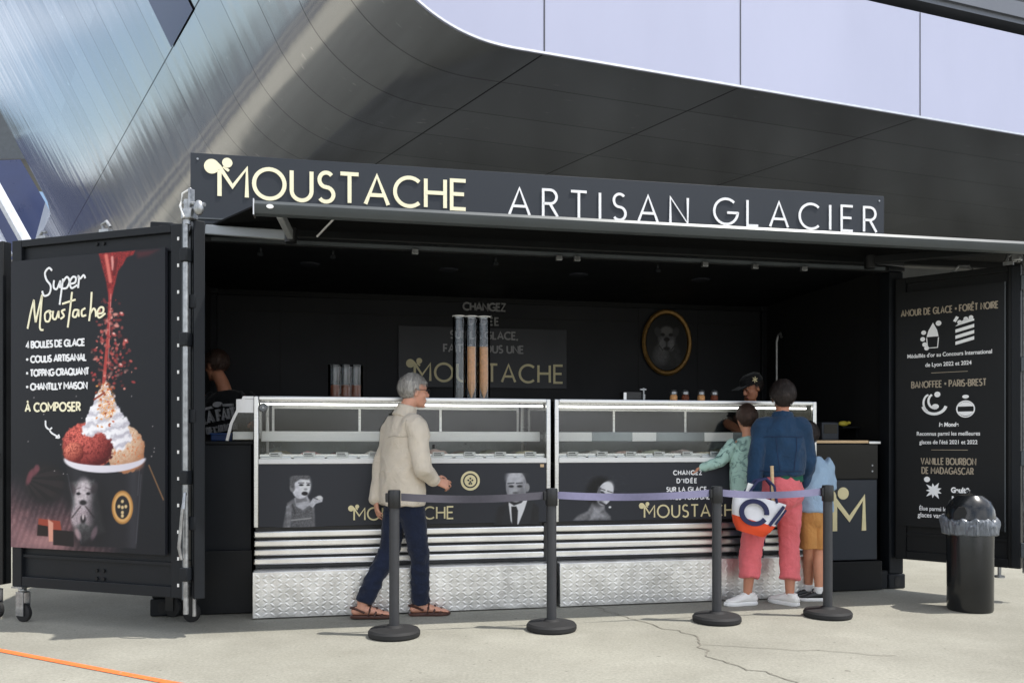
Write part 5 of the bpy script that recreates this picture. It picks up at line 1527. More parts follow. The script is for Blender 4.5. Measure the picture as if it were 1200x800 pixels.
# ================================================================ barrier posts
def barrier(lx, ly, label, belt_to=None, beltmat=None):
    p = W(lx, ly)
    t = thing("barrier_post", label, "barrier post", p, CA, "belt barrier posts in front of the kiosk")
    mb = MB(); mb.lathe([(0.0, 0.001), (0.165, 0.001), (0.172, 0.012), (0.172, 0.035), (0.16, 0.05), (0.06, 0.062), (0.045, 0.075), (0.0, 0.075)], seg=40); mb.build("base", M['rubber'], t)
    mb = MB(); mb.lathe([(0.0, 0.07), (0.0335, 0.07), (0.0335, 0.85), (0.0, 0.85)], seg=28); mb.build("post", M['post'], t)
    mb = MB(); mb.lathe([(0.0, 0.848), (0.04, 0.848), (0.042, 0.852), (0.042, 0.955), (0.038, 0.965), (0.0, 0.968)], seg=28); mb.build("head", M['black'], t)
    mb = MB(); mb.box(-0.058, -0.038, -0.02, 0.02, 0.885, 0.945, 0.004); mb.build("belt_clip", M['black'], t)
    if belt_to:
        q = t.matrix_basis.inverted() @ W(*belt_to)
        mb = MB()
        n = 24; d = Vector((q.x, q.y, 0)); L = d.length; u = d.normalized(); nn = Vector((-u.y, u.x, 0))
        A_, B_, C_, D_ = [], [], [], []
        for k in range(n + 1):
            f = k / n; pos = u * (0.045 + (L - 0.105) * f); sag = -0.02 * 4 * f * (1 - f)
            tw = 0.004 * math.sin(f * 9)
            A_.append(mb.bm.verts.new(pos + nn * (-0.0012 + tw) + Vector((0, 0, 0.943 + sag)))); B_.append(mb.bm.verts.new(pos + nn * (-0.0012 - tw) + Vector((0, 0, 0.893 + sag))))
            C_.append(mb.bm.verts.new(pos + nn * (0.0012 - tw) + Vector((0, 0, 0.893 + sag)))); D_.append(mb.bm.verts.new(pos + nn * (0.0012 + tw) + Vector((0, 0, 0.943 + sag))))
        for k in range(n):
            for P, Q in ((A_, B_), (B_, C_), (C_, D_), (D_, A_)): mb.bm.faces.new((P[k], P[k + 1], Q[k + 1], Q[k]))
        mb.build("belt", M[beltmat], t)
    return t
BP = [(1.708, -0.985), (2.774, -1.0), (3.995, -0.976), (4.872, -0.969)]
barrier(*BP[0], "leftmost dark barrier post, standing in front of the man in the beige jacket", BP[1], 'belt_dark')
barrier(*BP[1], "dark barrier post where the dark belt meets the lavender belt", BP[2], 'belt_lavender')
barrier(*BP[2], "dark barrier post just left of the white and orange bag", BP[3], 'belt_lavender')
barrier(*BP[3], "rightmost dark barrier post, closest to the litter bin")

# ================================================================ litter bin
bn = thing("litter_bin", "glossy black litter bin with a domed lid and a crumpled bag round its rim", "bin", (3.50, 6.52, 0), 0)
mb = MB(); mb.lathe([(0.0, 0.002), (0.155, 0.002), (0.16, 0.015), (0.162, 0.3), (0.166, 0.62), (0.162, 0.64), (0.0, 0.64)], seg=40); mb.build("body", M['bin'], bn)
mb = MB()
pr = [(0.169, 0.59), (0.188, 0.60), (0.196, 0.64), (0.192, 0.69), (0.178, 0.705), (0.145, 0.70)]
pr = [(np.interp(q, range(len(pr)), [p[0] for p in pr]), np.interp(q, range(len(pr)), [p[1] for p in pr])) for q in np.linspace(0, len(pr) - 1, 22)]
mb.lathe(pr, seg=144)
for v in mb.bm.verts:
    a = math.atan2(v.co.y, v.co.x); n = mnoise.noise(Vector((math.cos(a) * 5, math.sin(a) * 5, v.co.z * 12))); n2 = mnoise.noise(Vector((math.cos(a) * 14, math.sin(a) * 14, v.co.z * 20)))
    n3 = 1 - 2 * abs(mnoise.noise(Vector((math.cos(a) * 11, math.sin(a) * 11, v.co.z * 26 + 4))))
    k = 1 + 0.07 * n + 0.04 * n2 + 0.035 * n3
    v.co.x *= k; v.co.y *= k; v.co.z += 0.03 * n
    if v.co.z < 0.62: v.co.z -= 0.035 * (n + 0.4)
mb.build("bin_bag", M['binbag'], bn, angle=25)
mb = MB(); mb.lathe([(0.17, 0.69), (0.176, 0.70), (0.168, 0.77), (0.14, 0.83), (0.09, 0.875), (0.0, 0.895)], seg=40)
for v in mb.bm.verts:
    pass
mb.build("lid", M['bin'], bn)
mb = MB()
ov = [(-0.16, 0.705), (-0.15, 0.76), (-0.11, 0.80), (-0.05, 0.80), (-0.03, 0.76), (-0.05, 0.71)]
mat = Matrix.Rotation(R(-35), 4, 'Z')
mb.prism([(x * 0.7 + 0.02, z - 0.005) for x, z in ov], -0.176, -0.10, mat); mb.build("opening", M['black_wall'], bn)
# ================================================================ people
V = Vector
def skin_mat(name, c):
    m = material(name, c, 0.55, vary=0.08, scale=14, bump=0.05, bscale=160)
    m.node_tree.nodes['Principled BSDF'].inputs['Subsurface Weight'].default_value = 0.08
    m.node_tree.nodes['Principled BSDF'].inputs['Subsurface Radius'].default_value = (0.02, 0.008, 0.004)
    return m
SK = {'fair': skin_mat("skin_fair", srgb(205, 150, 125)), 'tan': skin_mat("skin_tan", srgb(182, 124, 96)), 'child': skin_mat("skin_child", srgb(200, 142, 112))}
M['lips'] = skin_mat("lips", srgb(160, 92, 84)); M['eye'] = material("eye", srgb(60, 50, 46), 0.2)
def hair_mat(name, c, v=0.55): return material(name, c, 0.5, vary=v, scale=30, bump=0.9, bscale=70, stretch=(3, 3, 0.5))
M['hair_grey'] = hair_mat("grey_hair", srgb(168, 164, 158)); M['hair_dark'] = hair_mat("dark_hair", srgb(40, 30, 26)); M['hair_brown'] = hair_mat("brown_hair", srgb(66, 46, 36))

def limb(mb, pts, ref=(1, 0, 0), seg=16, sub=4, round_ends=True):
    P = [V(p[0]) for p in pts]; A = [p[1] for p in pts]; B = [p[2] if len(p) > 2 else p[1] for p in pts]
    def cr(v, i, t):
        p0, p1, p2, p3 = v[max(0, i - 1)], v[i], v[i + 1], v[min(len(v) - 1, i + 2)]
        return 0.5 * (2 * p1 + (p2 - p0) * t + (2 * p0 - 5 * p1 + 4 * p2 - p3) * t * t + (3 * p1 - p0 - 3 * p2 + p3) * t ** 3)
    C, a_, b_ = [], [], []
    for i in range(len(P) - 1):
        for q in range(sub):
            t = q / sub
            C.append(cr(P, i, t)); a_.append(max(0.003, cr(A, i, t))); b_.append(max(0.003, cr(B, i, t)))
    C.append(P[-1]); a_.append(A[-1]); b_.append(B[-1])
    T = [(C[min(len(C) - 1, i + 1)] - C[max(0, i - 1)]).normalized() for i in range(len(C))]
    if round_ends:
        m0 = min(a_[0], b_[0]); m1 = min(a_[-1], b_[-1])
        pre = [(C[0] - T[0] * m0 * s, a_[0] * k, b_[0] * k, T[0]) for s, k in ((0.9, 0.42), (0.55, 0.83))]
        post = [(C[-1] + T[-1] * m1 * s, a_[-1] * k, b_[-1] * k, T[-1]) for s, k in ((0.55, 0.83), (0.9, 0.42))]
    else: pre, post = [], []
    S = pre + list(zip(C, a_, b_, T)) + post
    ref = V(ref); rings = []
    for c, a, b, t in S:
        x = ref - t * ref.dot(t)
        if x.length < 1e-3: x = V((0, 1, 0.01)) - t * t.y
        x.normalize(); y = t.cross(x)
        rings.append([mb.bm.verts.new(c + x * a * math.cos(k * 2 * math.pi / seg) + y * b * math.sin(k * 2 * math.pi / seg)) for k in range(seg)])
    for U, Wd in zip(rings, rings[1:]):
        for k in range(seg): mb.bm.faces.new((U[k], U[(k + 1) % seg], Wd[(k + 1) % seg], Wd[k]))
    mb.bm.faces.new(rings[0][::-1]); mb.bm.faces.new(rings[-1])

def remeshed(mb, voxel, smooth=4, factor=0.5):
    bm = mb.bm
    bmesh.ops.recalc_face_normals(bm, faces=bm.faces)
    me = bpy.data.meshes.new("raw"); bm.to_mesh(me); bm.free()
    o = bpy.data.objects.new("raw", me); col.objects.link(o)
    r = o.modifiers.new("r", 'REMESH'); r.mode = 'VOXEL'; r.voxel_size = voxel; r.adaptivity = 0
    s = o.modifiers.new("s", 'SMOOTH'); s.factor = factor; s.iterations = smooth
    out = bpy.data.meshes.new_from_object(o.evaluated_get(bpy.context.evaluated_depsgraph_get()))
    bpy.data.objects.remove(o); bpy.data.meshes.remove(me)
    out.materials.clear()
    for p in out.polygons: p.use_smooth = True
    return out
def folds(me, amp, freq=(9, 9, 5), seed=0.0, where=None, ridge=True):
    n = len(me.vertices)
    co = np.empty(n * 3, np.float32); me.vertices.foreach_get('co', co); co = co.reshape(-1, 3)
    no = np.empty(n * 3, np.float32); me.vertices.foreach_get('normal', no); no = no.reshape(-1, 3)
    d = np.empty(n, np.float32)
    for i in range(n):
        x, y, z = co[i]
        p = V((x * freq[0] + seed, y * freq[1], z * freq[2]))
        a = mnoise.noise(p); b = mnoise.noise(p * 2.3 + V((9, 1, 4)))
        h = (1 - 2 * abs(a)) * 0.7 + b * 0.4 if ridge else a + 0.5 * b
        d[i] = h * (where(x, y, z) if where else 1.0)
    co += no * (d * amp)[:, None]
    me.vertices.foreach_set('co', co.reshape(-1)); me.update()
    return me

def head_matrix(c, yaw, pitch=0, roll=0):
    return Matrix.Translation(c) @ Matrix.Rotation(R(yaw), 4, 'Z') @ Matrix.Rotation(R(pitch), 4, 'Y') @ Matrix.Rotation(R(roll), 4, 'X')
def head(mb, Hm, s=1.0):
    """face towards local +x, chin at -0.115, crown at +0.12"""
    def e(c, r, rot=None):
        m = Hm @ Matrix.Translation(V(c) * s)
        if rot: m = m @ Matrix.Rotation(R(rot[0]), 4, rot[1])
        k = bmesh.ops.create_uvsphere(mb.bm, u_segments=20, v_segments=14, radius=1.0)['verts']
        bmesh.ops.scale(mb.bm, vec=V(r) * s, verts=k); bmesh.ops.transform(mb.bm, matrix=m, verts=k)
    e((-0.008, 0, 0.03), (0.097, 0.076, 0.092)); e((0.03, 0, -0.03), (0.062, 0.060, 0.078)); e((0.045, 0, -0.075), (0.042, 0.046, 0.038))
    e((0.074, 0, -0.098), (0.018, 0.02, 0.016)); e((0.076, 0, 0.035), (0.016, 0.045, 0.014))
    for y in (-1, 1):
        e((0.055, y * 0.04, -0.02), (0.03, 0.02, 0.022)); e((0.083, y * 0.031, 0.012), (0.0115, 0.0125, 0.010)); e((-0.004, y * 0.077, -0.008), (0.02, 0.009, 0.032), (12, 'Y'))
    for (x, z, r) in ((0.090, 0.018, 0.009), (0.098, 0.004, 0.011), (0.106, -0.010, 0.0125), (0.108, -0.021, 0.0135)): e((x, 0, z), (r, r * 0.95, r))
    for y in (-1, 1): e((0.099, y * 0.011, -0.026), (0.010, 0.008, 0.008))
    e((0.088, 0, -0.056), (0.011, 0.023, 0.007)); e((0.086, 0, -0.068), (0.011, 0.021, 0.008)); e((0.05, 0, -0.062), (0.035, 0.042, 0.03))
def paint_head(me, Hm, s=1.0):
    inv = Hm.inverted()
    for p in me.polygons:
        q = inv @ V(p.center); q /= s
        if q.x > 0.06:
            for y in (-1, 1):
                if (abs(q.y - y * 0.031) / 0.012) ** 2 + ((q.z - 0.012) / 0.0065) ** 2 < 1 and q.x > 0.078: p.material_index = 2
            if abs(q.y) < 0.022 and -0.074 < q.z < -0.05 and q.x > 0.09: p.material_index = 1
def hair(Hm, s, mat, parent, low=-0.07, fringe=0.062, puff=1.0, seed=0, strands=1500, name="hair"):
    bm = bmesh.new()
    bmesh.ops.create_uvsphere(bm, u_segments=64, v_segments=44, radius=1.0)
    for v in bm.verts:
        d = V(v.co)
        r = V((0.108 * puff, 0.088 * puff, 0.106 * puff)); c = V((-0.012, 0, 0.028))
        p = V((d.x * r.x, d.y * r.y, d.z * r.z)) + c
        n = mnoise.noise(V((p.x * 45, p.y * 45, p.z * 14 + seed))); n2 = mnoise.noise(V((p.x * 16, p.y * 16, p.z * 9 + seed + 5)))
        n3 = mnoise.noise(V((p.x * 110, p.y * 110, p.z * 24 + seed)))
        p += d * (0.006 * n + 0.009 * n2 + 0.004 * n3)
        if p.z < 0: # the nape follows the neck
            k = min(1, -p.z / 0.09); p.x *= 1 - 0.16 * k; p.y *= 1 - 0.30 * k
        j = 0.010 * n2 + 0.004 * n
        face = p.x > 0.018 + j and p.z < fringe + j - 0.25 * max(0, 0.05 - p.x)
        ear = abs(p.y) > 0.045 and -0.026 + j < p.x < 0.05 and p.z < 0.012 + j
        if face or ear or p.z < low + j:
            p = c + V((d.x * 0.07, d.y * 0.052, d.z * 0.07))
        v.co = Hm @ (p * s)
    crown = V((-0.05, 0.0, 0.12))
    rs = random.Random(seed + 1)
    c = V((-0.012, 0, 0.028)); r = V((0.108 * puff, 0.088 * puff, 0.106 * puff))
    made = 0
    while made < strands:
        d = V((rs.gauss(0, 1), rs.gauss(0, 1), rs.gauss(0, 1))).normalized()
        p = V((d.x * r.x, d.y * r.y, d.z * r.z)) + c
        if (p.x > 0.012 and p.z < fringe - 0.004) or (abs(p.y) > 0.045 and -0.024 < p.x < 0.05 and p.z < 0.014) or p.z < low + 0.012: continue
        if p.z < 0:
            k = min(1, -p.z / 0.09); p.x *= 1 - 0.16 * k; p.y *= 1 - 0.30 * k
        g = (p - crown); g -= d * g.dot(d)
        if g.length < 1e-4: continue
        g = (g.normalized() + V((rs.gauss(0, .25), rs.gauss(0, .25), rs.gauss(0, .2) - 0.15))); g -= d * g.dot(d); g.normalize()
        sd = d.cross(g).normalized(); L = rs.uniform(0.022, 0.042); w0 = rs.uniform(0.0010, 0.0022)
        lift = rs.uniform(0.002, 0.008); prev = None
        for q in range(5):
            t = q / 4
            pos = p + g * L * t + d * (lift * math.sin(t * 2.4) - 0.10 * L * t * t * 2)
            w = w0 * (1 - 0.85 * t)
            a = bm.verts.new(Hm @ ((pos - sd * w) * s)); b = bm.verts.new(Hm @ ((pos + sd * w) * s))
            if prev: bm.faces.new((prev[0], prev[1], b, a))
            prev = (a, b)
        made += 1
    me = bpy.data.meshes.new(name); bm.to_mesh(me); bm.free()
    for p in me.polygons: p.use_smooth = True
    return link(name, me, mat, parent)
def hand(mb, wrist, d, palm, thumb_side, s=1.0, curl=25, spread=5):
    """palm and five bent fingers; d: wrist to knuckles, palm: the way the palm faces"""
    d = V(d).normalized(); palm = V(palm); palm = (palm - d * palm.dot(d)).normalized(); ac = d.cross(palm) * thumb_side
    w = V(wrist)
    limb(mb, [(w - d * 0.02 * s, 0.027 * s, 0.021 * s), (w + d * 0.03 * s, 0.034 * s, 0.017 * s), (w + d * 0.075 * s, 0.040 * s, 0.014 * s), (w + d * 0.093 * s, 0.039 * s, 0.011 * s)], ref=ac, seg=14)
    for i, (off, L) in enumerate(((0.030, 0.072), (0.010, 0.080), (-0.011, 0.075), (-0.030, 0.060))):
        b = w + d * (0.088 - 0.006 * abs(i - 1)) * s + ac * off * s
        c = R(curl * (0.8 + 0.15 * i)); sp = R((1.5 - i) * spread)
        dd = (d * math.cos(sp) + ac * math.sin(sp)).normalized()
        pts = [(b - dd * 0.02 * s, 0.0088 * s)]
        a = 0; p = b
        for k, f in enumerate((0.45, 0.31, 0.24)):
            a += c * (0.6 if k == 0 else 0.9)
            pts.append((p, (0.0088 - 0.0008 * k) * s)); p = p + (dd * math.cos(a) + palm * math.sin(a)) * L * f * s
        pts.append((p, 0.0064 * s))
        limb(mb, pts, ref=ac, seg=8, sub=2)
    b = w + d * 0.018 * s + ac * 0.026 * s
    q = b + (d * 0.55 + ac * 0.62 + palm * 0.35).normalized() * 0.042 * s
    q2 = q + (d * 0.86 + ac * 0.2 + palm * 0.4).normalized() * 0.034 * s
    q3 = q2 + (d * 0.9 - ac * 0.05 + palm * 0.4).normalized() * 0.026 * s
    limb(mb, [(b, 0.014 * s), (q, 0.0115 * s), (q2, 0.0098 * s), (q3, 0.007 * s)], ref=palm, seg=8, sub=2)
def foot(mb, ankle, yaw, s=1.0, z0=0.02):
    f = V((math.cos(R(yaw)), math.sin(R(yaw)), 0)); a = V(ankle); g = V((a.x, a.y, z0)); side = V((-f.y, f.x, 0))
    limb(mb, [(g - f * 0.055 * s + V((0, 0, 0.03 * s)), 0.03 * s, 0.028 * s), (g + f * 0.02 * s + V((0, 0, 0.038 * s)), 0.032 * s, 0.036 * s), (g + f * 0.09 * s + V((0, 0, 0.028 * s)), 0.042 * s, 0.026 * s), (g + f * 0.145 * s + V((0, 0, 0.018 * s)), 0.044 * s, 0.016 * s), (g + f * 0.185 * s + V((0, 0, 0.013 * s)), 0.034 * s, 0.011 * s)], ref=side)
    limb(mb, [(a + V((0, 0, 0.02)), 0.034 * s, 0.038 * s), (a, 0.033 * s, 0.038 * s), (g + V((0, 0, 0.045 * s)), 0.036 * s, 0.04 * s)], ref=side)
    for k in range(5):
        o = (k - 2) * 0.016 * s
        limb(mb, [(g + f * 0.165 * s + side * o + V((0, 0, 0.015 * s)), 0.009 * s), (g + f * (0.205 - 0.006 * abs(k - 1)) * s + side * o + V((0, 0, 0.010 * s)), 0.008 * s)], ref=side, seg=8, sub=2)
def sole_outline(s, grow=1.0):
    hw = [(-0.085, 0.0), (-0.078, 0.022), (-0.05, 0.034), (0.0, 0.034), (0.05, 0.036), (0.11, 0.046), (0.155, 0.044), (0.19, 0.03), (0.208, 0.0)]
    return [(x * s, y * s * grow) for x, y in hw] + [(x * s, -y * s * grow) for x, y in hw[-2:0:-1]]
def sole_mesh(mb, g, yaw, s, z0, z1, grow=1.0):
    o = sole_outline(s, grow); m = Matrix.Translation((g[0], g[1], 0)) @ Matrix.Rotation(R(yaw), 4, 'Z')
    prof_ = [(0.94, z0), (1.0, z0 + (z1 - z0) * 0.25), (1.0, z1 - (z1 - z0) * 0.2), (0.95, z1)]
    rings = [[mb.bm.verts.new(m @ V((x * k + 0.06 * s * (1 - k), y * k, z))) for x, y in o] for k, z in prof_]
    n = len(o)
    for A, B in zip(rings, rings[1:]):
        for k in range(n): mb.bm.faces.new((A[k], A[(k + 1) % n], B[(k + 1) % n], B[k]))
    mb.bm.faces.new(rings[0][::-1]); mb.bm.faces.new(rings[-1])
def sneaker(parent, g, yaw, s, zb, upper, sole, name="shoe", lace=True):
    f = V((math.cos(R(yaw)), math.sin(R(yaw)), 0)); side = V((-f.y, f.x, 0)); b = V((g[0], g[1], zb))
    mb = MB()
    u = lambda x, z: b + f * x * s + V((0, 0, z * s))
    limb(mb, [(u(-0.055, 0.05), 0.033 * s, 0.036 * s), (u(0.0, 0.056), 0.036 * s, 0.044 * s), (u(0.06, 0.05), 0.040 * s, 0.036 * s), (u(0.12, 0.038), 0.045 * s, 0.026 * s), (u(0.17, 0.032), 0.038 * s, 0.019 * s)], ref=side)
    limb(mb, [(u(-0.02, 0.06), 0.036 * s, 0.044 * s), (u(-0.022, 0.098), 0.036 * s, 0.043 * s)], ref=side, round_ends=False)
    limb(mb, [(u(0.03, 0.075), 0.024 * s, 0.018 * s), (u(0.012, 0.108), 0.022 * s, 0.010 * s)], ref=side)
    o = link(name, remeshed(mb, 0.006, 3), upper, parent)
    mb = MB(); sole_mesh(mb, b, yaw, s, zb + 0.001, zb + 0.03 * s, 1.02); mb.build("sole", sole, o)
    if lace:
        mb = MB()
        for k in range(4):
            c = u(0.045 + 0.022 * k, 0.088 - 0.012 * k)
            mb.tube([c - side * 0.022 * s, c + V((0, 0, 0.006 * s)), c + side * 0.022 * s], 0.0035 * s, 6)
        mb.build("lace", sole, o)
    return o
def person(label, loc, group=None):
    return thing("person", label, "person", loc, 0, group)

# ---------------------------------------------------------------- the man walking past
man = person("grey haired man in a beige jacket, dark jeans and sandals walking past the kiosk", (-0.80, 6.28, 0))
Hm = head_matrix((0.075, 0.03, 1.652), 24, 3)
mb = MB(); head(mb, Hm)
limb(mb, [((0.0, -0.01, 1.44), 0.062), ((0.02, 0.0, 1.52), 0.056), ((0.06, 0.02, 1.60), 0.055)])
limb(mb, [((0.0, 0, 0.9), 0.15, 0.10), ((0.0, 0, 1.2), 0.15, 0.10), ((0.005, 0, 1.37), 0.14, 0.07)], ref=(0.55, -0.83, 0))
shR, shL = V((0.11, -0.135, 1.405)), V((-0.095, 0.115, 1.405))
elR, wrR = V((0.165, -0.215, 1.10)), V((0.235, -0.10, 1.005))
elL, wrL = V((-0.175, 0.12, 1.12)), V((-0.215, 0.06, 0.86))
limb(mb, [(shR, 0.045), (elR, 0.038), (wrR, 0.026)]); limb(mb, [(shL, 0.045), (elL, 0.038), (wrL, 0.026)])
hand(mb, wrR + V((0.01, 0.01, -0.003)), (0.85, 0.35, -0.30), (-0.2, 0.85, -0.45), 1, 1.0, 38)
hand(mb, wrL, (0.15, -0.12, -0.98), (0.8, 0.4, 0.1), -1, 1.0, 22)
hpR, knR, anR = V((0.055, -0.06, 0.90)), V((0.115, -0.02, 0.48)), V((0.125, 0.03, 0.095))
hpL, knL, anL = V((-0.04, 0.06, 0.90)), V((-0.105, 0.0, 0.48)), V((-0.285, -0.09, 0.115))
limb(mb, [(hpR, 0.06), (knR, 0.036), (anR, 0.028)]); limb(mb, [(hpL, 0.06), (knL, 0.036), (knL.lerp(anL, 0.5), 0.032), (anL, 0.028)])
foot(mb, anR, 8); foot(mb, anL, 4, z0=0.026)
bodym = remeshed(mb, 0.0055, 4); paint_head(bodym, Hm)
link("body", bodym, [SK['fair'], M['lips'], M['eye']], man)
hair(Hm, 1.0, M['hair_grey'], man, low=-0.055, puff=1.04, seed=3)
mb = MB()
for y in (-1, 1):
    m = Hm @ Matrix.Translation((0.105, y * 0.034, 0.010))
    pts = [m @ V((0, 0.022 * math.cos(a * math.pi / 8), 0.017 * math.sin(a * math.pi / 8))) for a in range(17)]
    mb.tube(pts, 0.0022, 6)
    mb.tube([Hm @ V((0.105, y * 0.056, 0.016)), Hm @ V((0.06, y * 0.079, 0.016)), Hm @ V((0.0, y * 0.082, 0.012)), Hm @ V((-0.02, y * 0.082, -0.005))], 0.0025, 6)
mb.tube([Hm @ V((0.105, -0.012, 0.014)), Hm @ V((0.112, 0, 0.018)), Hm @ V((0.105, 0.012, 0.014))], 0.0022, 6)
mb.build("glasses", M['black'], man)
jm = cloth("beige_cloth", srgb(206, 195, 178), vary=0.06)
mb = MB()
ax = (0.64, -0.77, 0)
limb(mb, [((-0.005, -0.005, 0.825), 0.205, 0.142), ((-0.005, -0.005, 0.93), 0.205, 0.145), ((-0.005, 0, 1.08), 0.198, 0.138), ((0.0, 0, 1.25), 0.20, 0.132), ((0.005, -0.005, 1.37), 0.182, 0.115), ((0.01, -0.005, 1.445), 0.12, 0.085), ((0.018, 0.0, 1.50), 0.072, 0.066)], ref=ax, seg=24, round_ends=False)
limb(mb, [(shR + V((-0.04, 0.04, 0.0)), 0.078), (shR + V((0.01, -0.01, -0.03)), 0.078), (shR.lerp(elR, 0.5), 0.068), (elR, 0.062), (elR.lerp(wrR, 0.5), 0.054), (wrR, 0.043)], round_ends=True)
limb(mb, [(shL + V((0.04, -0.04, 0.0)), 0.078), (shL + V((-0.01, 0.01, -0.03)), 0.078), (shL.lerp(elL, 0.5), 0.066), (elL, 0.06), (elL.lerp(wrL, 0.5), 0.053), (wrL, 0.042)])
jk = folds(remeshed(mb, 0.0085, 4), 0.014, (8, 8, 6), 2.0)
jacket = link("jacket", jk, jm, man)
mb = MB()
limb(mb, [((0.0, -0.01, 1.455), 0.105, 0.082), ((0.018, -0.002, 1.50), 0.088, 0.076), ((0.03, 0.004, 1.545), 0.076, 0.068)], ref=ax, seg=20, round_ends=False)
link("collar", folds(remeshed(mb, 0.007, 2), 0.004), jm, jacket)
def on_surface(me, pts, out=0.002):
    from mathutils.bvhtree import BVHTree
    bv = BVHTree.FromPolygons([v.co.copy() for v in me.vertices], [tuple(p.vertices) for p in me.polygons])
    r_ = []
    for p in pts:
        q, n, i, d = bv.find_nearest(V(p)); r_.append(q + n * out)
    return r_
def path(a, b, n=14): return [V(a).lerp(V(b), k / n) for k in range(n + 1)]
mb = MB()
mb.tube(on_surface(jk, path((-0.10, -0.10, 1.32), (0.09, -0.18, 1.32))), 0.003, 6)
mb.tube(on_surface(jk, path((0.045, -0.17, 1.44), (0.06, -0.19, 1.24))), 0.003, 6)
mb.tube(on_surface(jk, path((-0.17, 0.0, 0.845), (0.14, -0.17, 0.845), 20)), 0.003, 6)
mb.build("seam", cloth("beige_seam", srgb(184, 174, 158)), jacket)
mb = MB(); mb.box(0.222, 0.24, -0.095, -0.04, 1.235, 1.265, 0.004); mb.build("chest_tab", M['black'], jacket)
for k, w_, dv in (("cuff", wrR, (wrR - elR).normalized()), ("cuff", wrL, (wrL - elL).normalized())):
    mb = MB(); limb(mb, [(w_ - dv * 0.03, 0.048), (w_ + dv * 0.018, 0.046)], round_ends=False); link("cuff", remeshed(mb, 0.007, 2), jm, jacket)
jeans = cloth("dark_jeans", srgb(24, 32, 52), vary=0.25)
mb = MB()
limb(mb, [((0.0, 0.0, 0.96), 0.165, 0.118), ((0.0, 0.0, 0.86), 0.172, 0.125), ((0.005, 0.0, 0.80), 0.15, 0.115)], ref=ax)
limb(mb, [(hpR, 0.098), (hpR.lerp(knR, 0.5), 0.088), (knR, 0.072), (knR.lerp(anR, 0.5), 0.066), (anR + V((0, 0, 0.0)), 0.064)], round_ends=False)
limb(mb, [(hpL, 0.098), (hpL.lerp(knL, 0.5), 0.088), (knL, 0.072), (knL.lerp(anL, 0.5), 0.066), (anL + V((0.01, 0, 0.005)), 0.062)], round_ends=False)
link("jeans", folds(remeshed(mb, 0.0085, 3), 0.010, (11, 11, 14), 5.0, lambda x, y, z: 1.25 if z < 0.5 else 0.6), jeans, man)
leather = material("brown_leather", srgb(72, 42, 32), 0.5, vary=0.2, scale=30, bump=0.2)
for an, yaw, zz in ((anR, 8, 0.0), (anL, 4, 0.006)):
    mb = MB(); sole_mesh(mb, (an.x, an.y), yaw, 1.06, 0.002 + zz, 0.024 + zz, 1.08)
    so = mb.build("sandal", leather, man)
    f = V((math.cos(R(yaw)), math.sin(R(yaw)), 0)); sd = V((-f.y, f.x, 0)); g = V((an.x, an.y, zz))
    mb = MB()
    for x, hgt, wd in ((0.135, 0.045, 0.05), (0.09, 0.066, 0.049), (0.045, 0.085, 0.046)):
        mb.tube([g + f * x - sd * wd + V((0, 0, 0.02)), g + f * (x + 0.01) - sd * wd * 0.8 + V((0, 0, hgt * 0.7)), g + f * (x + 0.015) + V((0, 0, hgt + 0.006)), g + f * (x + 0.01) + sd * wd * 0.8 + V((0, 0, hgt * 0.7)), g + f * x + sd * wd + V((0, 0, 0.02))], 0.0085, 8)
    mb.tube([g + f * 0.02 - sd * 0.042 + V((0, 0, 0.045)), g - f * 0.05 - sd * 0.034 + V((0, 0, 0.075)), g - f * 0.085 + V((0, 0, 0.075)), g - f * 0.05 + sd * 0.034 + V((0, 0, 0.075)), g + f * 0.02 + sd * 0.042 + V((0, 0, 0.045))], 0.008, 8)
    mb.build("strap", leather, so)

# ---------------------------------------------------------------- the customer in coral trousers
wom = person("dark haired person in a blue denim jacket and coral trousers ordering at the counter", (2.055, 6.74, 0))
Hm = head_matrix((0.10, 0.05, 1.63), 78, 6)
mb = MB(); head(mb, Hm)
limb(mb, [((0.075, -0.005, 1.42), 0.058), ((0.085, 0.015, 1.50), 0.052), ((0.095, 0.04, 1.58), 0.052)])
limb(mb, [((0.06, 0, 0.9), 0.14, 0.10), ((0.07, 0, 1.15), 0.13, 0.09), ((0.08, 0, 1.36), 0.13, 0.07)])
shL, shR = V((-0.085, 0.0, 1.405)), V((0.235, 0.0, 1.405))
elL, wrL = V((-0.145, -0.06, 1.13)), V((-0.165, -0.07, 0.905))
elR, wrR = V((0.285, 0.02, 1.13)), V((0.285, 0.12, 0.95))
limb(mb, [(shL, 0.042), (elL, 0.035), (wrL, 0.025)]); limb(mb, [(shR, 0.042), (elR, 0.035), (wrR, 0.025)])
hand(mb, wrL + V((0.01, 0.0, 0.0)), (0.25, 0.05, -0.95), (0.9, 0.2, 0.2), 1, 0.95, 45)
hand(mb, wrR, (0.0, 0.3, -0.95), (-0.9, 0.2, 0.1), -1, 0.95, 25)
hpL, knL, anL = V((-0.04, 0.0, 0.92)), V((-0.155, 0.015, 0.49)), V((-0.20, -0.02, 0.10))
hpR, knR, anR = V((0.13, 0.0, 0.92)), V((0.145, 0.03, 0.49)), V((0.13, -0.03, 0.10))
limb(mb, [(hpL, 0.08), (knL, 0.048), (knL.lerp(anL, 0.45), 0.048), (anL, 0.034)]); limb(mb, [(hpR, 0.08), (knR, 0.048), (knR.lerp(anR, 0.45), 0.048), (anR, 0.034)])
foot(mb, anL, 195, 0.72, 0.03); foot(mb, anR, 125, 0.72, 0.03)
bodym = remeshed(mb, 0.0055, 4); paint_head(bodym, Hm); link("body", bodym, [SK['tan'], M['lips'], M['eye']], wom)
hair(Hm, 1.06, M['hair_dark'], wom, low=-0.10, puff=1.08, seed=8)
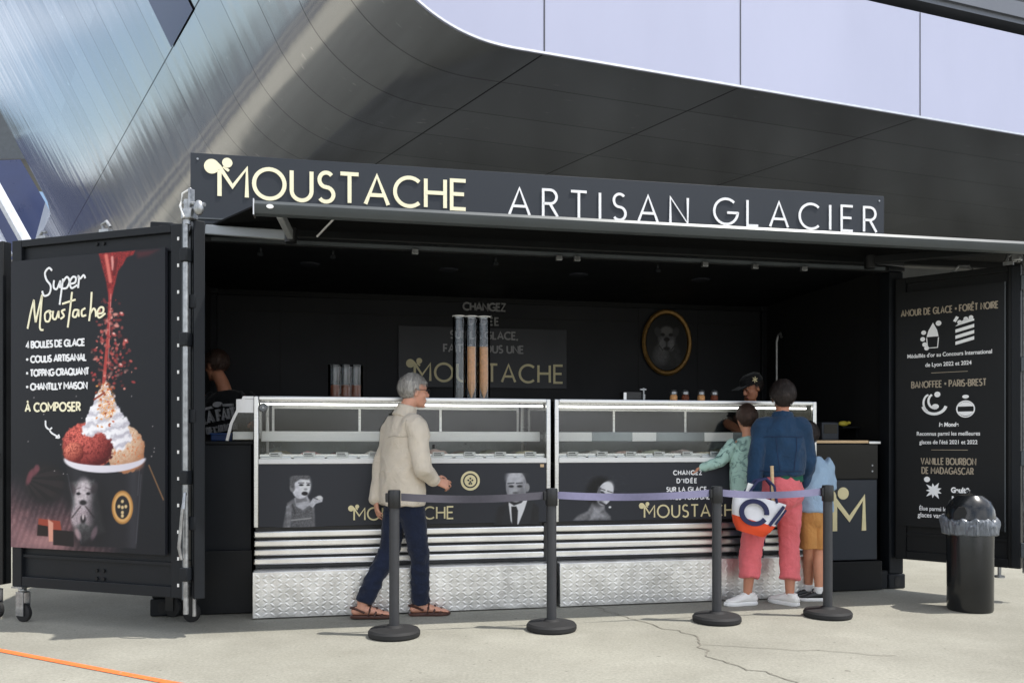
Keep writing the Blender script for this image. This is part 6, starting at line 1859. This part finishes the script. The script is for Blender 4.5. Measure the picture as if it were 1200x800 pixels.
denim = cloth("blue_denim", srgb(30, 57, 84), vary=0.22)
mb = MB()
limb(mb, [((0.068, 0.0, 1.02), 0.185, 0.135), ((0.068, 0.0, 1.10), 0.188, 0.135), ((0.07, 0.0, 1.24), 0.186, 0.125), ((0.075, 0.0, 1.36), 0.182, 0.11), ((0.08, 0.0, 1.43), 0.13, 0.082), ((0.083, 0.008, 1.475), 0.075, 0.066)], seg=24, round_ends=False)
limb(mb, [(shL + V((0.05, 0, 0.005)), 0.07), (shL + V((0, 0, -0.02)), 0.07), (shL.lerp(elL, 0.5), 0.064), (elL, 0.058), (elL.lerp(wrL, 0.5), 0.053), (wrL + V((0, 0, -0.01)), 0.046)])
limb(mb, [(shR + V((-0.05, 0, 0.005)), 0.07), (shR + V((0, 0, -0.02)), 0.07), (shR.lerp(elR, 0.5), 0.064), (elR, 0.058), (elR.lerp(wrR, 0.5), 0.052), (wrR, 0.044)])
dj = folds(remeshed(mb, 0.0085, 4), 0.018, (7, 7, 5), 12.0)
jacket = link("denim_jacket", dj, denim, wom)
mb = MB(); limb(mb, [((0.082, 0.0, 1.445), 0.10, 0.078), ((0.085, 0.012, 1.515), 0.076, 0.066)], seg=20, round_ends=False); link("collar", folds(remeshed(mb, 0.007, 2), 0.004), denim, jacket)
mb = MB()
mb.tube(on_surface(dj, path((-0.09, -0.14, 1.325), (0.235, -0.14, 1.325), 22)), 0.0032, 6)
for xa, xb in ((-0.02, 0.02), (0.165, 0.125)): mb.tube(on_surface(dj, path((xa, -0.15, 1.32), (xb, -0.15, 1.05), 18)), 0.0032, 6)
mb.tube(on_surface(dj, path((-0.12, -0.15, 1.055), (0.25, -0.15, 1.055), 24)), 0.0035, 6)
mb.build("seam", material("denim_seam", srgb(26, 44, 74), 0.85), jacket)
mb = MB(); limb(mb, [((0.068, 0.0, 1.035), 0.168, 0.122), ((0.07, 0.0, 0.965), 0.172, 0.126)], seg=20, round_ends=False)
link("shirt_tail", folds(remeshed(mb, 0.009, 2), 0.006), material("green_knit", srgb(24, 84, 66), 0.9, vary=0.2), wom)
coral = cloth("coral_cotton", srgb(218, 108, 113), vary=0.09)
mb = MB()
limb(mb, [((0.062, 0.0, 1.0), 0.152, 0.115), ((0.058, -0.012, 0.93), 0.178, 0.138), ((0.055, -0.015, 0.86), 0.178, 0.138), ((0.05, 0, 0.80), 0.15, 0.11)])
limb(mb, [(hpL, 0.098, 0.10), (hpL.lerp(knL, 0.5), 0.098), (knL, 0.086), (knL.lerp(anL, 0.5), 0.08), (anL + V((0.015, 0.0, 0.115)), 0.078)], round_ends=False)
limb(mb, [(hpR, 0.098, 0.10), (hpR.lerp(knR, 0.5), 0.09), (knR, 0.076), (knR.lerp(anR, 0.5), 0.074), (anR + V((0.0, 0.01, 0.105)), 0.078)], round_ends=False)
link("trousers", folds(remeshed(mb, 0.0085, 3), 0.013, (10, 10, 10), 22.0), coral, wom)
WH = material("white_leather", (0.75, 0.74, 0.71), 0.5, vary=0.05)
sneaker(wom, (anL.x, anL.y), 195, 1.0, 0.0, WH, M['white_plastic'])
sneaker(wom, (anR.x, anR.y), 125, 1.0, 0.0, WH, M['white_plastic'])
# the sailcloth bag on the arm
bag = thing("tote_bag", "white sailcloth bag with an orange base and a navy ring hanging from the person's arm", "bag", (1.825, 6.55, 0.58))
def bagbody(zlo, zhi, grow=0.0):
    mb = MB()
    pf_ = [(0.0, 0.10, 0.055), (0.05, 0.145, 0.072), (0.11, 0.172, 0.075), (0.17, 0.192, 0.07), (0.24, 0.208, 0.058), (0.30, 0.215, 0.045)]
    zs = np.linspace(zlo, zhi, 12); N_ = 40; rings = []
    for z in zs:
        a = np.interp(z, [p[0] for p in pf_], [p[1] for p in pf_]) + grow; b = np.interp(z, [p[0] for p in pf_], [p[2] for p in pf_]) + grow
        ring = []
        for k in range(N_):
            t = 2 * math.pi * k / N_; ct, st = math.cos(t), math.sin(t)
            x = a * math.copysign(abs(ct) ** 0.55, ct); y = b * math.copysign(abs(st) ** 0.7, st)
            n = mnoise.noise(V((x * 9, y * 9, z * 9)))
            ring.append(mb.bm.verts.new((x + 0.008 * n, y + 0.012 * n, z)))
        rings.append(ring)
    for A, B in zip(rings, rings[1:]):
        for k in range(N_): mb.bm.faces.new((A[k], A[(k + 1) % N_], B[(k + 1) % N_], B[k]))
    mb.bm.faces.new(rings[0][::-1])
    if zhi < 0.2: mb.bm.faces.new(rings[-1])
    return mb
bagrot = Matrix.Translation((0.0, 0, 0.0)) @ Matrix.Rotation(R(16), 4, 'Y') @ Matrix.Rotation(R(6), 4, 'Z')
def bag_part(mb, name, mat, par=None):
    bmesh.ops.transform(mb.bm, matrix=bagrot, verts=mb.bm.verts); return mb.build(name, mat, par or bag)
bag_part(bagbody(0.10, 0.29), "upper", material("sailcloth_white", srgb(232, 232, 236), 0.75, vary=0.05, scale=8, bump=0.15, bscale=60))
bag_part(bagbody(0.0, 0.105, 0.002), "lower", material("sailcloth_orange", srgb(228, 78, 38), 0.75, vary=0.08, scale=8, bump=0.15, bscale=60))
navyc = material("navy_webbing", srgb(42, 46, 84), 0.8, vary=0.1)
mb = MB()
ringp_ = arc(-0.045, 0.165, 0.10, 0.085, 5, 340, 30)
mb.stroke(ringp_, 0.034, -0.088, -0.07); bag_part(mb, "ring_print", navyc)
mb = MB(); mb.stroke([(0.10, 0.10), (0.17, 0.27)], 0.022, -0.082, -0.07); mb.stroke([(0.145, 0.12), (0.195, 0.25)], 0.012, -0.079, -0.068); bag_part(mb, "stripe", navyc)
mb = MB()
for y in (-0.05, 0.05): mb.tube([(-0.12, y, 0.28), (-0.07, y * 0.7, 0.40), (0.0, y * 0.3, 0.44), (0.07, y * 0.7, 0.40), (0.12, y, 0.28)], 0.010, 8)
bag_part(mb, "handle", navyc)
mb = MB(); mb.box(-0.135, -0.085, -0.03, -0.02, 0.25, 0.37, 0.004); bag_part(mb, "paper_tag", M['white_plastic'])
bgt = thing("bread_stick", "thin pale wooden rod poking out of the white sailcloth bag", "rod", (2.0, 6.53, 0.87))
mb = MB(); mb.cyl((0.0, 0.0, -0.10), (-0.005, 0.02, 0.22), 0.013, seg=12); mb.cyl((-0.005, 0.02, 0.22), (-0.0052, 0.021, 0.228), 0.015, seg=12); mb.build("shaft", M['wood'], bgt)

# ---------------------------------------------------------------- the boy on the step
boy = person("small boy in a green tie dye sweatshirt reaching along the glass case", (1.905, 6.97, 0.345))
s = 0.86
Hm = head_matrix((0.02, 0.03, 1.12), 95, 8)
mb = MB(); head(mb, Hm, 0.9)
limb(mb, [((0.015, 0.0, 0.93), 0.045), ((0.018, 0.01, 1.0), 0.04), ((0.02, 0.02, 1.06), 0.042)])
limb(mb, [((0.02, 0, 0.58), 0.10, 0.075), ((0.02, 0, 0.75), 0.10, 0.07), ((0.015, 0, 0.92), 0.11, 0.055)])
shL, shR = V((-0.105, 0.0, 0.905)), V((0.135, 0.0, 0.905)); elL, wrL = V((-0.22, -0.01, 0.775)), V((-0.365, 0.03, 0.73)); elR, wrR = V((0.19, 0.03, 0.74)), V((0.18, 0.12, 0.60))
limb(mb, [(shL, 0.032), (elL, 0.027), (wrL, 0.02)]); limb(mb, [(shR, 0.032), (elR, 0.027), (wrR, 0.02)])
hand(mb, wrL, (-0.97, 0.05, -0.1), (0.0, 0.3, -0.95), 1, 0.78, 12, 9); hand(mb, wrR, (0, 0.3, -0.9), (-0.9, 0, 0), -1, 0.72, 20)
for sx in (-1, 1):
    limb(mb, [((0.05 + sx * 0.045, 0, 0.55), 0.062), ((0.065 + sx * 0.043, 0.0, 0.32), 0.042), ((0.07 + sx * 0.043, -0.01, 0.08), 0.028)]); foot(mb, (0.07 + sx * 0.043, -0.01, 0.08), 90 + sx * -14, 0.55, 0.02)
bodym = remeshed(mb, 0.0055, 4); link("body", bodym, [SK['child'], M['lips'], M['eye']], boy)
hair(Hm, 0.92, M['hair_brown'], boy, low=-0.07, puff=1.05, seed=14)
def tiedye():
    m = cloth("tie_dye", srgb(120, 160, 150))
    t = m.node_tree; r = [n for n in t.nodes if n.type == 'VALTORGB'][0]; n = r.inputs[0].links[0].from_node
    n.inputs['Scale'].default_value = 11; n.inputs['Distortion'].default_value = 1.2
    r.color_ramp.elements[0].position = 0.36; r.color_ramp.elements[1].position = 0.5
    r.color_ramp.elements[0].color = (*srgb(70, 98, 96), 1); r.color_ramp.elements[1].color = (*srgb(172, 204, 192), 1)
    return m
mb = MB()
limb(mb, [((0.018, 0, 0.53), 0.135, 0.10), ((0.018, 0, 0.60), 0.14, 0.105), ((0.018, 0, 0.75), 0.138, 0.10), ((0.016, 0, 0.88), 0.125, 0.08), ((0.016, 0.003, 0.95), 0.075, 0.06), ((0.016, 0.006, 0.975), 0.052, 0.05)], seg=24, round_ends=False)
limb(mb, [(shL + V((0.04, 0, 0)), 0.058), (shL, 0.056), (elL, 0.046), (wrL + V((0.02, 0, 0)), 0.036)]); limb(mb, [(shR + V((-0.04, 0, 0)), 0.058), (shR, 0.056), (elR, 0.046), (wrR, 0.036)])
link("sweatshirt", folds(remeshed(mb, 0.008, 4), 0.010, (10, 10, 8), 31.0), tiedye(), boy)
navyt = material("navy_trousers", srgb(36, 44, 78), 0.9, vary=0.15)
mb = MB()
limb(mb, [((0.02, 0, 0.60), 0.115, 0.09), ((0.04, 0, 0.50), 0.108, 0.09)])
for sx in (-1, 1): limb(mb, [((0.05 + sx * 0.045, 0, 0.55), 0.068), ((0.065 + sx * 0.043, 0.0, 0.32), 0.056), ((0.07 + sx * 0.043, -0.01, 0.09), 0.048)], round_ends=False)
link("trousers", folds(remeshed(mb, 0.008, 3), 0.006), navyt, boy)
for sx in (-1, 1): sneaker(boy, (0.065 + sx * 0.055, -0.01), 90 - sx * 14, 0.74, 0.0, M['black'], M['black'], lace=False)

# ---------------------------------------------------------------- the child in shorts
kid = person("child in a light blue shirt and tan shorts half hidden behind the denim jacket", (2.45, 6.92, 0))
Hm = head_matrix((-0.05, 0.04, 1.325), 110, 4)
mb = MB(); head(mb, Hm, 0.92)
limb(mb, [((-0.03, 0.0, 1.13), 0.045), ((-0.04, 0.01, 1.20), 0.042), ((-0.05, 0.03, 1.27), 0.043)])
limb(mb, [((0.0, 0, 0.72), 0.10, 0.08), ((0.0, 0, 0.9), 0.10, 0.075), ((-0.02, 0, 1.10), 0.12, 0.06)])
shL, shR = V((-0.15, 0, 1.10)), V((0.10, 0.0, 1.10)); elR, wrR = V((0.14, 0.04, 0.90)), V((0.09, 0.17, 0.82)); elL, wrL = V((-0.18, 0.04, 0.90)), V((-0.16, 0.16, 0.82))
limb(mb, [(shL, 0.034), (elL, 0.029), (wrL, 0.02)]); limb(mb, [(shR, 0.034), (elR, 0.029), (wrR, 0.02)])
hand(mb, wrR, (-0.3, 0.9, 0.0), (0, 0, -1), 1, 0.78, 20); hand(mb, wrL, (0.3, 0.9, 0.0), (0, 0, -1), -1, 0.78, 20)
for hx, axx, ay in ((-0.04, -0.015, 0.09), (0.04, 0.03, -0.02)):
    limb(mb, [((hx, 0, 0.70), 0.07), ((hx * 0.7 + axx * 0.3, ay * .4, 0.40), 0.046), ((axx, ay * .8, 0.27), 0.045), ((axx, ay, 0.08), 0.029)]); foot(mb, (axx, ay, 0.08), 175, 0.62, 0.02)
bodym = remeshed(mb, 0.0055, 4); link("body", bodym, [SK['child'], M['lips'], M['eye']], kid)
hair(Hm, 0.94, M['hair_dark'], kid, low=-0.07, puff=1.05, seed=20)
shirtm = cloth("light_blue_cotton", srgb(150, 175, 198), vary=0.07)
mb = MB()
limb(mb, [((0.0, 0, 0.72), 0.150, 0.11), ((0.0, 0, 0.80), 0.152, 0.112), ((-0.005, 0, 0.95), 0.146, 0.10), ((-0.02, 0, 1.08), 0.132, 0.082), ((-0.03, 0.003, 1.15), 0.07, 0.06)], seg=24, round_ends=False)
limb(mb, [(shR + V((-0.04, 0, 0)), 0.056), (shR, 0.056), (elR, 0.054)], round_ends=False); limb(mb, [(shL + V((0.04, 0, 0)), 0.056), (shL, 0.056), (elL, 0.054)], round_ends=False)
link("shirt", folds(remeshed(mb, 0.008, 4), 0.010, (10, 10, 8), 41.0), shirtm, kid)
mb = MB()
limb(mb, [((0.0, 0, 0.76), 0.125, 0.10), ((-0.005, 0, 0.66), 0.13, 0.10)])
for hx, axx in ((-0.045, -0.02), (0.045, 0.03)): limb(mb, [((hx, 0, 0.70), 0.078), ((hx, 0.0, 0.55), 0.078), ((hx * 0.8 + axx * 0.2, 0.0, 0.42), 0.076)], round_ends=False)
link("shorts", folds(remeshed(mb, 0.008, 3), 0.008), cloth("tan_cotton", srgb(186, 134, 76), vary=0.1), kid)
for axx, ay in ((-0.015, 0.09), (0.03, -0.02)):
    mb = MB(); limb(mb, [((axx, ay, 0.06), 0.036), ((axx, ay, 0.115), 0.037)], round_ends=False); link("sock", remeshed(mb, 0.006, 1), M['white_plastic'], kid)
    sneaker(kid, (axx, ay), 175, 0.86, 0.0, M['black'], M['white_plastic'])

# ---------------------------------------------------------------- the two servers
ser = person("server in a dark cap leaning over the right display case", W(5.30, 1.02, 0.18))
ser.rotation_euler = (0, 0, 0)
Hm = head_matrix((-0.04, -0.10, 1.62), 200, 24)
mb = MB(); head(mb, Hm)
limb(mb, [((0.0, 0.08, 1.36), 0.06), ((-0.02, 0.02, 1.45), 0.055), ((-0.05, -0.06, 1.53), 0.055)])
limb(mb, [((0.0, 0.16, 0.9), 0.15, 0.10), ((0.0, 0.14, 1.15), 0.15, 0.10), ((0.0, 0.10, 1.30), 0.14, 0.07)])
shL, shR = V((0.18, 0.06, 1.33)), V((-0.18, 0.04, 1.33)); elL, wrL = V((0.20, -0.16, 1.20)), V((0.04, -0.36, 1.14)); elR, wrR = V((-0.32, -0.22, 1.29)), V((-0.20, -0.46, 1.16))
limb(mb, [(shL, 0.046), (elL, 0.04), (wrL, 0.027)]); limb(mb, [(shR, 0.046), (elR, 0.042), (elR.lerp(wrR, 0.4), 0.042), (wrR, 0.027)])
hand(mb, wrR, (0.5, -0.8, -0.2), (0.3, 0, -0.9), 1, 1, 45); hand(mb, wrL, (-0.4, -0.8, -0.2), (-0.3, 0, -0.9), -1, 1, 45)
for sx in (-1, 1): limb(mb, [((sx * 0.09, 0.16, 0.92), 0.08), ((sx * 0.10, 0.14, 0.48), 0.052), ((sx * 0.11, 0.16, 0.09), 0.035)]); foot(mb, (sx * 0.11, 0.16, 0.09), 270, 1.0, 0.01)
bodym = remeshed(mb, 0.006, 4); paint_head(bodym, Hm); link("body", bodym, [SK['tan'], M['lips'], M['eye']], ser)
hair(Hm, 1.0, M['hair_dark'], ser, low=-0.06, puff=1.03, seed=27)
blackc = cloth("black_cotton", srgb(22, 23, 26), vary=0.15)
mb = MB()
cap = MB()
cap.lathe([(0.118, 0.05), (0.118, 0.075), (0.108, 0.115), (0.07, 0.14), (0.0, 0.148)], sy=0.84, seg=28)
cap.prism([(0.06, 0), (0.19, 0), (0.2, 0.01), (0.06, 0.012)], -0.07, 0.07, Matrix.Translation((0, 0, 0.052)))
bmesh.ops.transform(cap.bm, matrix=Hm @ Matrix.Translation((-0.012, 0, -0.005)), verts=cap.bm.verts)
cp = cap.build("cap", blackc, ser)
mb = MB()
for k in range(3): mb.stroke([(0.0, 0.0), (0.03 * math.cos(k * 1.05), 0.03 * math.sin(k * 1.05))], 0.008, 0, 0.003); mb.stroke([(0.0, 0.0), (-0.03 * math.cos(k * 1.05), -0.03 * math.sin(k * 1.05))], 0.008, 0, 0.003)
bmesh.ops.transform(mb.bm, matrix=Hm @ Matrix.Translation((0.01, 0.104, 0.085)) @ Matrix.Rotation(R(180), 4, 'Z'), verts=mb.bm.verts)
mb.build("cap_emblem", M['darkgold'], cp)
mb = MB()
limb(mb, [((0.0, 0.16, 0.86), 0.185, 0.135), ((0.0, 0.15, 1.05), 0.18, 0.13), ((0.0, 0.12, 1.22), 0.19, 0.125), ((0.0, 0.09, 1.34), 0.17, 0.10), ((-0.005, 0.06, 1.41), 0.08, 0.075)], seg=24, round_ends=False)
limb(mb, [(shR + V((0.04, 0, 0)), 0.07), (shR, 0.072), (shR.lerp(elR, 0.7), 0.066)], round_ends=False); limb(mb, [(shL + V((-0.04, 0, 0)), 0.07), (shL, 0.072), (shL.lerp(elL, 0.7), 0.066)], round_ends=False)
link("t_shirt", folds(remeshed(mb, 0.0095, 3), 0.008), blackc, ser)
mb = MB()
limb(mb, [((0, 0.16, 0.94), 0.16, 0.12), ((0, 0.16, 0.84), 0.165, 0.125)])
for sx in (-1, 1): limb(mb, [((sx * 0.09, 0.16, 0.92), 0.095), ((sx * 0.10, 0.14, 0.48), 0.07), ((sx * 0.11, 0.16, 0.08), 0.06)], round_ends=False)
link("trousers", folds(remeshed(mb, 0.011, 3), 0.008), blackc, ser)

se2 = person("server in a black lettered t-shirt turned away behind the left counter", W(0.36, 1.25, 0.16))
se2.scale = (1.07, 1.07, 1.07)
Hm = head_matrix((-0.09, 0.03, 1.68), 150, 10)
mb = MB(); head(mb, Hm)
limb(mb, [((0.0, 0.0, 1.44), 0.06), ((-0.03, 0.01, 1.53), 0.055), ((-0.07, 0.02, 1.60), 0.055)])
limb(mb, [((0.02, 0, 0.9), 0.15, 0.10), ((0.02, 0, 1.15), 0.15, 0.10), ((0.0, 0, 1.35), 0.14, 0.07)])
shL, shR = V((-0.19, 0.02, 1.40)), V((0.185, 0.0, 1.40)); elL, wrL = V((-0.26, 0.05, 1.12)), V((-0.14, 0.22, 1.08)); elR, wrR = V((0.25, 0.0, 1.13)), V((0.30, -0.2, 1.20))
limb(mb, [(shL, 0.046), (elL, 0.04), (wrL, 0.027)]); limb(mb, [(shR, 0.046), (elR, 0.042), (elR.lerp(wrR, 0.4), 0.042), (wrR, 0.027)])
hand(mb, wrL, (0.6, 0.6, -0.1), (0.3, 0, -0.9), 1, 1, 35); hand(mb, wrR, (0.4, -0.8, 0.0), (0, 0, -1), -1, 1, 35)
for sx in (-1, 1): limb(mb, [((sx * 0.09, 0, 0.92), 0.08), ((sx * 0.10, 0, 0.48), 0.052), ((sx * 0.11, 0, 0.09), 0.035)]); foot(mb, (sx * 0.11, 0, 0.09), 100, 1.0, 0.01)
bodym = remeshed(mb, 0.006, 4); paint_head(bodym, Hm); link("body", bodym, [SK['tan'], M['lips'], M['eye']], se2)
hair(Hm, 1.0, M['hair_brown'], se2, low=-0.05, puff=1.05, seed=33)
mb = MB()
limb(mb, [((0.02, 0.0, 0.86), 0.185, 0.14), ((0.02, 0.0, 1.05), 0.185, 0.135), ((0.01, 0.0, 1.25), 0.195, 0.13), ((0.0, 0, 1.40), 0.175, 0.10), ((-0.01, 0.0, 1.47), 0.08, 0.075)], seg=24, round_ends=False)
limb(mb, [(shR + V((-0.04, 0, 0)), 0.07), (shR, 0.072), (shR.lerp(elR, 0.7), 0.066)], round_ends=False); limb(mb, [(shL + V((0.04, 0, 0)), 0.07), (shL, 0.072), (shL.lerp(elL, 0.7), 0.066)], round_ends=False)
ts = link("t_shirt", remeshed(mb, 0.0095, 3), blackc, se2)
mb = MB()
tilt = Matrix.Translation((0.0, -0.158, 1.2)) @ Matrix.Rotation(R(-10), 4, 'Y')
letters(mb, "LA FAIT", -0.125, 0.02, 0.085, 0.018, y0=-0.004, y1=0.03, fit=0.26)
letters(mb, "DE L'ARTISAN", -0.11, -0.07, 0.05, 0.011, y0=-0.004, y1=0.03, fit=0.24)
mb.stroke([(-0.14, 0.13), (-0.04, 0.14)], 0.02, 0.004, 0.04); mb.stroke([(0.05, 0.14), (0.13, 0.13)], 0.02, 0.004, 0.04); mb.disc(0.005, 0.155, 0.035, 0.006, 0.04, 0.022)
bmesh.ops.transform(mb.bm, matrix=tilt, verts=mb.bm.verts)
mb.build("lettering", M['greytext'], ts)
mb = MB()
limb(mb, [((0, 0, 0.94), 0.16, 0.12), ((0, 0, 0.84), 0.165, 0.125)])
for sx in (-1, 1): limb(mb, [((sx * 0.09, 0, 0.92), 0.095), ((sx * 0.10, 0, 0.48), 0.07), ((sx * 0.11, 0, 0.08), 0.06)], round_ends=False)
link("trousers", remeshed(mb, 0.011, 3), blackc, se2)
